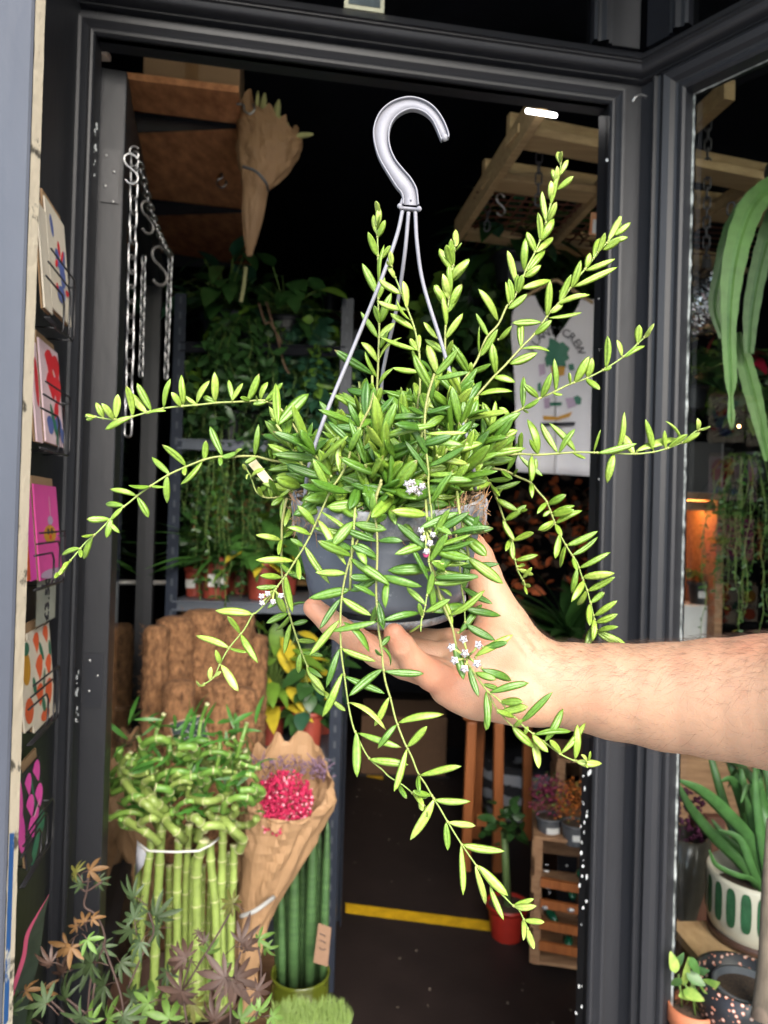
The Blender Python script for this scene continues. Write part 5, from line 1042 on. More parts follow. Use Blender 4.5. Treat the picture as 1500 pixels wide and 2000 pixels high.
for pts, hw in (([(1500, 1740, 0), (1470, 1650, -.02), (1420, 1590, -.04), (1370, 1545, -.05), (1320, 1522, -.05)], 19), ([(1500, 1760, 0), (1450, 1690, .02), (1400, 1640, .03), (1350, 1580, .03), (1318, 1520, .03)], 17), ([(1500, 1750, 0), (1480, 1700, .05), (1420, 1640, .08), (1390, 1600, .1)], 14),
                ([(1502, 1750, 0), (1488, 1650, -.03), (1478, 1560, -.03), (1474, 1480, -.02)], 12), ([(1505, 1750, 0), (1510, 1640, .02), (1505, 1540, .05), (1480, 1450, .08)], 16), ([(1495, 1760, -.02), (1470, 1700, -.04), (1445, 1640, -.04), (1400, 1620, -.03)], 12),
                ([(1500, 1730, 0), (1440, 1640, .12), (1400, 1520, .16), (1380, 1440, .2)], 14), ([(1500, 1730, 0), (1470, 1600, .12), (1430, 1500, .16), (1400, 1420, .2)], 14), ([(1510, 1750, 0), (1550, 1620, 0), (1580, 1540, 0), (1610, 1500, 0)], 17), ([(1505, 1755, 0), (1470, 1720, -.05), (1440, 1710, -.06), (1400, 1690, -.05), (1385, 1660, -.05)], 9),
                ([(1500, 1735, 0), (1500, 1650, .1), (1490, 1560, .12), (1450, 1500, .14), (1400, 1480, .16)], 15)): arch(pts, hw, pc_.y)
for i in range(9):
    x0 = U(1490, 1512); xt = U(1350, 1560); yt = U(1450, 1620); arch([(x0, 1745, 0), ((x0 * 2 + xt) / 3, 1745 - (1745 - yt) * .55, U(-.03, .08)), ((x0 + xt * 2) / 3, yt + 10, U(-.03, .12)), (xt, yt + U(0, 50), U(-.03, .14))], U(9, 14), pc_.y)
mb.build('foliage', LG_E, sp, solid=.0005)
# terracotta pot with hoya, terrazzo planter, grey pot and trunk
zg = .25; q = P(1352, 1962, 1.36)
t = thing('terracotta_pot', (q.x, q.y, q.z - .12), 'terracotta pot with a yellow green variegated plant inside the window', 'potted plant'); o = Vector(t['_w']); r_ = m(44, 1.36)
mb = MB(); mb.lathe([(r_ * .7, 0), (r_ * .93, .085), (r_ * .93, .0855), (r_ * 1.03, .088), (r_ * 1.03, .12), (r_ * .95, .12), (r_ * .9, .10), (.001, .1)], o, 40); mb.build('pot', TERRA, t)
mb = MB(); mb.lathe([(r_ * .9, .106), (.001, .112)], o, 20); mb.build('soil', SOIL, t); mb = MB(); random.seed(19)
for (xa, ya, xb, yb, w_, mi) in ((1350, 1940, 1328, 1945, 20, 1), (1335, 1935, 1375, 1952, 24, 1), (1368, 1930, 1402, 1920, 24, 1), (1340, 1900, 1380, 1925, 22, 0), (1345, 1870, 1370, 1905, 18, 0), (1335, 1925, 1348, 1880, 14, 1), (1320, 1900, 1312, 1860, 20, 1), (1350, 1900, 1385, 1895, 18, 0), (1330, 1910, 1310, 1930, 16, 0), (1318, 1890, 1336, 1862, 14, 0), (1360, 1945, 1390, 1948, 16, 0)):
    a, b = P(xa, ya, 1.35 + U(-.03, .03)), P(xb, yb, 1.33 + U(-.03, .03)); simple_leaf(mb, a, b - a, Vector((U(-.2, .2), -1, .8)), (b - a).length, m(w_, 1.35), bend=.15, mi=mi, rows=8, shape=1)
mb.build('foliage', [LG_M, leafmat('pale_variegated', (.42, .52, .12), .4, col2=(.12, .26, .04))], t)
mb = MB()
for k in range(5): mb.tube([o + Vector((U(-.02, .02), U(-.02, .02), .11)), P(U(1325, 1375), U(1880, 1930), 1.35)], .0018, 5)
mb.build('stems', STEMG, t)
mb = MB(); mb.box((o.x, o.y + .01, (o.z - .002) / 2), (.12, .12, o.z - .002)); tag(mb.build('plant_stand', WOODC, smooth=False, bevel=.004), 'low brown wooden stand under the terracotta pot', 'stand')
tz = mat('terrazzo', (.015, .015, .018), .4); n_, l_ = tz.node_tree.nodes, tz.node_tree.links; vo = n_.new('ShaderNodeTexVoronoi'); vo.inputs['Scale'].default_value = 95; vo.inputs['Randomness'].default_value = 1
rp = n_.new('ShaderNodeValToRGB'); rp.color_ramp.interpolation = 'CONSTANT'; rp.color_ramp.elements[0].color = (.5, .45, .40, 1); rp.color_ramp.elements[1].position = .30; rp.color_ramp.elements[1].color = (.015, .015, .018, 1); e_ = rp.color_ramp.elements.new(.18); e_.color = (.55, .22, .14, 1)
tc2 = n_.new('ShaderNodeTexCoord'); l_.new(tc2.outputs['Object'], vo.inputs[0]); l_.new(vo.outputs[0], rp.inputs[0]); l_.new(rp.outputs[0], n_['Principled BSDF'].inputs['Base Color'])
q = P(1478, 1955, 1.30); t = thing('terrazzo_planter', (q.x, q.y + .05, q.z - .22), 'speckled black terrazzo planter in the bottom right corner', 'planter'); o = Vector(t['_w']); hh = .23; r_ = m(86, 1.34)
mb = MB(); mb.lathe([(r_ * .75, 0), (r_, hh * .8), (r_ * 1.02, hh), (r_ * .92, hh), (r_ * .88, hh * .8), (.001, hh * .55)], o, 48); mb.build('shell', tz, t)
t2 = thing('grey_nursery_pot', o + Vector((0, -.01, hh * .56)), 'grey nursery pot of soil sitting inside the terrazzo planter', 'pot'); o2 = Vector(t2['_w']); mb = MB(); mb.lathe([(r_ * .55, 0), (r_ * .66, .085), (r_ * .70, .09), (r_ * .70, .096), (r_ * .62, .096), (r_ * .60, .08), (.001, .085)], o2, 40); mb.build('pot', POTG, t2)
mb = MB(); mb.lathe([(r_ * .61, .084), (.001, .088)], o2, 24); mb.build('soil', SOIL, t2)
a, b = P(1495, 2005, 1.26), P(1500, 1868, 1.28); mb = MB(); mb.tube([Vector((a.x, a.y, o2.z + .084)), a + (b - a) * .5, b, P(1502, 1740, 1.30), P(1506, 1600, 1.32)], [m(26, 1.27), m(22, 1.27), m(17, 1.27), m(14, 1.27), m(8, 1.27)], 12); mb.build('trunk', mat('grey_trunk', (.20, .15, .11), .9, var=.3, vscale=60, bump=.6, stretch=(1, 1, .3)), t2)
mb = MB(); mb.box((o.x, o.y, (o.z - .002) / 2), (.16, .16, o.z - .002)); tag(mb.build('plant_stand', WOODC, smooth=False, bevel=.004), 'low brown wooden stand under the terrazzo planter', 'stand')
random.seed(70)
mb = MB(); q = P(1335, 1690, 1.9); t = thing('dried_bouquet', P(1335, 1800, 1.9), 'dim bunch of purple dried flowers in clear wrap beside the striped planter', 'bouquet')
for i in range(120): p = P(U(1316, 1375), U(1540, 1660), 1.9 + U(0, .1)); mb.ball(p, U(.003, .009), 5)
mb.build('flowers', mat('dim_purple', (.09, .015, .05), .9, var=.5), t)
mb = MB(); mb.lathe([(.03, 0), (.05, .10), (.062, .22), (.055, .22)], P(1336, 1790, 1.92), 20, wob=.2); mb.build('wrap', mat('clear_film', (.10, .09, .07), .2), t)
mb = MB(); q = P(1362, 1740, 1.98); mb.box((q.x, q.y, q.z), (.04, .03, .40)); mb.box((q.x + .05, q.y + .02, q.z), (.05, .03, .40)); tag(mb.build('upright_boards', mat('red_brown_panel', (.09, .02, .012), .7, col2=(.14, .07, .04), vscale=8, stretch=(6, 6, .4)), smooth=False), 'red brown upright boards behind the striped planter', 'panel')

# ================================================================ MAPLE IN FRONT
random.seed(90)
mp = thing('japanese_maple', P(260, 2250, 1.02), 'young japanese maple with green and bronze lobed leaves in front of the door', 'plant')
MCOL = {'g': leafmat('maple_green', (.045, .075, .026), .55, trans=.2), 'l': leafmat('maple_lime', (.12, .22, .04), .5, trans=.3), 'p': leafmat('maple_bronze', (.075, .042, .030), .55, trans=.2), 'o': leafmat('maple_orange', (.19, .10, .035), .6, trans=.25), 'y': leafmat('maple_olive', (.12, .12, .025), .5, trans=.25)}
mats_ = list(MCOL.values()); keys = list(MCOL)
MTW = mat('maple_twig', (.06, .035, .028), .7)
mb = MB(); st = MB()
def maple(px, py, D, R_, ang, k, lobes=7, spread=1.9, tilt=.5):
    c = P(px, py, D); r_ = m(R_, D); x = Vector((math.cos(ang), 0, math.sin(ang))); z = Vector((U(-.5, .5), -1, U(-.2, tilt + .6))).normalized(); x = (x - z * x.dot(z)).normalized(); y = z.cross(x)
    for j in range(lobes):
        a = (j / (lobes - 1) - .5) * 2 * spread; d = x * math.cos(a) + y * math.sin(a); L = r_ * (1 - .45 * abs(a) / spread * abs(a) / spread) * U(.85, 1.05)
        simple_leaf(mb, c, d - z * .15, z, L, L * .21 if lobes > 5 else L * .28, bend=U(.05, .6), rows=6, mi=keys.index(k), fold=.3)
    mb.tube([c, c - x * r_ * .25, c - x * r_ * .6 + Vector((0, 0, -.004))], .0008, 4, mi=keys.index('p'))
ML = [(150, 1705, 40, 2.6, 'y'), (160, 1725, 34, 3.5, 'g'), (175, 1700, 44, .35, 'o'), (190, 1720, 30, -.4, 'g'), (165, 1800, 28, 2, 'o'), (180, 1795, 30, .5, 'o'), (150, 1810, 26, 3, 'o'), (170, 1835, 40, -.9, 'l'), (132, 1845, 52, -2.3, 'o'), (140, 1850, 42, -1.5, 'o'), (195, 1850, 44, -.5, 'g'), (262, 1752, 56, 2.9, 'g'), (270, 1765, 40, -1.9, 'g'), (255, 1815, 52, -2.2, 'g'), (262, 1795, 44, 1.9, 'g'), (305, 1790, 60, .9, 'g'), (310, 1815, 50, -2.8, 'g'), (275, 1840, 48, -1.9, 'g'), (180, 1880, 74, 3.3, 'g'), (175, 1885, 60, -2.4, 'g'), (235, 1880, 50, -.8, 'g'), (130, 1950, 66, 2.9, 'g'), (205, 1925, 60, -2.7, 'g'), (90, 1960, 56, 2.6, 'g'), (50, 1935, 34, .3, 'o'), (85, 1935, 36, -.2, 'o'), (160, 1985, 66, -2.3, 'g'), (60, 1990, 50, 3.0, 'g'), (210, 1990, 56, .3, 'l'), (180, 1995, 50, 2.2, 'l'), (365, 1870, 60, 2.5, 'p'), (355, 1880, 66, -2.9, 'p'), (330, 1900, 48, -2, 'g'), (405, 1860, 44, .7, 'l'), (420, 1900, 46, -.5, 'l'), (400, 1840, 30, 2.4, 'p'), (455, 1765, 44, 2.9, 'y'), (450, 1760, 40, -1.4, 'y'), (470, 1840, 70, .5, 'p'), (480, 1850, 44, -.5, 'p'), (440, 1910, 78, 3.0, 'p'), (460, 1912, 84, -.3, 'p'), (450, 1915, 70, -2.1, 'p'), (500, 1935, 60, -.3, 'p'), (355, 1935, 80, -2.4, 'p'), (350, 1940, 70, -1.6, 'p'), (300, 1950, 60, 2.8, 'l'), (290, 1960, 60, -2.6, 'l'), (255, 1950, 46, .8, 'g'), (375, 1960, 50, -.8, 'y'), (420, 1990, 60, 2.0, 'p'), (505, 1835, 36, .6, 'l'), (520, 1850, 34, -.9, 'l'), (505, 1975, 44, .6, 'l'), (530, 1985, 36, -.2, 'l'), (470, 1990, 52, .8, 'l'), (330, 1990, 60, 1.8, 'l'), (390, 1820, 26, -2.2, 'p'), (120, 1900, 54, 2.2, 'p'), (100, 1880, 50, 2.9, 'p'), (240, 1985, 60, -.8, 'g'), (20, 1975, 44, 1.5, 'g')]
for px, py, r_, a, k in ML: maple(px, py, 1.0 + U(-.10, .10), r_ * (.80 if k == 'p' else .9), a, k, lobes=5 if k in 'lo' else 7)
mb.build('foliage', mats_, mp)
for pts in ([(170, 1990), (180, 1900), (205, 1840), (190, 1790), (165, 1770), (170, 1740), (172, 1715)], [(245, 2000), (235, 1940), (215, 1880), (200, 1840)], [(175, 2000), (185, 1920)], [(365, 2000), (358, 1930), (375, 1870)], [(250, 1930), (280, 1860), (300, 1820), (290, 1780)], [(450, 2000), (452, 1930), (470, 1860)], [(172, 1740), (190, 1728), (200, 1722)], [(168, 1742), (152, 1730)], [(150, 2000), (95, 1950), (80, 1930)], [(130, 1950), (175, 1985)], [(360, 1930), (440, 1800), (455, 1765)], [(500, 1990), (510, 1900), (505, 1850)]):
    bb = MB(); bb.tube(crom([P(x, y, 1.0) for x, y in pts], 5), .0015, 6); bb.build('branch', MTW, mp)
mb = MB(); o = Vector(mp['_w']); 
for x in (-.06, 0, .07): mb.tube([o + Vector((x * .3, 0, .0)), P(260 + x * 1500, 2000, 1.0)], [.006, .003], 8)
mb.build('trunk', STEMB, mp)
mb = MB(); o = Vector(mp['_w']); mb.lathe([(.09, -(o.z) + .002), (.12, -.02), (.125, -.02), (.125, .0), (.11, .0), (.10, -.03), (.001, -.03)], o, 36); mb.build('pot', POTB, mp)
# cordyline blade with pink edge
cdn = thing('cordyline', P(30, 2100, .97), 'dark blade with a bright pink edge rising at the bottom left', 'plant')
pe = crom([P(20, 1935, .96), P(42, 1870, .96), P(50, 1825, .96), P(72, 1785, .96), P(96, 1747, .96)], 8); pi = crom([P(60, 1935, 1.0), P(75, 1880, 1.0), P(82, 1830, 1.0), P(88, 1785, .98), P(96.5, 1748, .96)], 8)
pe = [P(5, 2060, .96)] + pe; pi = [P(40, 2060, 1.0)] + pi
mb = MB(); n = len(pe); vs = []
for a, b in zip(pe, pi): vs += [a, a + (b - a) * .22, b]
mb.add(vs, [(i * 3, i * 3 + 1, i * 3 + 4, i * 3 + 3) for i in range(n - 1)], 0); mb.add(vs, [(i * 3 + 1, i * 3 + 2, i * 3 + 5, i * 3 + 4) for i in range(n - 1)], 1)
mb.build('blade', [mat('pink_edge', (.55, .09, .17), .5, var=.1), mat('dark_blade', (.03, .045, .03), .5, var=.3)], cdn)
mb = MB(); o = Vector(cdn['_w']); mb.lathe([(.05, -o.z), (.07, -.03), (.07, 0), (.06, 0), (.001, -.01)], o + Vector((-.0, .02, .0)), 24); mb.build('pot', POTB, cdn)
# ================================================================ HANGING HOYA
random.seed(101)
HC = P(757, 1061, 0.565)
TILT = Matrix.Rotation(R(13), 3, 'X')       # rim tips towards the camera
RZ = Matrix.Rotation(R(-1.5), 3, 'Y')
ROTP = RZ @ TILT
hoya = thing('hanging_hoya', HC, 'hoya with long leafy shoots in a grey hanging pot held up by the hand', 'hanging plant')
HPOT = mat('dusty_grey_plastic', (0.052, 0.060, 0.078), 0.42, col2=(0.082, 0.092, 0.112), vscale=30, bump=.15, bscale=90, contrast=.9)
# white dust and soil smears on the rim
dusty(HPOT, .60, .68, 60, (.22, .24, .26)); 
HRIM = mat('dusty_rim_plastic', (0.075, 0.082, 0.10), .55, var=.15, vscale=40, bump=.3); dusty(HRIM, .42, .62, 55, (.28, .28, .28)); dusty(HRIM, .56, .64, 70, (.13, .085, .05))
r_ = m(184, .565); H = .0835
def hp(v): return HC + ROTP @ Vector(v)
mb = MB(); zb, zt = -H * .52, H * .48
mb.lathe([(r_ * .955, zt - .020), (r_ * 1.0, zt - .018), (r_ * 1.0, zt - .001), (r_ * .985, zt + .001), (r_ * .955, zt), (r_ * .94, zt - .006), (r_ * .93, zt - .025)], HC, 72, rot=ROTP); mb.build('rim', HRIM, hoya)
mb = MB(); mb.lathe([(r_ * .95, zt - .0205), (r_ * .945, zt - .028), (r_ * .955, zt - .029), (r_ * .925, zt - .042), (r_ * .93, zt - .0425), (r_ * .865, zb + .018), (r_ * .872, zb + .017), (r_ * .845, zb + .007), (r_ * .80, zb + .004), (r_ * .6, zb + .004)], HC, 72, rot=ROTP); mb.build('pot', HPOT, hoya)
mb = MB(); mb.lathe([(r_ * .72, zb - .008), (r_ * .80, zb - .006), (r_ * .845, zb + .0005), (r_ * .83, zb + .001), (r_ * .78, zb - .004), (.001, zb - .004)], HC, 64, rot=ROTP)
mb.build('saucer', HRIM, hoya)
mb = MB(); mb.lathe([(r_ * .78, zb - .002), (r_ * .79, zb + .0042), (.001, zb + .0042)], HC, 48, rot=ROTP)
for k in range(0): a = 2 * math.pi * k / 48; mb.box(hp((r_ * .80 * math.cos(a), r_ * .80 * math.sin(a), zb + .0015)), (.0022, .0022, .0055), ROTP @ Matrix.Rotation(a, 3, 'Z'))
mb.build('base_gap', POTB, hoya, smooth=False)  # black ring drawn as the dark gap between pot and saucer
mb = MB()
mb.grid(lambda u, v: hp((r_ * .935 * u * math.cos(v * 6.2832), r_ * .935 * u * math.sin(v * 6.2832), zt - .006 + .007 * noise.noise(Vector((u * math.cos(v * 6.2832) * 6, u * math.sin(v * 6.2832) * 6, 0))) + .006 * (1 - u))), 14, 60)
for i in range(900):
    a, q = U(0, 6.28), math.sqrt(U(.0, 1)) * r_ * .93; p = hp((q * math.cos(a), q * math.sin(a), zt - .002 + U(0, .005))); d = rdir(-.3, .6) * U(.001, .0035)
    mb.beam(p - d, p + d, U(.0008, .002), U(.0006, .0016))
mb.build('soil', mat('bark_soil', (.03, .017, .009), .95, col2=(.26, .17, .09), vscale=300, bump=.8, bscale=500), hoya, smooth=False)
mb = MB()
for i in range(260):
    a = random.choice([U(3.3, 4.1), U(-.9, .1), U(0, 6.28), U(5.2, 6.2)]); p = hp((r_ * .95 * math.cos(a), r_ * .95 * math.sin(a), zt - U(0, .02))); e = hp((r_ * U(.98, 1.08) * math.cos(a + U(-.1, .1)), r_ * U(.98, 1.08) * math.sin(a + U(-.1, .1)), zt + U(-.03, .012)))
    mb.tube([p, (p + e) / 2 + rdir() * .002, e], [.0004, .0003, .00015], 3)
rf = mb.build('root_fibres', mat('root_fibre', (.30, .17, .08), .9), hoya)
# ---- hanger: hook, clip strands
HPL = mat('grey_hanger_plastic', (0.19, 0.19, 0.215), 0.58, var=.03, spec=.5, bump=.1, bscale=200)
DH = .555
OUT = [(862, 1200), (862, 1165), (850, 1130), (825, 1100), (780, 1030), (725, 935), (698, 850), (690, 780), (703, 715), (738, 652), (798, 605), (866, 581), (930, 580), (1000, 605), (1055, 650), (1098, 715), (1125, 785), (1126, 812)]
INN = [(950, 1205), (945, 1150), (936, 1105), (905, 1050), (862, 1000), (815, 940), (785, 870), (777, 800), (790, 735), (824, 685), (878, 652), (930, 645), (985, 664), (1028, 702), (1055, 750), (1078, 805), (1086, 822), (1090, 825)]
zo = lambda q, d=0: P(500 + q[0] / 3, q[1] / 3, DH + d)
po, pi = crom([zo(q) for q in OUT], 6), crom([zo(q) for q in INN], 6)
hook = MB(); n = len(po); TK = .0054
vs = []
for a, b in zip(po, pi): vs += [a + Vector((0, -.0006, 0)), b + Vector((0, -.0006, 0)), b + Vector((0, .0006, 0)), a + Vector((0, .0006, 0))]
hook.add(vs, [(i * 4 + k, i * 4 + (k + 1) % 4, i * 4 + 4 + (k + 1) % 4, i * 4 + 4 + k) for i in range(n - 1) for k in range(4)])
def rib(pts, w_=.0013, dth=TK):
    pts = [Vector(p) for p in pts]; N = len(pts); vs = []
    for i, p in enumerate(pts):
        d = (pts[min(i + 1, N - 1)] - pts[max(i - 1, 0)]).normalized(); s = d.cross(Vector((0, 1, 0))).normalized()
        for x, y in ((-1, -.75), (-.6, -1), (.6, -1), (1, -.75), (1, .75), (.6, 1), (-.6, 1), (-1, .75)): vs.append(p + s * (x * w_ / 2) + Vector((0, y * dth / 2, 0)))
    hook.add(vs, [(i * 8 + k, i * 8 + (k + 1) % 8, i * 8 + 8 + (k + 1) % 8, i * 8 + 8 + k) for i in range(N - 1) for k in range(8)] + [tuple(range(8)), tuple((N - 1) * 8 + 7 - k for k in range(8))])
rib(po); rib(pi); rib([zo((840, 1222)), zo((955, 1232))], .0022, .0052)
for q, rr in (((843, 1208), .0022), ((955, 1224), .0022), ((1105, 806), .0031)): hook.ball(zo(q), rr, 12, sc=(1, .8, 1))
hook.tube([zo((845, 1210)), zo((862, 1165))], .0014, 8)
hook.ball(zo((908, 1172), -.001), .0009, 8)
hook.build('hook', HPL, hoya)
def strand(pts, rad=.00155):
    mb = MB(); q = crom(pts, 10); mb.tube(q, rad, 8); return mb.build('strand', HPL, hoya)
def loop(c, dirr):
    mb = MB(); pts = [c + Vector((math.cos(a) * .006 * dirr, .0, math.sin(a) * .007)) for a in [R(-50 + 26 * k) for k in range(10)]]
    mb.tube(pts, .0013, 8, flat=1.2); return mb.build('clip', HPL, hoya)
strand([P(786, 412, .555), P(775, 460, .554), P(745, 545, .550), P(690, 680, .545), P(640, 800, .528), P(612, 880, .522), P(600, 930, .522), P(596, 965, .525)])
strand([P(811, 413, .555), P(815, 480, .556), P(828, 560, .558), P(868, 690, .545), P(900, 810, .530), P(918, 880, .525), P(925, 920, .528), P(928, 955, .54)])
strand([P(798, 414, .555), P(790, 500, .56), P(775, 600, .58), P(755, 690, .60), P(745, 760, .61), P(742, 930, .625)])
loop(P(588, 985, .54), -1); loop(P(935, 985, .555), 1)
mb = MB(); mb.tube(crom([P(581, 985, .54), P(576, 1005, .54), P(575, 1030, .54), P(584, 1040, .54)]), .0013, 8); mb.tube(crom([P(944, 985, .555), P(948, 1005, .555), P(946, 1028, .555)]), .0013, 8); mb.build('clip', HPL, hoya)
mb = MB(); q = [P(486, 908, .58), P(500, 897, .58), P(534, 940, .57), P(520, 948, .57)]; mb.add(q, [(0, 1, 2, 3)]); mb.build('plant_label', mat('cream_plastic', (.72, .62, .34), .4), hoya, smooth=False, solid=.0008)

# ---- leaves
HL = bpy.data.materials.new('hoya_leaf'); HL.use_nodes = True
n_, l_ = HL.node_tree.nodes, HL.node_tree.links; b_ = n_['Principled BSDF']
at = n_.new('ShaderNodeAttribute'); at.attribute_name = 'tone'
tc_ = n_.new('ShaderNodeTexCoord'); nz = n_.new('ShaderNodeTexNoise'); nz.inputs['Scale'].default_value = 420; nz.inputs['Detail'].default_value = 4; l_.new(tc_.outputs['Object'], nz.inputs[0])
hs = n_.new('ShaderNodeHueSaturation'); mr = n_.new('ShaderNodeMapRange'); mr.inputs[1].default_value = .3; mr.inputs[2].default_value = .7; mr.inputs[3].default_value = .78; mr.inputs[4].default_value = 1.22
l_.new(nz.outputs[0], mr.inputs[0]); l_.new(mr.outputs[0], hs.inputs['Value']); l_.new(at.outputs['Color'], hs.inputs['Color']); l_.new(hs.outputs[0], b_.inputs['Base Color'])
b_.inputs['Roughness'].default_value = .36; b_.inputs['Specular IOR Level'].default_value = .6
bp = n_.new('ShaderNodeBump'); bp.inputs['Strength'].default_value = .35; bp.inputs['Distance'].default_value = .0008; l_.new(nz.outputs[0], bp.inputs['Height']); l_.new(bp.outputs[0], b_.inputs['Normal'])
tr = n_.new('ShaderNodeBsdfTranslucent'); mx = n_.new('ShaderNodeMixShader'); mx.inputs[0].default_value = .13; l_.new(hs.outputs[0], tr.inputs[0]); l_.new(b_.outputs[0], mx.inputs[1]); l_.new(tr.outputs[0], mx.inputs[2]); l_.new(mx.outputs[0], n_['Material Output'].inputs[0])
HSM = mat('hoya_stem', (.27, .29, .095), .55, var=.2, vscale=200, attr='tone', bump=.3, bscale=600)
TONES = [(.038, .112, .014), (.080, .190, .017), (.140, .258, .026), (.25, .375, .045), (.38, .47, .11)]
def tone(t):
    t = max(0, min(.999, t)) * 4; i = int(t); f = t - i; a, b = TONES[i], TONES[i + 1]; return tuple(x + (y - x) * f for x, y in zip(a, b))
def hleaf(mb, base, tip, nrm, W, tn, bend=0.0, curl=0.0):
    base, tip = Vector(base), Vector(tip); d = tip - base; L = d.length
    if L < 1e-4: return
    d.normalize(); y = nrm.cross(d); y = y.normalized() if y.length > 1e-4 else Vector((1, 0, 0)); z = d.cross(y)
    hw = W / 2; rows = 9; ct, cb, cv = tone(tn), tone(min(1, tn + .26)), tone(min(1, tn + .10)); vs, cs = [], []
    pk = U(.40, .6)
    for i in range(rows + 1):
        t = i / rows
        if t < pk: wd = .14 + .86 * (1 - (1 - t / pk) ** 2.1) ** .85
        else: wd = max(0, 1 - ((t - pk) / (1 - pk)) ** 2.5) ** .78
        wd = hw * max(.04, wd); s = math.sin(math.pi * t)
        c = base + d * (L * t) + z * (bend * L * s) + z * (curl * L * t * t) + y * (L * .03 * math.sin(t * 3 + pk * 9))
        th = wd * .26
        if i == rows and U(0, 1) < .10: ct = cb = cv = (.16, .09, .03)
        row = [c - y * wd - z * wd * .32, c - y * wd * .62 + z * (th * .55), c - y * wd * .20 + z * th * .75, c - z * (wd * .10), c + y * wd * .20 + z * th * .75, c + y * wd * .62 + z * (th * .55), c + y * wd - z * wd * .32, c + y * wd * .5 - z * wd * .38, c - z * wd * .52, c - y * wd * .5 - z * wd * .38]
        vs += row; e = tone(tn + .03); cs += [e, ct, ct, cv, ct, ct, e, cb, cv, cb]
    K_ = 10
    mb.add(vs, [(i * K_ + k, i * K_ + (k + 1) % K_, i * K_ + K_ + (k + 1) % K_, i * K_ + K_ + k) for i in range(rows) for k in range(K_)] + [tuple(range(K_))[::-1], tuple(rows * K_ + k for k in range(K_))], 0, cs)
def seg_depth(pts2, q):
    """depth interpolated along the stem's photo polyline"""
    best = (1e9, pts2[0][2])
    for (a, b) in zip(pts2[:-1], pts2[1:]):
        ax, ay, ad = a; bx, by, bd = b; L2 = (bx - ax) ** 2 + (by - ay) ** 2 + 1e-9; t = max(0, min(1, ((q[0] - ax) * (bx - ax) + (q[1] - ay) * (by - ay)) / L2))
        dd = math.hypot(q[0] - ax - t * (bx - ax), q[1] - ay - t * (by - ay))
        if dd < best[0]: best = (dd, ad + t * (bd - ad), ax + t * (bx - ax), ay + t * (by - ay))
    return best
VN_ = [0]
def vine(segs, D0, D1, t0, t1, r0=2.6, r1=1.3, width=17.5, flip=.35):
    """segs: [(ox, oy, scale, [stem xy...], [(bx,by,tx,ty[,tone]),...])]; photo px = o + q/scale"""
    st = []; 
    for ox, oy, sc, stem, lv in segs: st += [(ox + x / sc, oy + y / sc) for x, y in stem]
    Ls = [0]
    for a, b in zip(st[:-1], st[1:]): Ls.append(Ls[-1] + math.hypot(a[0] - b[0], a[1] - b[1]))
    T = Ls[-1]; st3 = [(x, y, D0 + (D1 - D0) * l / T) for (x, y), l in zip(st, Ls)]
    pts = crom([P(*q) for q in st3], 5); N = len(pts); mb = MB(); VN_[0] += 1
    rr = [m(r0 + (r1 - r0) * i / (N - 1), D0) for i in range(N)]; cc = [(.95 - .1 * i / N, .86 + .34 * i / N, .9 - .1 * i / N) for i in range(N)]
    cols = [c for c in cc for _ in range(7)]; pass
    mb.tube(pts, rr, 7, col=cols); 
    fm = MB(); used = []
    for ox, oy, sc, stem, lv in segs:
        for q in lv:
            bx, by, tx, ty = ox + q[0] / sc, oy + q[1] / sc, ox + q[2] / sc, oy + q[3] / sc
            s = seg_depth(st3, (bx, by)); k = min(1, max(0, (s[1] - D0) / (D1 - D0))) if abs(D1 - D0) > 1e-6 else .5
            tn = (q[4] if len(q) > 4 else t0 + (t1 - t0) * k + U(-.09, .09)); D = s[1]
            if s[0] < 14: bx, by = bx * .4 + s[2] * .6, by * .4 + s[3] * .6
            Lp = math.hypot(tx - bx, ty - by); W = width * .84 * (min(1, .45 + Lp / 90)) * U(.88, 1.22)
            W = min(W, Lp * .62)
            dz = U(-1, 1) * (.010 if Lp > 45 else .016); dz = -abs(dz) if U(0, 1) < .6 else dz
            a = P(bx, by, D); b = P(tx, ty, D + dz); d = (b - a).normalized()
            nr = Vector((U(-.45, .45), -1, U(-.05, .75)))
            if U(0, 1) < flip * .5: nr = Vector((U(-.9, .9), -.5, U(.2, 1.0)))
            fl = U(0, 1) < flip * .6
            if fl: nr = -nr
            hleaf(fm, a, b, nr, m(W, D), tn, bend=U(-.05, .14) * (-1 if fl else 1), curl=U(-.10, .10))
            used.append((bx, by))
            # node swelling
            mb.ball(P(s[2] if s[0] < 14 else bx, s[3] if s[0] < 14 else by, D), m(r0 * .75 + 1.0, D), 6, col=(.9, .95, .8))
    so = mb.build('vine', HSM, hoya, attr='tone'); fo = fm.build('foliage', HL, so, attr='tone'); return st3
Z4 = lambda st, lv: (0, 500, 3, st, lv)
Z5 = lambda st, lv: (500, 500, 3, st, lv)
Z6 = lambda st, lv: (1000, 500, 3, st, lv)
Z8 = lambda st, lv: (850, 180, 4.286, st, lv)
Z6B = lambda st, lv: (340, 450, 3.947, st, lv)
ZL = lambda st, lv: (0, 1000, 3, st, lv)
E5 = lambda st, lv: (880, 850, 4.444, st, lv)
R2 = lambda st, lv: (500, 1000, 3, st, lv)
Q3 = lambda st, lv: (560, 1000, 2.885, st, lv)
Z7 = lambda st, lv: (850, 1350, 3.635, st, lv)
Z9 = lambda st, lv: (500, 1500, 3, st, lv)
Z10 = lambda st, lv: (1000, 1500, 3, st, lv)
Z1 = lambda st, lv: (500, 0, 3, st, lv)
Z3 = lambda st, lv: (1000, 0, 3, st, lv)
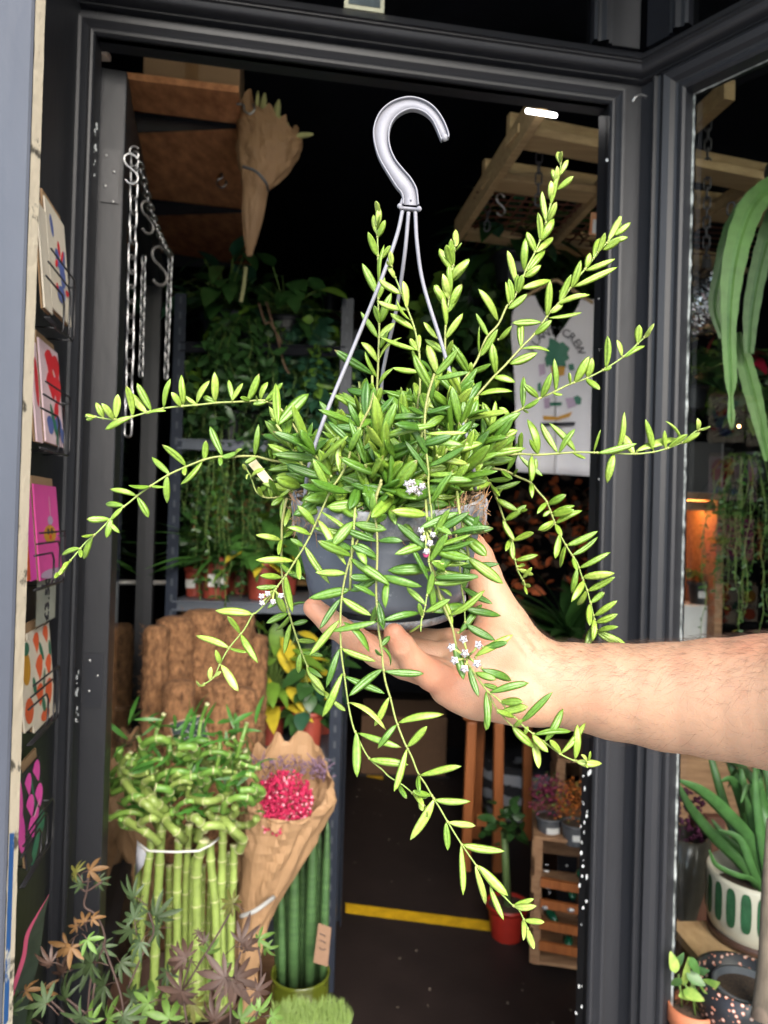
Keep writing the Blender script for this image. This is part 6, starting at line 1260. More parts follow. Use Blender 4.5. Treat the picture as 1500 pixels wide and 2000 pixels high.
# left upper
vine([Z6B([(1080, 1760), (1040, 1680), (980, 1600), (910, 1490), (830, 1385), (760, 1335), (690, 1310)], [(560, 1300, 660, 1108), (670, 1300, 720, 1168), (700, 1300, 848, 1185), (720, 1312, 805, 1222), (715, 1325, 607, 1340), (650, 1300, 620, 1275), (915, 1475, 960, 1318), (1045, 1680, 1110, 1530), (1030, 1650, 985, 1830)]),
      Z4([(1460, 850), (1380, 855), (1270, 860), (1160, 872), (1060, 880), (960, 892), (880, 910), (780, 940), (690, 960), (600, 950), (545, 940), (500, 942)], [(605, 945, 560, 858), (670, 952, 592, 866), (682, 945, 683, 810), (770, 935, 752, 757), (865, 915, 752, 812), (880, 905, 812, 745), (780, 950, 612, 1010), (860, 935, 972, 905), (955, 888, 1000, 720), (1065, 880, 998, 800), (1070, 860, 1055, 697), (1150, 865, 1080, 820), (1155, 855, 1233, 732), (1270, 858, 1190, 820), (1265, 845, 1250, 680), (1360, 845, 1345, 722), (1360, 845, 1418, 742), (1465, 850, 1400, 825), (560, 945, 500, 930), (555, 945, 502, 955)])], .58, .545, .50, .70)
# left middle
vine([Z6B([(1010, 1830), (930, 1805), (850, 1790), (740, 1770), (640, 1745), (540, 1740), (470, 1745), (390, 1755)], [(615, 1725, 655, 1495), (640, 1745, 540, 1790), (765, 1750, 800, 1620), (760, 1755, 740, 1690), (850, 1770, 970, 1630), (860, 1800, 735, 1860), (950, 1810, 850, 1840), (950, 1800, 820, 1680)]),
      Z4([(1290, 1175), (1200, 1192), (1090, 1235), (1000, 1275), (940, 1310), (880, 1350), (810, 1400), (750, 1450), (690, 1495)], [(800, 1410, 645, 1360), (880, 1350, 750, 1352), (885, 1345, 960, 1350), (985, 1290, 980, 1445), (990, 1285, 893, 1170), (1085, 1230, 955, 1100), (1080, 1235, 1090, 1290), (1190, 1210, 1060, 1340), (1195, 1200, 1210, 1080), (1300, 1170, 1230, 995), (1290, 1175, 1395, 1155), (1290, 1180, 1290, 1230), (1380, 1170, 1428, 1130), (725, 1470, 610, 1445), (810, 1415, 862, 1535)]),
      ZL([(640, 50), (570, 120), (500, 180), (450, 240), (390, 310), (330, 375)], [(640, 40, 507, 40), (640, 50, 725, -20), (635, 55, 700, 125), (660, 30, 618, 150), (545, 125, 475, 140), (550, 150, 485, 275), (460, 210, 372, 250), (470, 215, 470, 262), (420, 290, 365, 345), (400, 300, 340, 380), (345, 355, 318, 385)])], .575, .54, .42, .68)
# upright left
vine([Z5([(690, 1010), (705, 880), (710, 765), (715, 650), (720, 500), (722, 400), (716, 280), (718, 150), (715, 0)], [(695, 230, 625, 45), (715, 160, 770, -60), (715, 400, 695, 290), (700, 480, 612, 330), (730, 390, 790, 215), (725, 480, 810, 390), (715, 620, 612, 510), (720, 720, 628, 565), (735, 610, 840, 465), (720, 540, 780, 440), (725, 760, 805, 655), (680, 860, 680, 740), (690, 880, 740, 770), (715, 250, 755, 120)]),
      Z1([(712, 1400), (710, 1300), (708, 1200)], [(708, 1260, 706, 1178, .9), (710, 1320, 722, 1215, .9), (705, 1375, 692, 1250, .85), (708, 1390, 755, 1290), (700, 1500, 655, 1360), (712, 1340, 735, 1262), (735, 1520, 790, 1440)])], .57, .57, .45, .80)
# leaning left-centre
vine([Z5([(940, 960), (950, 860), (960, 780), (960, 680), (955, 560), (930, 430), (895, 330), (865, 255), (840, 185), (805, 100), (785, 30)], [(805, 60, 765, 30), (830, 230, 722, 140), (885, 310, 862, 145), (880, 320, 712, 265), (915, 435, 795, 325), (895, 380, 812, 260), (935, 555, 722, 482), (960, 560, 945, 455), (950, 680, 800, 650), (935, 560, 905, 480), (810, 130, 765, 65), (785, 60, 790, -30, .9), (955, 640, 915, 560)])], .545, .525, .55, .88)
# upright centre
vine([Z5([(1060, 800), (1085, 690), (1105, 580), (1108, 500), (1110, 420), (1120, 330), (1130, 260), (1140, 150), (1150, 60)], [(1140, 150, 1250, 22), (1120, 250, 1090, 108), (1085, 270, 1052, 168), (1130, 330, 1208, 170), (1110, 415, 1100, 235), (1120, 490, 1205, 335), (1060, 480, 975, 395), (1075, 565, 995, 490), (1100, 600, 1150, 500), (1050, 690, 995, 520)]),
      Z8([(140, 1600), (152, 1450), (165, 1290), (180, 1170)], [(175, 1290, 180, 1158, .95), (150, 1450, 140, 1225), (130, 1460, 98, 1275), (185, 1330, 230, 1265), (100, 1490, 38, 1310), (150, 1580, 290, 1400), (110, 1700, 60, 1520), (115, 1720, 120, 1440), (60, 1790, 0, 1610), (130, 1800, 230, 1610)])], .56, .56, .48, .85)
# long right upright
vine([Z5([(1080, 1010), (1150, 850), (1190, 770), (1250, 680), (1300, 600), (1350, 480), (1420, 400)], [(1410, 370, 1290, 200), (1360, 470, 1283, 340), (1305, 575, 1300, 410), (1310, 590, 1420, 430), (1420, 490, 1500, 410), (1240, 690, 1140, 500), (1270, 680, 1375, 635), (1270, 690, 1260, 620), (1180, 780, 1160, 640), (1190, 770, 1280, 730)]),
      Z8([(600, 1790), (650, 1740), (690, 1660), (740, 1540), (770, 1460), (820, 1370), (870, 1260), (920, 1120), (960, 960), (990, 850), (1020, 720), (1050, 620), (1045, 510)], [(1040, 600, 1030, 500, .95), (1045, 590, 1060, 492, .95), (1045, 700, 1120, 565), (1035, 820, 1158, 705), (1000, 800, 1015, 615), (960, 940, 1035, 720), (955, 900, 965, 740), (930, 1100, 905, 825), (940, 1090, 1020, 920), (865, 1240, 878, 1010), (880, 1240, 1000, 1055), (835, 1340, 770, 1170), (850, 1340, 995, 1220), (745, 1490, 745, 1225, .45), (770, 1500, 925, 1330), (760, 1550, 888, 1448), (665, 1600, 595, 1330), (700, 1690, 740, 1530), (680, 1680, 690, 1525), (750, 1650, 970, 1575), (620, 1780, 580, 1590), (645, 1760, 620, 1560), (630, 1820, 773, 1690), (1010, 760, 985, 640)])], .575, .62, .42, .86)
# right upright towards the post
vine([Z5([(1120, 1060), (1180, 950), (1230, 880), (1310, 800), (1390, 710), (1460, 640)], [(1400, 720, 1520, 735), (1395, 690, 1390, 510), (1320, 830, 1500, 780), (1240, 880, 1265, 760), (1230, 900, 1330, 875), (1300, 800, 1230, 720), (1190, 940, 1240, 830)]),
      Z6([(60, 530), (120, 470), (180, 390), (230, 320), (290, 260), (340, 190), (400, 110), (460, 40)], [(440, 90, 605, 15), (360, 180, 620, 70), (345, 190, 410, 30), (430, 70, 460, -20), (270, 260, 345, 110), (265, 275, 455, 220), (190, 350, 230, 145), (230, 370, 410, 315), (130, 460, 235, 380), (160, 385, 0, 388, .6), (40, 530, 55, 360), (60, 545, 220, 570), (0, 640, 150, 570), (240, 340, 300, 280), (320, 250, 280, 200)]),
      Z3([(500, 1480), (550, 1430), (600, 1370), (640, 1310)], [(550, 1400, 645, 1272), (600, 1380, 697, 1300), (555, 1425, 680, 1390), (500, 1480, 548, 1365), (610, 1350, 640, 1270, .95), (540, 1470, 640, 1400), (470, 1510, 520, 1400)])], .58, .605, .45, .82)
# right, curving up
vine([Z5([(1180, 1180), (1290, 1100), (1350, 1050), (1430, 980), (1490, 930)], [(1380, 1030, 1395, 850), (1350, 1140, 1260, 980), (1400, 1100, 1385, 1040), (1490, 940, 1425, 890), (1300, 1090, 1240, 960), (1290, 1110, 1360, 1150)]),
      Z6([(60, 895), (160, 835), (240, 800), (340, 750), (430, 720), (530, 670), (640, 600), (730, 520), (790, 460), (825, 405)], [(780, 470, 832, 396, .95), (775, 480, 815, 430), (730, 510, 750, 405), (640, 580, 615, 492), (660, 600, 780, 525), (540, 650, 568, 468), (530, 665, 585, 650), (435, 705, 472, 595), (360, 735, 455, 590), (340, 750, 338, 680), (440, 720, 512, 790), (250, 790, 257, 600), (240, 800, 295, 810), (165, 825, 235, 685), (150, 830, 75, 750), (55, 885, 65, 700), (65, 885, 160, 840), (60, 900, 95, 915)])], .57, .56, .45, .78)
# right horizontal
vine([Z5([(1120, 1140), (1250, 1150), (1400, 1160)], [(1450, 1150, 1500, 1020)]), Z6([(0, 1163), (50, 1160), (150, 1165), (260, 1158), (370, 1150), (480, 1152), (590, 1155), (710, 1160), (820, 1150), (900, 1130), (990, 1095), (1080, 1025), (1160, 1002)], [(1105, 1020, 1160, 998, .95), (1090, 1020, 1080, 950), (990, 1090, 910, 962), (1000, 1100, 1100, 1035), (900, 1130, 895, 1020), (910, 1120, 1030, 1045), (825, 1130, 778, 955), (730, 1140, 960, 1050), (720, 1155, 637, 1045), (605, 1145, 668, 915), (500, 1145, 735, 1095), (590, 1165, 560, 1330), (480, 1145, 520, 1015), (370, 1135, 225, 972), (270, 1145, 372, 1015), (260, 1140, 170, 982), (355, 1160, 430, 1200), (155, 1165, 100, 1070), (160, 1130, 90, 955), (45, 1175, 180, 1283), (120, 1180, 110, 1325), (50, 1150, 60, 1030), (-20, 1160, -60, 1010), (-60, 1160, 0, 1080), (-150, 1150, -190, 1030)])], .58, .60, .45, .75)
# right drooping long
vine([E5([(60, 300), (180, 285), (300, 280), (380, 290), (480, 310), (580, 360), (690, 410), (760, 490), (830, 570), (860, 640), (890, 720), (920, 810), (980, 920), (1040, 1020), (1100, 1110), (1140, 1230), (1180, 1330), (1210, 1440), (1240, 1560), (1270, 1690)],
     [(840, 595, 1010, 520), (820, 585, 750, 700), (690, 420, 715, 535), (880, 670, 1080, 620), (890, 700, 1075, 640), (910, 760, 1140, 650), (870, 650, 805, 705), (890, 740, 760, 830), (895, 760, 790, 840), (900, 780, 970, 875), (930, 860, 910, 1075), (1015, 945, 1280, 835), (1000, 960, 935, 1150), (1060, 1035, 1280, 900), (1075, 1050, 1095, 1180), (1115, 1145, 1385, 1025), (1095, 1160, 1050, 1375), (1150, 1240, 1420, 1190), (1145, 1260, 1065, 1440), (1190, 1350, 1430, 1240), (1160, 1350, 1110, 1480), (1215, 1450, 1340, 1365), (1250, 1560, 1450, 1440), (1215, 1465, 1200, 1660), (1240, 1650, 1168, 1855), (1270, 1620, 1450, 1550), (1265, 1690, 1530, 1830), (1290, 1700, 1450, 1660), (1270, 1700, 1420, 1810), (1245, 1600, 1240, 1780), (700, 400, 740, 195), (480, 310, 610, 45, .35), (540, 340, 590, 300), (380, 285, 300, 165), (300, 290, 215, 175, .1), (440, 300, 535, 380), (260, 300, 370, 305, .25)])], .59, .62, .34, .66, width=16.5)
# right drooping short, pale
vine([E5([(200, 260), (260, 310), (340, 410), (380, 500), (420, 600), (450, 690), (480, 770), (530, 880), (545, 990), (560, 1090), (590, 1190), (640, 1280), (660, 1370)],
     [(330, 380, 535, 385), (385, 450, 610, 410), (400, 550, 580, 660), (470, 735, 665, 610), (580, 640, 665, 650), (450, 740, 555, 915), (555, 910, 725, 850), (510, 900, 475, 995), (540, 910, 540, 1080), (565, 1080, 760, 1045), (580, 1140, 655, 1120), (590, 1165, 725, 1215), (620, 1240, 710, 1150), (610, 1280, 650, 1300), (650, 1300, 700, 1310), (655, 1310, 660, 1385), (400, 540, 450, 460), (300, 330, 285, 470), (350, 420, 420, 540)])], .61, .63, .50, .72, width=16)
# over the thumb, dark
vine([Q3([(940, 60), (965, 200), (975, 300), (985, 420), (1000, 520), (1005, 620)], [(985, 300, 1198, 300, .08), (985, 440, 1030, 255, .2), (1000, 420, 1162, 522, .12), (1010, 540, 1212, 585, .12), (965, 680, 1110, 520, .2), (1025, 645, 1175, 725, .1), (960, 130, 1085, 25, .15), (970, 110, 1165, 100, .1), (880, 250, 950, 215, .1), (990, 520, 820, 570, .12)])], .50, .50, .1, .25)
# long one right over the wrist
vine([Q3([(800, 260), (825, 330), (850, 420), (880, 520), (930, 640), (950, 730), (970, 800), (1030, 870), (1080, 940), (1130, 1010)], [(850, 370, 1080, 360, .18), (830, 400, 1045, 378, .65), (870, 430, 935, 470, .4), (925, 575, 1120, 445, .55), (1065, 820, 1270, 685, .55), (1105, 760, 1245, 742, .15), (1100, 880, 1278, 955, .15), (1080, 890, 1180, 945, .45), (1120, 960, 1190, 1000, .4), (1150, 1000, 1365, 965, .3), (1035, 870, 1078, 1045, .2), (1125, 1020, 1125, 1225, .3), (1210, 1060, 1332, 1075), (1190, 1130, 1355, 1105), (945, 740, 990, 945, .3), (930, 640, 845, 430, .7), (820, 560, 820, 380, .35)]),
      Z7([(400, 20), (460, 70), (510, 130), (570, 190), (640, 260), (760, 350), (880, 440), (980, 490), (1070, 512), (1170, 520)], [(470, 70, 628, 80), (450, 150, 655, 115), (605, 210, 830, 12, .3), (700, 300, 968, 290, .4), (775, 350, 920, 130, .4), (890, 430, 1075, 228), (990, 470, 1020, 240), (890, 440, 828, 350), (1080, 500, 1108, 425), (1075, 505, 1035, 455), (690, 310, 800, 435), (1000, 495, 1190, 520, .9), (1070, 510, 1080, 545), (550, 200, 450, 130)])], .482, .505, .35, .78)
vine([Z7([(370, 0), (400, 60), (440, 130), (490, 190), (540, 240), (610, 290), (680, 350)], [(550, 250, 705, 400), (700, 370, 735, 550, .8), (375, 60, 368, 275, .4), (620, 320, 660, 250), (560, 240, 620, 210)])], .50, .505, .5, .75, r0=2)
# front pale stem through the crown
vine([Z5([(1045, 690), (1020, 770), (1000, 850), (990, 930), (988, 1010), (990, 1090), (1000, 1170), (1010, 1260), (1010, 1340), (1018, 1420)], [(1055, 700, 1190, 540, .45), (1050, 720, 1025, 850, .2), (1020, 690, 960, 610, .15), (1075, 722, 1252, 695, .35), (1010, 920, 1140, 878, .08), (980, 930, 890, 885, .15), (995, 1030, 900, 945, .12), (1000, 1170, 900, 975, .10), (1000, 1095, 1215, 1100, .25), (1005, 1035, 1235, 1030, .75), (1010, 1225, 1232, 1130, .15), (1005, 1300, 875, 1070, .10), (1015, 1450, 1170, 1260, .30), (1030, 1310, 1270, 1325, .35), (1000, 950, 770, 955, .2), (1060, 1170, 1235, 1225, .8), (1030, 1280, 1165, 1285, .55)]),
      R2([(1028, 0), (1025, 100), (1018, 200), (1012, 290)], [(1030, 160, 1140, -10, .45), (1050, 120, 1255, 5, .1), (1000, 230, 830, 60, .12), (1010, 290, 1130, 130, .35), (1010, 415, 920, 170, .15), (1050, 200, 1260, 125, .5), (1050, 210, 1280, 185, .2), (1045, 285, 1248, 290, .6), (1110, 350, 1040, 290, .4), (1130, 120, 1390, 105, .1), (1210, 160, 1310, 25, .12)]),
      R2([(1030, 370), (1005, 470), (990, 560), (970, 630), (965, 700)], [(985, 545, 885, 440, .5), (960, 610, 958, 540, .5), (1000, 585, 1140, 515, .5), (945, 660, 902, 697, .6), (938, 590, 740, 638, .2), (1065, 382, 1300, 375, .12), (1030, 410, 1268, 398, .5), (1000, 490, 1040, 350, .45)])], .48, .476, .3, .6)
# front long centre
vine([R2([(735, -170), (712, -110), (700, -50), (700, 30), (710, 150), (710, 270), (705, 400), (705, 500), (715, 620), (720, 700), (735, 800), (745, 910), (760, 1000), (790, 1100), (820, 1220), (870, 1350), (910, 1430)], [(725, 165, 860, 180, .12), (695, 175, 525, 100, .15), (730, 385, 975, 430, .1), (690, 385, 550, 372, .12), (710, 500, 560, 430, .25), (700, 635, 442, 705, .15), (705, 540, 680, 640, .1), (735, 520, 740, 690, .08), (765, 400, 760, 560, .25), (705, 790, 788, 725, .2), (740, 790, 785, 900, .12), (730, 840, 702, 810, .1), (770, 925, 982, 955, .2), (735, 930, 540, 1070, .22), (780, 1090, 690, 1255, .75), (845, 1240, 1100, 1178, .5), (820, 1250, 710, 1385, .3), (885, 1370, 1010, 1258, .65), (710, 275, 560, 190, .15), (700, 640, 740, 700, .15), (700, 20, 690, -120, .2), (705, 60, 770, 10, .3)]),
      Z9([(950, 30), (990, 90), (1030, 160), (1080, 240), (1120, 310), (1200, 440), (1290, 570), (1370, 680), (1440, 740), (1500, 800)], [(890, -110, 805, 135, .7), (960, 35, 1210, -5, .7), (1035, 180, 908, 430, .72), (1050, 180, 1255, 200, .6), (945, 45, 960, 150, .45), (1110, 325, 1118, 485, .5), (1130, 310, 1285, 345, .82), (1220, 440, 1455, 490, .62), (1210, 450, 1205, 742, .7), (1300, 575, 1478, 738, .6), (1290, 575, 1352, 818, .92), (1375, 690, 1450, 892, .7), (1020, 170, 920, 130, .5)]),
      Z10([(40, 830), (75, 900), (100, 960), (118, 1020)], [(10, 800, 130, 765, .7), (10, 810, 147, 808, .93), (75, 885, 187, 908, .8), (70, 890, 58, 1012, .9), (95, 940, 125, 1055, .95)])], .475, .50, .25, .8)
# front left-centre
vine([R2([(735, -190), (712, -120), (690, -60), (670, 10), (630, 100), (580, 200), (550, 280), (525, 370), (505, 480), (495, 600), (495, 720), (500, 830), (515, 940), (530, 1050), (545, 1150), (570, 1260), (600, 1330), (660, 1440)], [(525, 362, 345, 355, .62), (565, 225, 405, 165, .15), (580, 210, 650, 312, .35), (595, 190, 718, 280, .15), (490, 510, 368, 685, .12), (510, 500, 672, 610, .62), (490, 640, 308, 836, .6), (530, 650, 665, 820, .12), (490, 805, 405, 1025, .15), (510, 795, 700, 870, .62), (505, 950, 382, 1200, .6), (530, 955, 752, 1070, .22), (545, 1120, 768, 1270, .75), (605, 1300, 852, 1370, .35), (575, 1290, 602, 1550, .35), (665, 1440, 890, 1490, .6), (520, 300, 350, 60, .55), (600, 150, 500, 90, .15), (640, 90, 690, 170, .12)]),
      Z9([(740, 10), (780, 50), (860, 100), (920, 150), (980, 210), (1020, 290)], [(830, 100, 885, 185, .4), (920, 140, 990, 235, .6), (930, 130, 1003, 178, .35), (990, 220, 1022, 295, .9), (960, 190, 975, 250, .9)])], .476, .50, .3, .75)
# left droop with buds
vine([Z5([(690, 800), (670, 880), (620, 980), (565, 1080), (545, 1180), (500, 1280), (440, 1370), (385, 1490)], [(555, 1150, 612, 1000, .2), (565, 1110, 428, 965, .12), (410, 1395, 340, 1185, .55), (482, 1260, 485, 1040, .55), (660, 890, 700, 770, .3), (600, 1010, 550, 860, .15), (440, 1290, 350, 1190, .3)]),
      R2([(340, 90), (290, 190), (240, 270), (190, 350), (130, 430), (60, 530), (0, 590)], [(395, 0, 560, 162, .62), (350, 90, 530, 135, .5), (290, 200, 432, 422, .62), (215, 290, 0, 272, .75), (270, 200, 200, 155, .35), (250, 285, 265, 400, .5), (185, 380, 210, 590, .6), (140, 380, 20, 370, .6), (130, 440, 0, 435, .5), (340, 80, 240, -40, .55), (320, 130, 190, 90, .4), (120, 470, 180, 580, .4)]),
      ZL([(1480, 600), (1430, 690), (1340, 800), (1290, 890), (1250, 970), (1180, 1020)], [(1480, 605, 1262, 570, .8), (1340, 800, 1150, 718, .8), (1355, 800, 1442, 830, .6), (1420, 720, 1508, 890, .62), (1395, 710, 1338, 610, .62), (1285, 890, 1265, 805, .75), (1300, 905, 1402, 1047, .8), (1235, 985, 1235, 905, .85), (1200, 1010, 1150, 995, .95), (1190, 1015, 1165, 1030, .95), (1250, 970, 1300, 935, .8)])], .485, .50, .4, .85)
# left back droop
vine([R2([(180, -80), (155, 50), (150, 200), (150, 300), (160, 440), (185, 560), (220, 680), (260, 800), (300, 900), (340, 990), (390, 1050), (460, 1110), (510, 1160)], [(140, 170, 0, 130, .8), (170, 150, 240, 90, .45), (160, 160, 130, 250, .7), (150, 300, 212, 372, .5), (235, 750, 348, 762, .5), (195, 660, 158, 832, .55), (270, 820, 395, 852, .4), (255, 830, 245, 947, .5), (298, 905, 402, 1060, .8), (310, 905, 392, 978, .3), (400, 1050, 440, 1100, .6), (450, 1100, 522, 1168, .75), (210, 655, 305, 640, .2), (320, 980, 400, 1080, .6), (165, 330, 290, 400, .3), (170, 480, 60, 560, .35), (185, 560, 300, 520, .2), (175, 600, 60, 650, .3), (200, 600, 120, 700, .3)])], .55, .56, .5, .75, width=16)
# little sprig at the tag
vine([(200, 900, 3.333, [(1180, 235), (1070, 240), (1010, 210), (985, 160), (965, 100), (925, 35)], [(940, 60, 918, 22, .9), (965, 110, 1045, 50, .8), (955, 90, 940, 110, .9), (1040, 240, 1010, 170, .7), (1240, 200, 1040, 150, .7), (1300, 130, 1130, 100, .65), (1180, 250, 1100, 285, .5), (1190, 260, 1165, 400, .6), (1220, 300, 1190, 420, .6), (1100, 235, 1090, 160, .6), (1150, 235, 1230, 180, .6), (1130, 200, 1080, 110, .35), (1300, 40, 1080, 60, .5)])], .56, .555, .65, .8, r0=1.8)

# ---- crown
random.seed(4242)
crown = MB(); cst = MB()
CC = hp((0, 0, H * .48))
for i in range(44):
    a, r0 = U(0, 6.28), math.sqrt(U(0, 1)) * r_ * .75; p0 = hp((r0 * math.cos(a), r0 * math.sin(a), zt - .004)); d = (Vector((math.cos(a) * r0 * 10, math.sin(a) * r0 * 8 - .2, U(.6, 1.4)))).normalized(); L = U(.035, .098) * (1.15 - .4 * r0 / r_)
    pts = [p0, p0 + d * L * .5 + rdir() * .004, p0 + d * L + Vector((0, 0, -.2 * L * r0 / r_))]; pts = crom(pts, 3); cst.tube(pts, .0010, 5, col=(.9, 1, .8))
    for j, p in enumerate(pts[1:]):
        for s in (0, 1):
            if U(0, 1) < .12: continue
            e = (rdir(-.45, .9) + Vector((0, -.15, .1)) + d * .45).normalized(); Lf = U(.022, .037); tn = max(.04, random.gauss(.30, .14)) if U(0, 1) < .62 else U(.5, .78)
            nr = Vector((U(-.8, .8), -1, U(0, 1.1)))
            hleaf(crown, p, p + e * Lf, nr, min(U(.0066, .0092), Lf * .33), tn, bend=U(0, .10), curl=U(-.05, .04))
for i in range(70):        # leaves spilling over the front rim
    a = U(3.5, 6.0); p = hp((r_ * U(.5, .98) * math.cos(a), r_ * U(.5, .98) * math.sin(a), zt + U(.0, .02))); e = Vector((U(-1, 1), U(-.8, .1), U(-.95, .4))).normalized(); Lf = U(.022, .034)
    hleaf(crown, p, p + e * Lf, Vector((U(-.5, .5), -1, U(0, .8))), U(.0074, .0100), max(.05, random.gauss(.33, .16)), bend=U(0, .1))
for i in range(3):        # short shoots hanging over the pot front
    x0 = (690, 830, 895)[i] + U(-8, 8); y0 = U(985, 1010); n_s = random.choice((3, 4, 5)); dx = (x0 - 757) * .12; pts = crom([P(x0, y0 - 30, .488), P(x0 + dx * .3, y0 + 12, .479), P(x0 + dx, y0 + 20 + n_s * 12, .481), P(x0 + dx * 1.4, y0 + 24 + n_s * 24, .485)], 3)
    cst.tube(pts, .0010, 5, col=(.9, 1, .8))
    for p in pts[3::3]:
        for s in (-1, 1):
            e = Vector((s * U(.4, 1), U(-.5, .1), U(-.9, .45))).normalized(); hleaf(crown, p, p + e * U(.020, .032), Vector((U(-.5, .5), -1, U(0, .7))), U(.0062, .0086), max(.05, random.gauss(.33, .17)), bend=U(-.03, .12), curl=U(-.1, .08))
so = cst.build('crown_stems', HSM, hoya, attr='tone'); crown.build('foliage', HL, so, attr='tone')
# ---- flowers
FW = mat('waxy_white_flower', (.62, .57, .60), .6, var=.06, vscale=300, sss=0.0, bump=.2); FPK = mat('flower_centre', (.45, .05, .16), .4)
def star(mb, c, nrm, r):
    nrm = nrm.normalized(); x = nrm.cross(Vector((0, 0, 1))).normalized(); y = nrm.cross(x); vs = [c + nrm * r * .45]; 
    rings = []
    for ring, (f, h) in enumerate(((.55, .38), (1.0, .05))):
        for k in range(10):
            a = 2 * math.pi * k / 10 + .3; rr = r * f * (1.0 if k % 2 == 0 else .62); vs.append(c + (x * math.cos(a) + y * math.sin(a)) * rr + nrm * r * h)
    for k in range(10): a = 2 * math.pi * k / 10 + .3; rr = r * (.9 if k % 2 == 0 else .6); vs.append(c + (x * math.cos(a) + y * math.sin(a)) * rr - nrm * r * .35)
    fs = [(0, 1 + k, 1 + (k + 1) % 10) for k in range(10)] + [(1 + k + 10 * g, 1 + (k + 1) % 10 + 10 * g, 11 + (k + 1) % 10 + 10 * g, 11 + k + 10 * g) for g in (0, 1) for k in range(10)]
    mb.add(vs, fs); mb.ball(c + nrm * r * .42, r * .22, 6)
def umbel(hub, flowers, rad, D):
    h = P(*hub, D); s = MB(); f = MB()
    for x, y in flowers:
        c = P(x, y, D - .012 + U(-.004, .004)); s.tube([h, h + (c - h) * .5 + Vector((0, -.003, 0)), c], [.0009, .0007, .0009], 6, col=(1.2, 1.4, 1.1)); star(f, c, Vector((c.x - h.x, -.02, c.z - h.z)), m(rad, D))
    s.ball(h, .002, 7, col=(1.2, 1.4, 1.1)); o = s.build('flower_stalks', HSM, hoya, attr='tone'); f.build('flower', FW, o, smooth=True)
umbel((913, 1282), [(905, 1248), (935, 1259), (881, 1264), (908, 1276), (887, 1290), (932, 1297), (907, 1307)], 9.5, .492)
umbel((536, 1152), [(510, 1165), (511, 1178), (549, 1164), (533, 1176), (522, 1160)], 7, .50)
umbel((830, 1030), [(833, 1078), (822, 1036), (846, 1045), (826, 1052), (840, 1062)], 8, .484)
umbel((810, 965), [(795, 945), (810, 955), (825, 950), (800, 958), (818, 962), (805, 942)], 8.5, .478)
mb = MB(); mb.ball(P(832, 1083, .475), .0022, 8); mb.build('flower_eye', FPK, hoya)

# ================================================================ FOREARM AND HAND
def hpnt(x, y, D, r): return (np.array(P(x, y, D), dtype=np.float32), m(r, D))
CAPS = []   # (a, ra, b, rb, k)
def chain_caps(pts, k):
    q = [hpnt(*p) for p in pts]
    for (a, ra), (b, rb) in zip(q[:-1], q[1:]): CAPS.append((a, ra, b, rb, k))
ARM = [(2050, 1400, .36, 205), (1760, 1384, .43, 165), (1600, 1374, .468, 141), (1500, 1369, .492, 127), (1400, 1364, .512, 114), (1300, 1360, .53, 102), (1200, 1350, .545, 91), (1120, 1340, .556, 82), (1060, 1332, .56, 78)]
chain_caps(ARM, .004)
for p in ([(1050, 1378, .545, 40), (900, 1350, .532, 36)], [(1050, 1350, .555, 46), (900, 1318, .545, 38)], [(1050, 1325, .566, 46), (880, 1288, .56, 38)], [(1050, 1300, .572, 46), (880, 1262, .58, 36)],
          [(1040, 1310, .562, 60), (965, 1275, .558, 60), (930, 1310, .55, 50)], [(1010, 1370, .542, 44), (930, 1358, .534, 40), (870, 1345, .53, 31)]): chain_caps(p, .009)
FING = [[(885, 1342, .531, 34), (842, 1318, .522, 30), (806, 1290, .514, 26.5), (786, 1262, .508, 24), (770, 1238, .505, 21.5)],
        [(880, 1325, .542, 34), (790, 1296, .528, 30), (738, 1275, .520, 28), (690, 1247, .514, 26), (642, 1212, .512, 23.5), (612, 1187, .513, 20.5)],
        [(880, 1290, .56, 32), (770, 1262, .552, 27), (700, 1240, .548, 25), (650, 1225, .546, 22), (622, 1200, .545, 18)],
        [(880, 1262, .58, 31), (790, 1250, .582, 27), (720, 1238, .582, 24), (670, 1225, .58, 20)]]
THUMB = [(1020, 1292, .562, 62), (985, 1225, .570, 50), (958, 1170, .575, 41), (944, 1125, .578, 35), (931, 1090, .577, 33), (921, 1068, .575, 29)]
# groups: (list of caps, k inside group)
base_caps = list(CAPS); groups = []
for f in FING + [THUMB]:
    CAPS = []; chain_caps(f, .0025); groups.append(list(CAPS))
allc = base_caps + [c for g in groups for c in g]
lo = np.min([np.minimum(c[0] - c[1], c[2] - c[3]) for c in allc], 0) - .004; hi = np.max([np.maximum(c[0] + c[1], c[2] + c[3]) for c in allc], 0) + .004
HG = .0012; dims = np.ceil((hi - lo) / HG).astype(int) + 1; print('hand grid', dims)
F = np.full(dims, .05, dtype=np.float32)
def sub_eval(F, cap, k):
    a, ra, b, rb, _ = cap; mg = max(ra, rb) + .014
    i0 = np.maximum(((np.minimum(a, b) - mg - lo) / HG).astype(int), 0); i1 = np.minimum(((np.maximum(a, b) + mg - lo) / HG).astype(int) + 1, dims)
    X, Y, Z = np.meshgrid(*[(lo[d] + HG * np.arange(i0[d], i1[d])).astype(np.float32) for d in range(3)], indexing='ij')
    ba = b - a; L2 = float(ba @ ba) + 1e-12; t = np.clip(((X - a[0]) * ba[0] + (Y - a[1]) * ba[1] + (Z - a[2]) * ba[2]) / L2, 0, 1)
    d = np.sqrt((X - a[0] - t * ba[0]) ** 2 + (Y - a[1] - t * ba[1]) ** 2 + (Z - a[2] - t * ba[2]) ** 2) - (ra + (rb - ra) * t)
    sl = tuple(slice(i0[d_], i1[d_]) for d_ in range(3)); f = F[sl]; h = np.clip(.5 + .5 * (f - d) / k, 0, 1); F[sl] = f * (1 - h) + d * h - k * h * (1 - h)
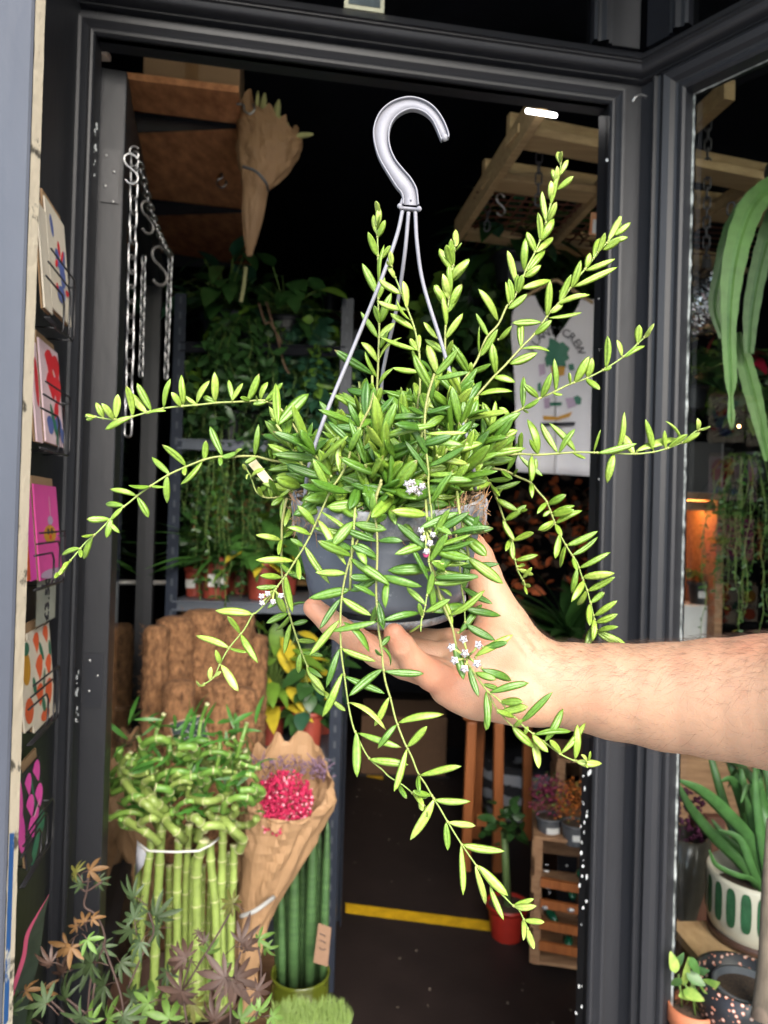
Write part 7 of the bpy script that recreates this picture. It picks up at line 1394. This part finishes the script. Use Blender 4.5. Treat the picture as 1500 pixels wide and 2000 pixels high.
for c in base_caps: sub_eval(F, c, c[4])
for gi, g in enumerate(groups):
    G = np.full(dims, .05, dtype=np.float32)
    for c in g: sub_eval(G, c, .0025)
    k = .0028 if gi < 4 else .008; h = np.clip(.5 + .5 * (F - G) / k, 0, 1); F = F * (1 - h) + G * h - k * h * (1 - h)
# creases (px, py, D, px2, py2, D2, radius px, depth)
def crease(p, q, rad, dep):
    global F
    a = np.array(P(*p), dtype=np.float32); b = np.array(P(*q), dtype=np.float32); mg = rad * 2.5
    i0 = np.maximum(((np.minimum(a, b) - mg - lo) / HG).astype(int), 0); i1 = np.minimum(((np.maximum(a, b) + mg - lo) / HG).astype(int) + 1, dims)
    X, Y, Z = np.meshgrid(*[(lo[d] + HG * np.arange(i0[d], i1[d])).astype(np.float32) for d in range(3)], indexing='ij'); ba = b - a; L2 = float(ba @ ba) + 1e-12
    t = np.clip(((X - a[0]) * ba[0] + (Y - a[1]) * ba[1] + (Z - a[2]) * ba[2]) / L2, 0, 1); d2 = (X - a[0] - t * ba[0]) ** 2 + ((Y - a[1] - t * ba[1]) * .35) ** 2 + (Z - a[2] - t * ba[2]) ** 2
    sl = tuple(slice(i0[d_], i1[d_]) for d_ in range(3)); F[sl] += 1.7 * dep * np.exp(-d2 / (rad * rad))
crease((915, 1108, .555), (962, 1112, .562), .0022, .0012)
crease((1005, 1200, .545), (1052, 1270, .54), .0022, .0010); crease((990, 1225, .54), (1040, 1290, .535), .002, .0008)
crease((860, 1235, .53), (905, 1345, .50), .003, .0016); crease((905, 1345, .50), (925, 1385, .495), .003, .0010)
crease((845, 1262, .51), (882, 1350, .50), .0024, .0012); crease((772, 1275, .495), (812, 1262, .495), .002, .0012); crease((1040, 1260, .53), (1045, 1400, .52), .0025, .0006)
crease((700, 1225, .5), (690, 1275, .495), .002, .0009)
def surface_nets(F, lo, h):
    s = F < 0; nx, ny, nz_ = F.shape; c = [slice(0, -1), slice(1, None)]
    cnt = np.zeros((nx - 1, ny - 1, nz_ - 1), np.float32); pos = np.zeros((nx - 1, ny - 1, nz_ - 1, 3), np.float32)
    for ax in range(3):
        for i in (0, 1):
            for j in (0, 1):
                o0 = [0, 0, 0]; oth = [d for d in range(3) if d != ax]; o0[oth[0]] = i; o0[oth[1]] = j; o1 = list(o0); o1[ax] = 1
                A, B = F[c[o0[0]], c[o0[1]], c[o0[2]]], F[c[o1[0]], c[o1[1]], c[o1[2]]]; mk = (A < 0) != (B < 0); t = np.where(mk, A / np.where(mk, A - B, 1), 0)
                for d in range(3): pos[..., d] += np.where(mk, (t if d == ax else o0[d]), 0)
                cnt += mk
    act = cnt > 0; idx = np.full(act.shape, -1, np.int64); idx[act] = np.arange(act.sum()); ii = np.argwhere(act); V = (ii + pos[act] / cnt[act][:, None]) * h + lo
    Q = []
    for ax in range(3):
        a, b = [d for d in range(3) if d != ax]; A = F[tuple(slice(0, -1) if d == ax else slice(1, -1) for d in range(3))]; B = F[tuple(slice(1, None) if d == ax else slice(1, -1) for d in range(3))]
        e = np.argwhere((A < 0) != (B < 0)); sg = A[tuple(e.T)] < 0; e = e.copy(); e[:, a] += 1; e[:, b] += 1
        def g(da, db): q = e.copy(); q[:, a] -= da; q[:, b] -= db; return idx[q[:, 0], q[:, 1], q[:, 2]]
        q = np.stack([g(1, 1), g(0, 1), g(0, 0), g(1, 0)], 1)
        if ax == 1: sg = ~sg
        q[~sg] = q[~sg][:, ::-1]; Q.append(q)
    return V, np.concatenate(Q)
V, Q = surface_nets(F, lo, HG); print('hand verts', len(V))
# light smoothing
E = np.concatenate([Q[:, [0, 1]], Q[:, [1, 2]], Q[:, [2, 3]], Q[:, [3, 0]]]); 
for _ in range(5):
    sm = np.zeros_like(V); ct_ = np.zeros(len(V)); np.add.at(sm, E[:, 0], V[E[:, 1]]); np.add.at(sm, E[:, 1], V[E[:, 0]]); np.add.at(ct_, E[:, 0], 1); np.add.at(ct_, E[:, 1], 1); V = V * .5 + .5 * sm / ct_[:, None]
# fine skin relief: tendons and soft hollows on the forearm side
pers = thing('person', P(1300, 1360, .53), 'bare forearm and hand reaching in from the right, palm up under the pot', 'person')
me = bpy.data.meshes.new('body'); org = np.array(pers['_w']); me.from_pydata((V - org).tolist(), [], Q.tolist())
me.polygons.foreach_set('use_smooth', [True] * len(Q))
# skin tone: rosier on fingertips and palm pads, paler inside of the arm
def rose(v):
    s = 0
    for px, py, D, rr in ((605, 1190, .51, .016), (765, 1240, .50, .016), (925, 1085, .57, .022), (880, 1330, .52, .022), (850, 1290, .52, .02), (960, 1260, .54, .018), (700, 1250, .51, .016), (1480, 1250, .48, .02)):
        q = P(px, py, D); s = max(s, math.exp(-((v[0] - q.x) ** 2 + (v[2] - q.z) ** 2 + .5 * (v[1] - q.y) ** 2) / rr ** 2))
    return s
ca = me.color_attributes.new('skin', 'FLOAT_COLOR', 'POINT'); buf = []
for v in V:
    s = rose(v) * .7; nzv = noise.noise(Vector((v[0] * 26, v[1] * 26, v[2] * 26))) * .34 + noise.noise(Vector((v[0] * 80, v[1] * 80, v[2] * 80))) * .22; s = max(0, min(1, s + nzv))
    buf += [1.0 - .04 * s, 1.0 - .34 * s, 1.0 - .36 * s, 1]
ca.data.foreach_set('color', buf)
SKIN = mat('skin', (.40, .236, .148), .52, var=.05, vscale=120, attr='skin', sss=.35, spec=.38)
n_, l_ = SKIN.node_tree.nodes, SKIN.node_tree.links; b_ = n_['Principled BSDF']; tc_ = n_.new('ShaderNodeTexCoord'); v1 = n_.new('ShaderNodeTexVoronoi'); v1.inputs['Scale'].default_value = 900; n1_ = n_.new('ShaderNodeTexNoise'); n1_.inputs['Scale'].default_value = 160; n1_.inputs['Detail'].default_value = 6
mp_ = n_.new('ShaderNodeMapping'); mp_.inputs['Scale'].default_value = (1, 1, 1); l_.new(tc_.outputs['Object'], mp_.inputs[0]); l_.new(mp_.outputs[0], v1.inputs[0]); l_.new(tc_.outputs['Object'], n1_.inputs[0])
ad = n_.new('ShaderNodeMath'); ad.operation = 'ADD'; l_.new(v1.outputs['Distance'], ad.inputs[0]); l_.new(n1_.outputs[0], ad.inputs[1]); bp = n_.new('ShaderNodeBump'); bp.inputs['Strength'].default_value = .28; bp.inputs['Distance'].default_value = .0006; l_.new(ad.outputs[0], bp.inputs['Height']); l_.new(bp.outputs[0], b_.inputs['Normal'])
me.materials.append(SKIN); me.update(); bo = bpy.data.objects.new('body', me); COL.objects.link(bo); bo.parent = pers
# arm hair
random.seed(17); NV = np.zeros_like(V); fn = np.cross(V[Q[:, 1]] - V[Q[:, 0]], V[Q[:, 2]] - V[Q[:, 0]])
for k in range(4): np.add.at(NV, Q[:, k], fn)
NV /= np.linalg.norm(NV, axis=1)[:, None] + 1e-12
cen = V.mean(0)
outw = (NV * (V - cen)).sum(); NV = NV if outw > 0 else -NV
hair = MB(); xa, xb = P(1010, 1250, .56).x, P(1560, 1250, .48).x; cnt_ = 0
while cnt_ < 4600:
    i = random.randrange(len(V)); v, nn_ = V[i], NV[i]
    if v[0] < xa or v[0] > xb: continue
    wgt = max(nn_[2], 0) ** 1.2 * 1.0 + max(nn_[1], 0) * .9 + max(-nn_[2], 0) * .22 + .09 * max(-nn_[1], 0)
    if v[0] < P(1050, 1250, .56).x and nn_[2] < .4: continue
    if U(0, 1) > wgt: continue
    p, q = Vector(v), Vector(nn_); fl = Vector((-.9, 0, -.25)) + rdir() * .7; fl = (fl - q * fl.dot(q)).normalized(); L = U(.003, .012)
    hair.tube([p - q * .0002, p + q * L * .22 + fl * L * .35, p + q * L * .30 + fl * L * .75, p + q * L * .26 + fl * L * 1.1], [.00005, .000046, .00003, .00001], 3, cap=False); cnt_ += 1
ho = hair.build('arm_hair', mat('dark_brown_hair', (.06, .032, .018), .5), pers); ho['kind'] = 'stuff'
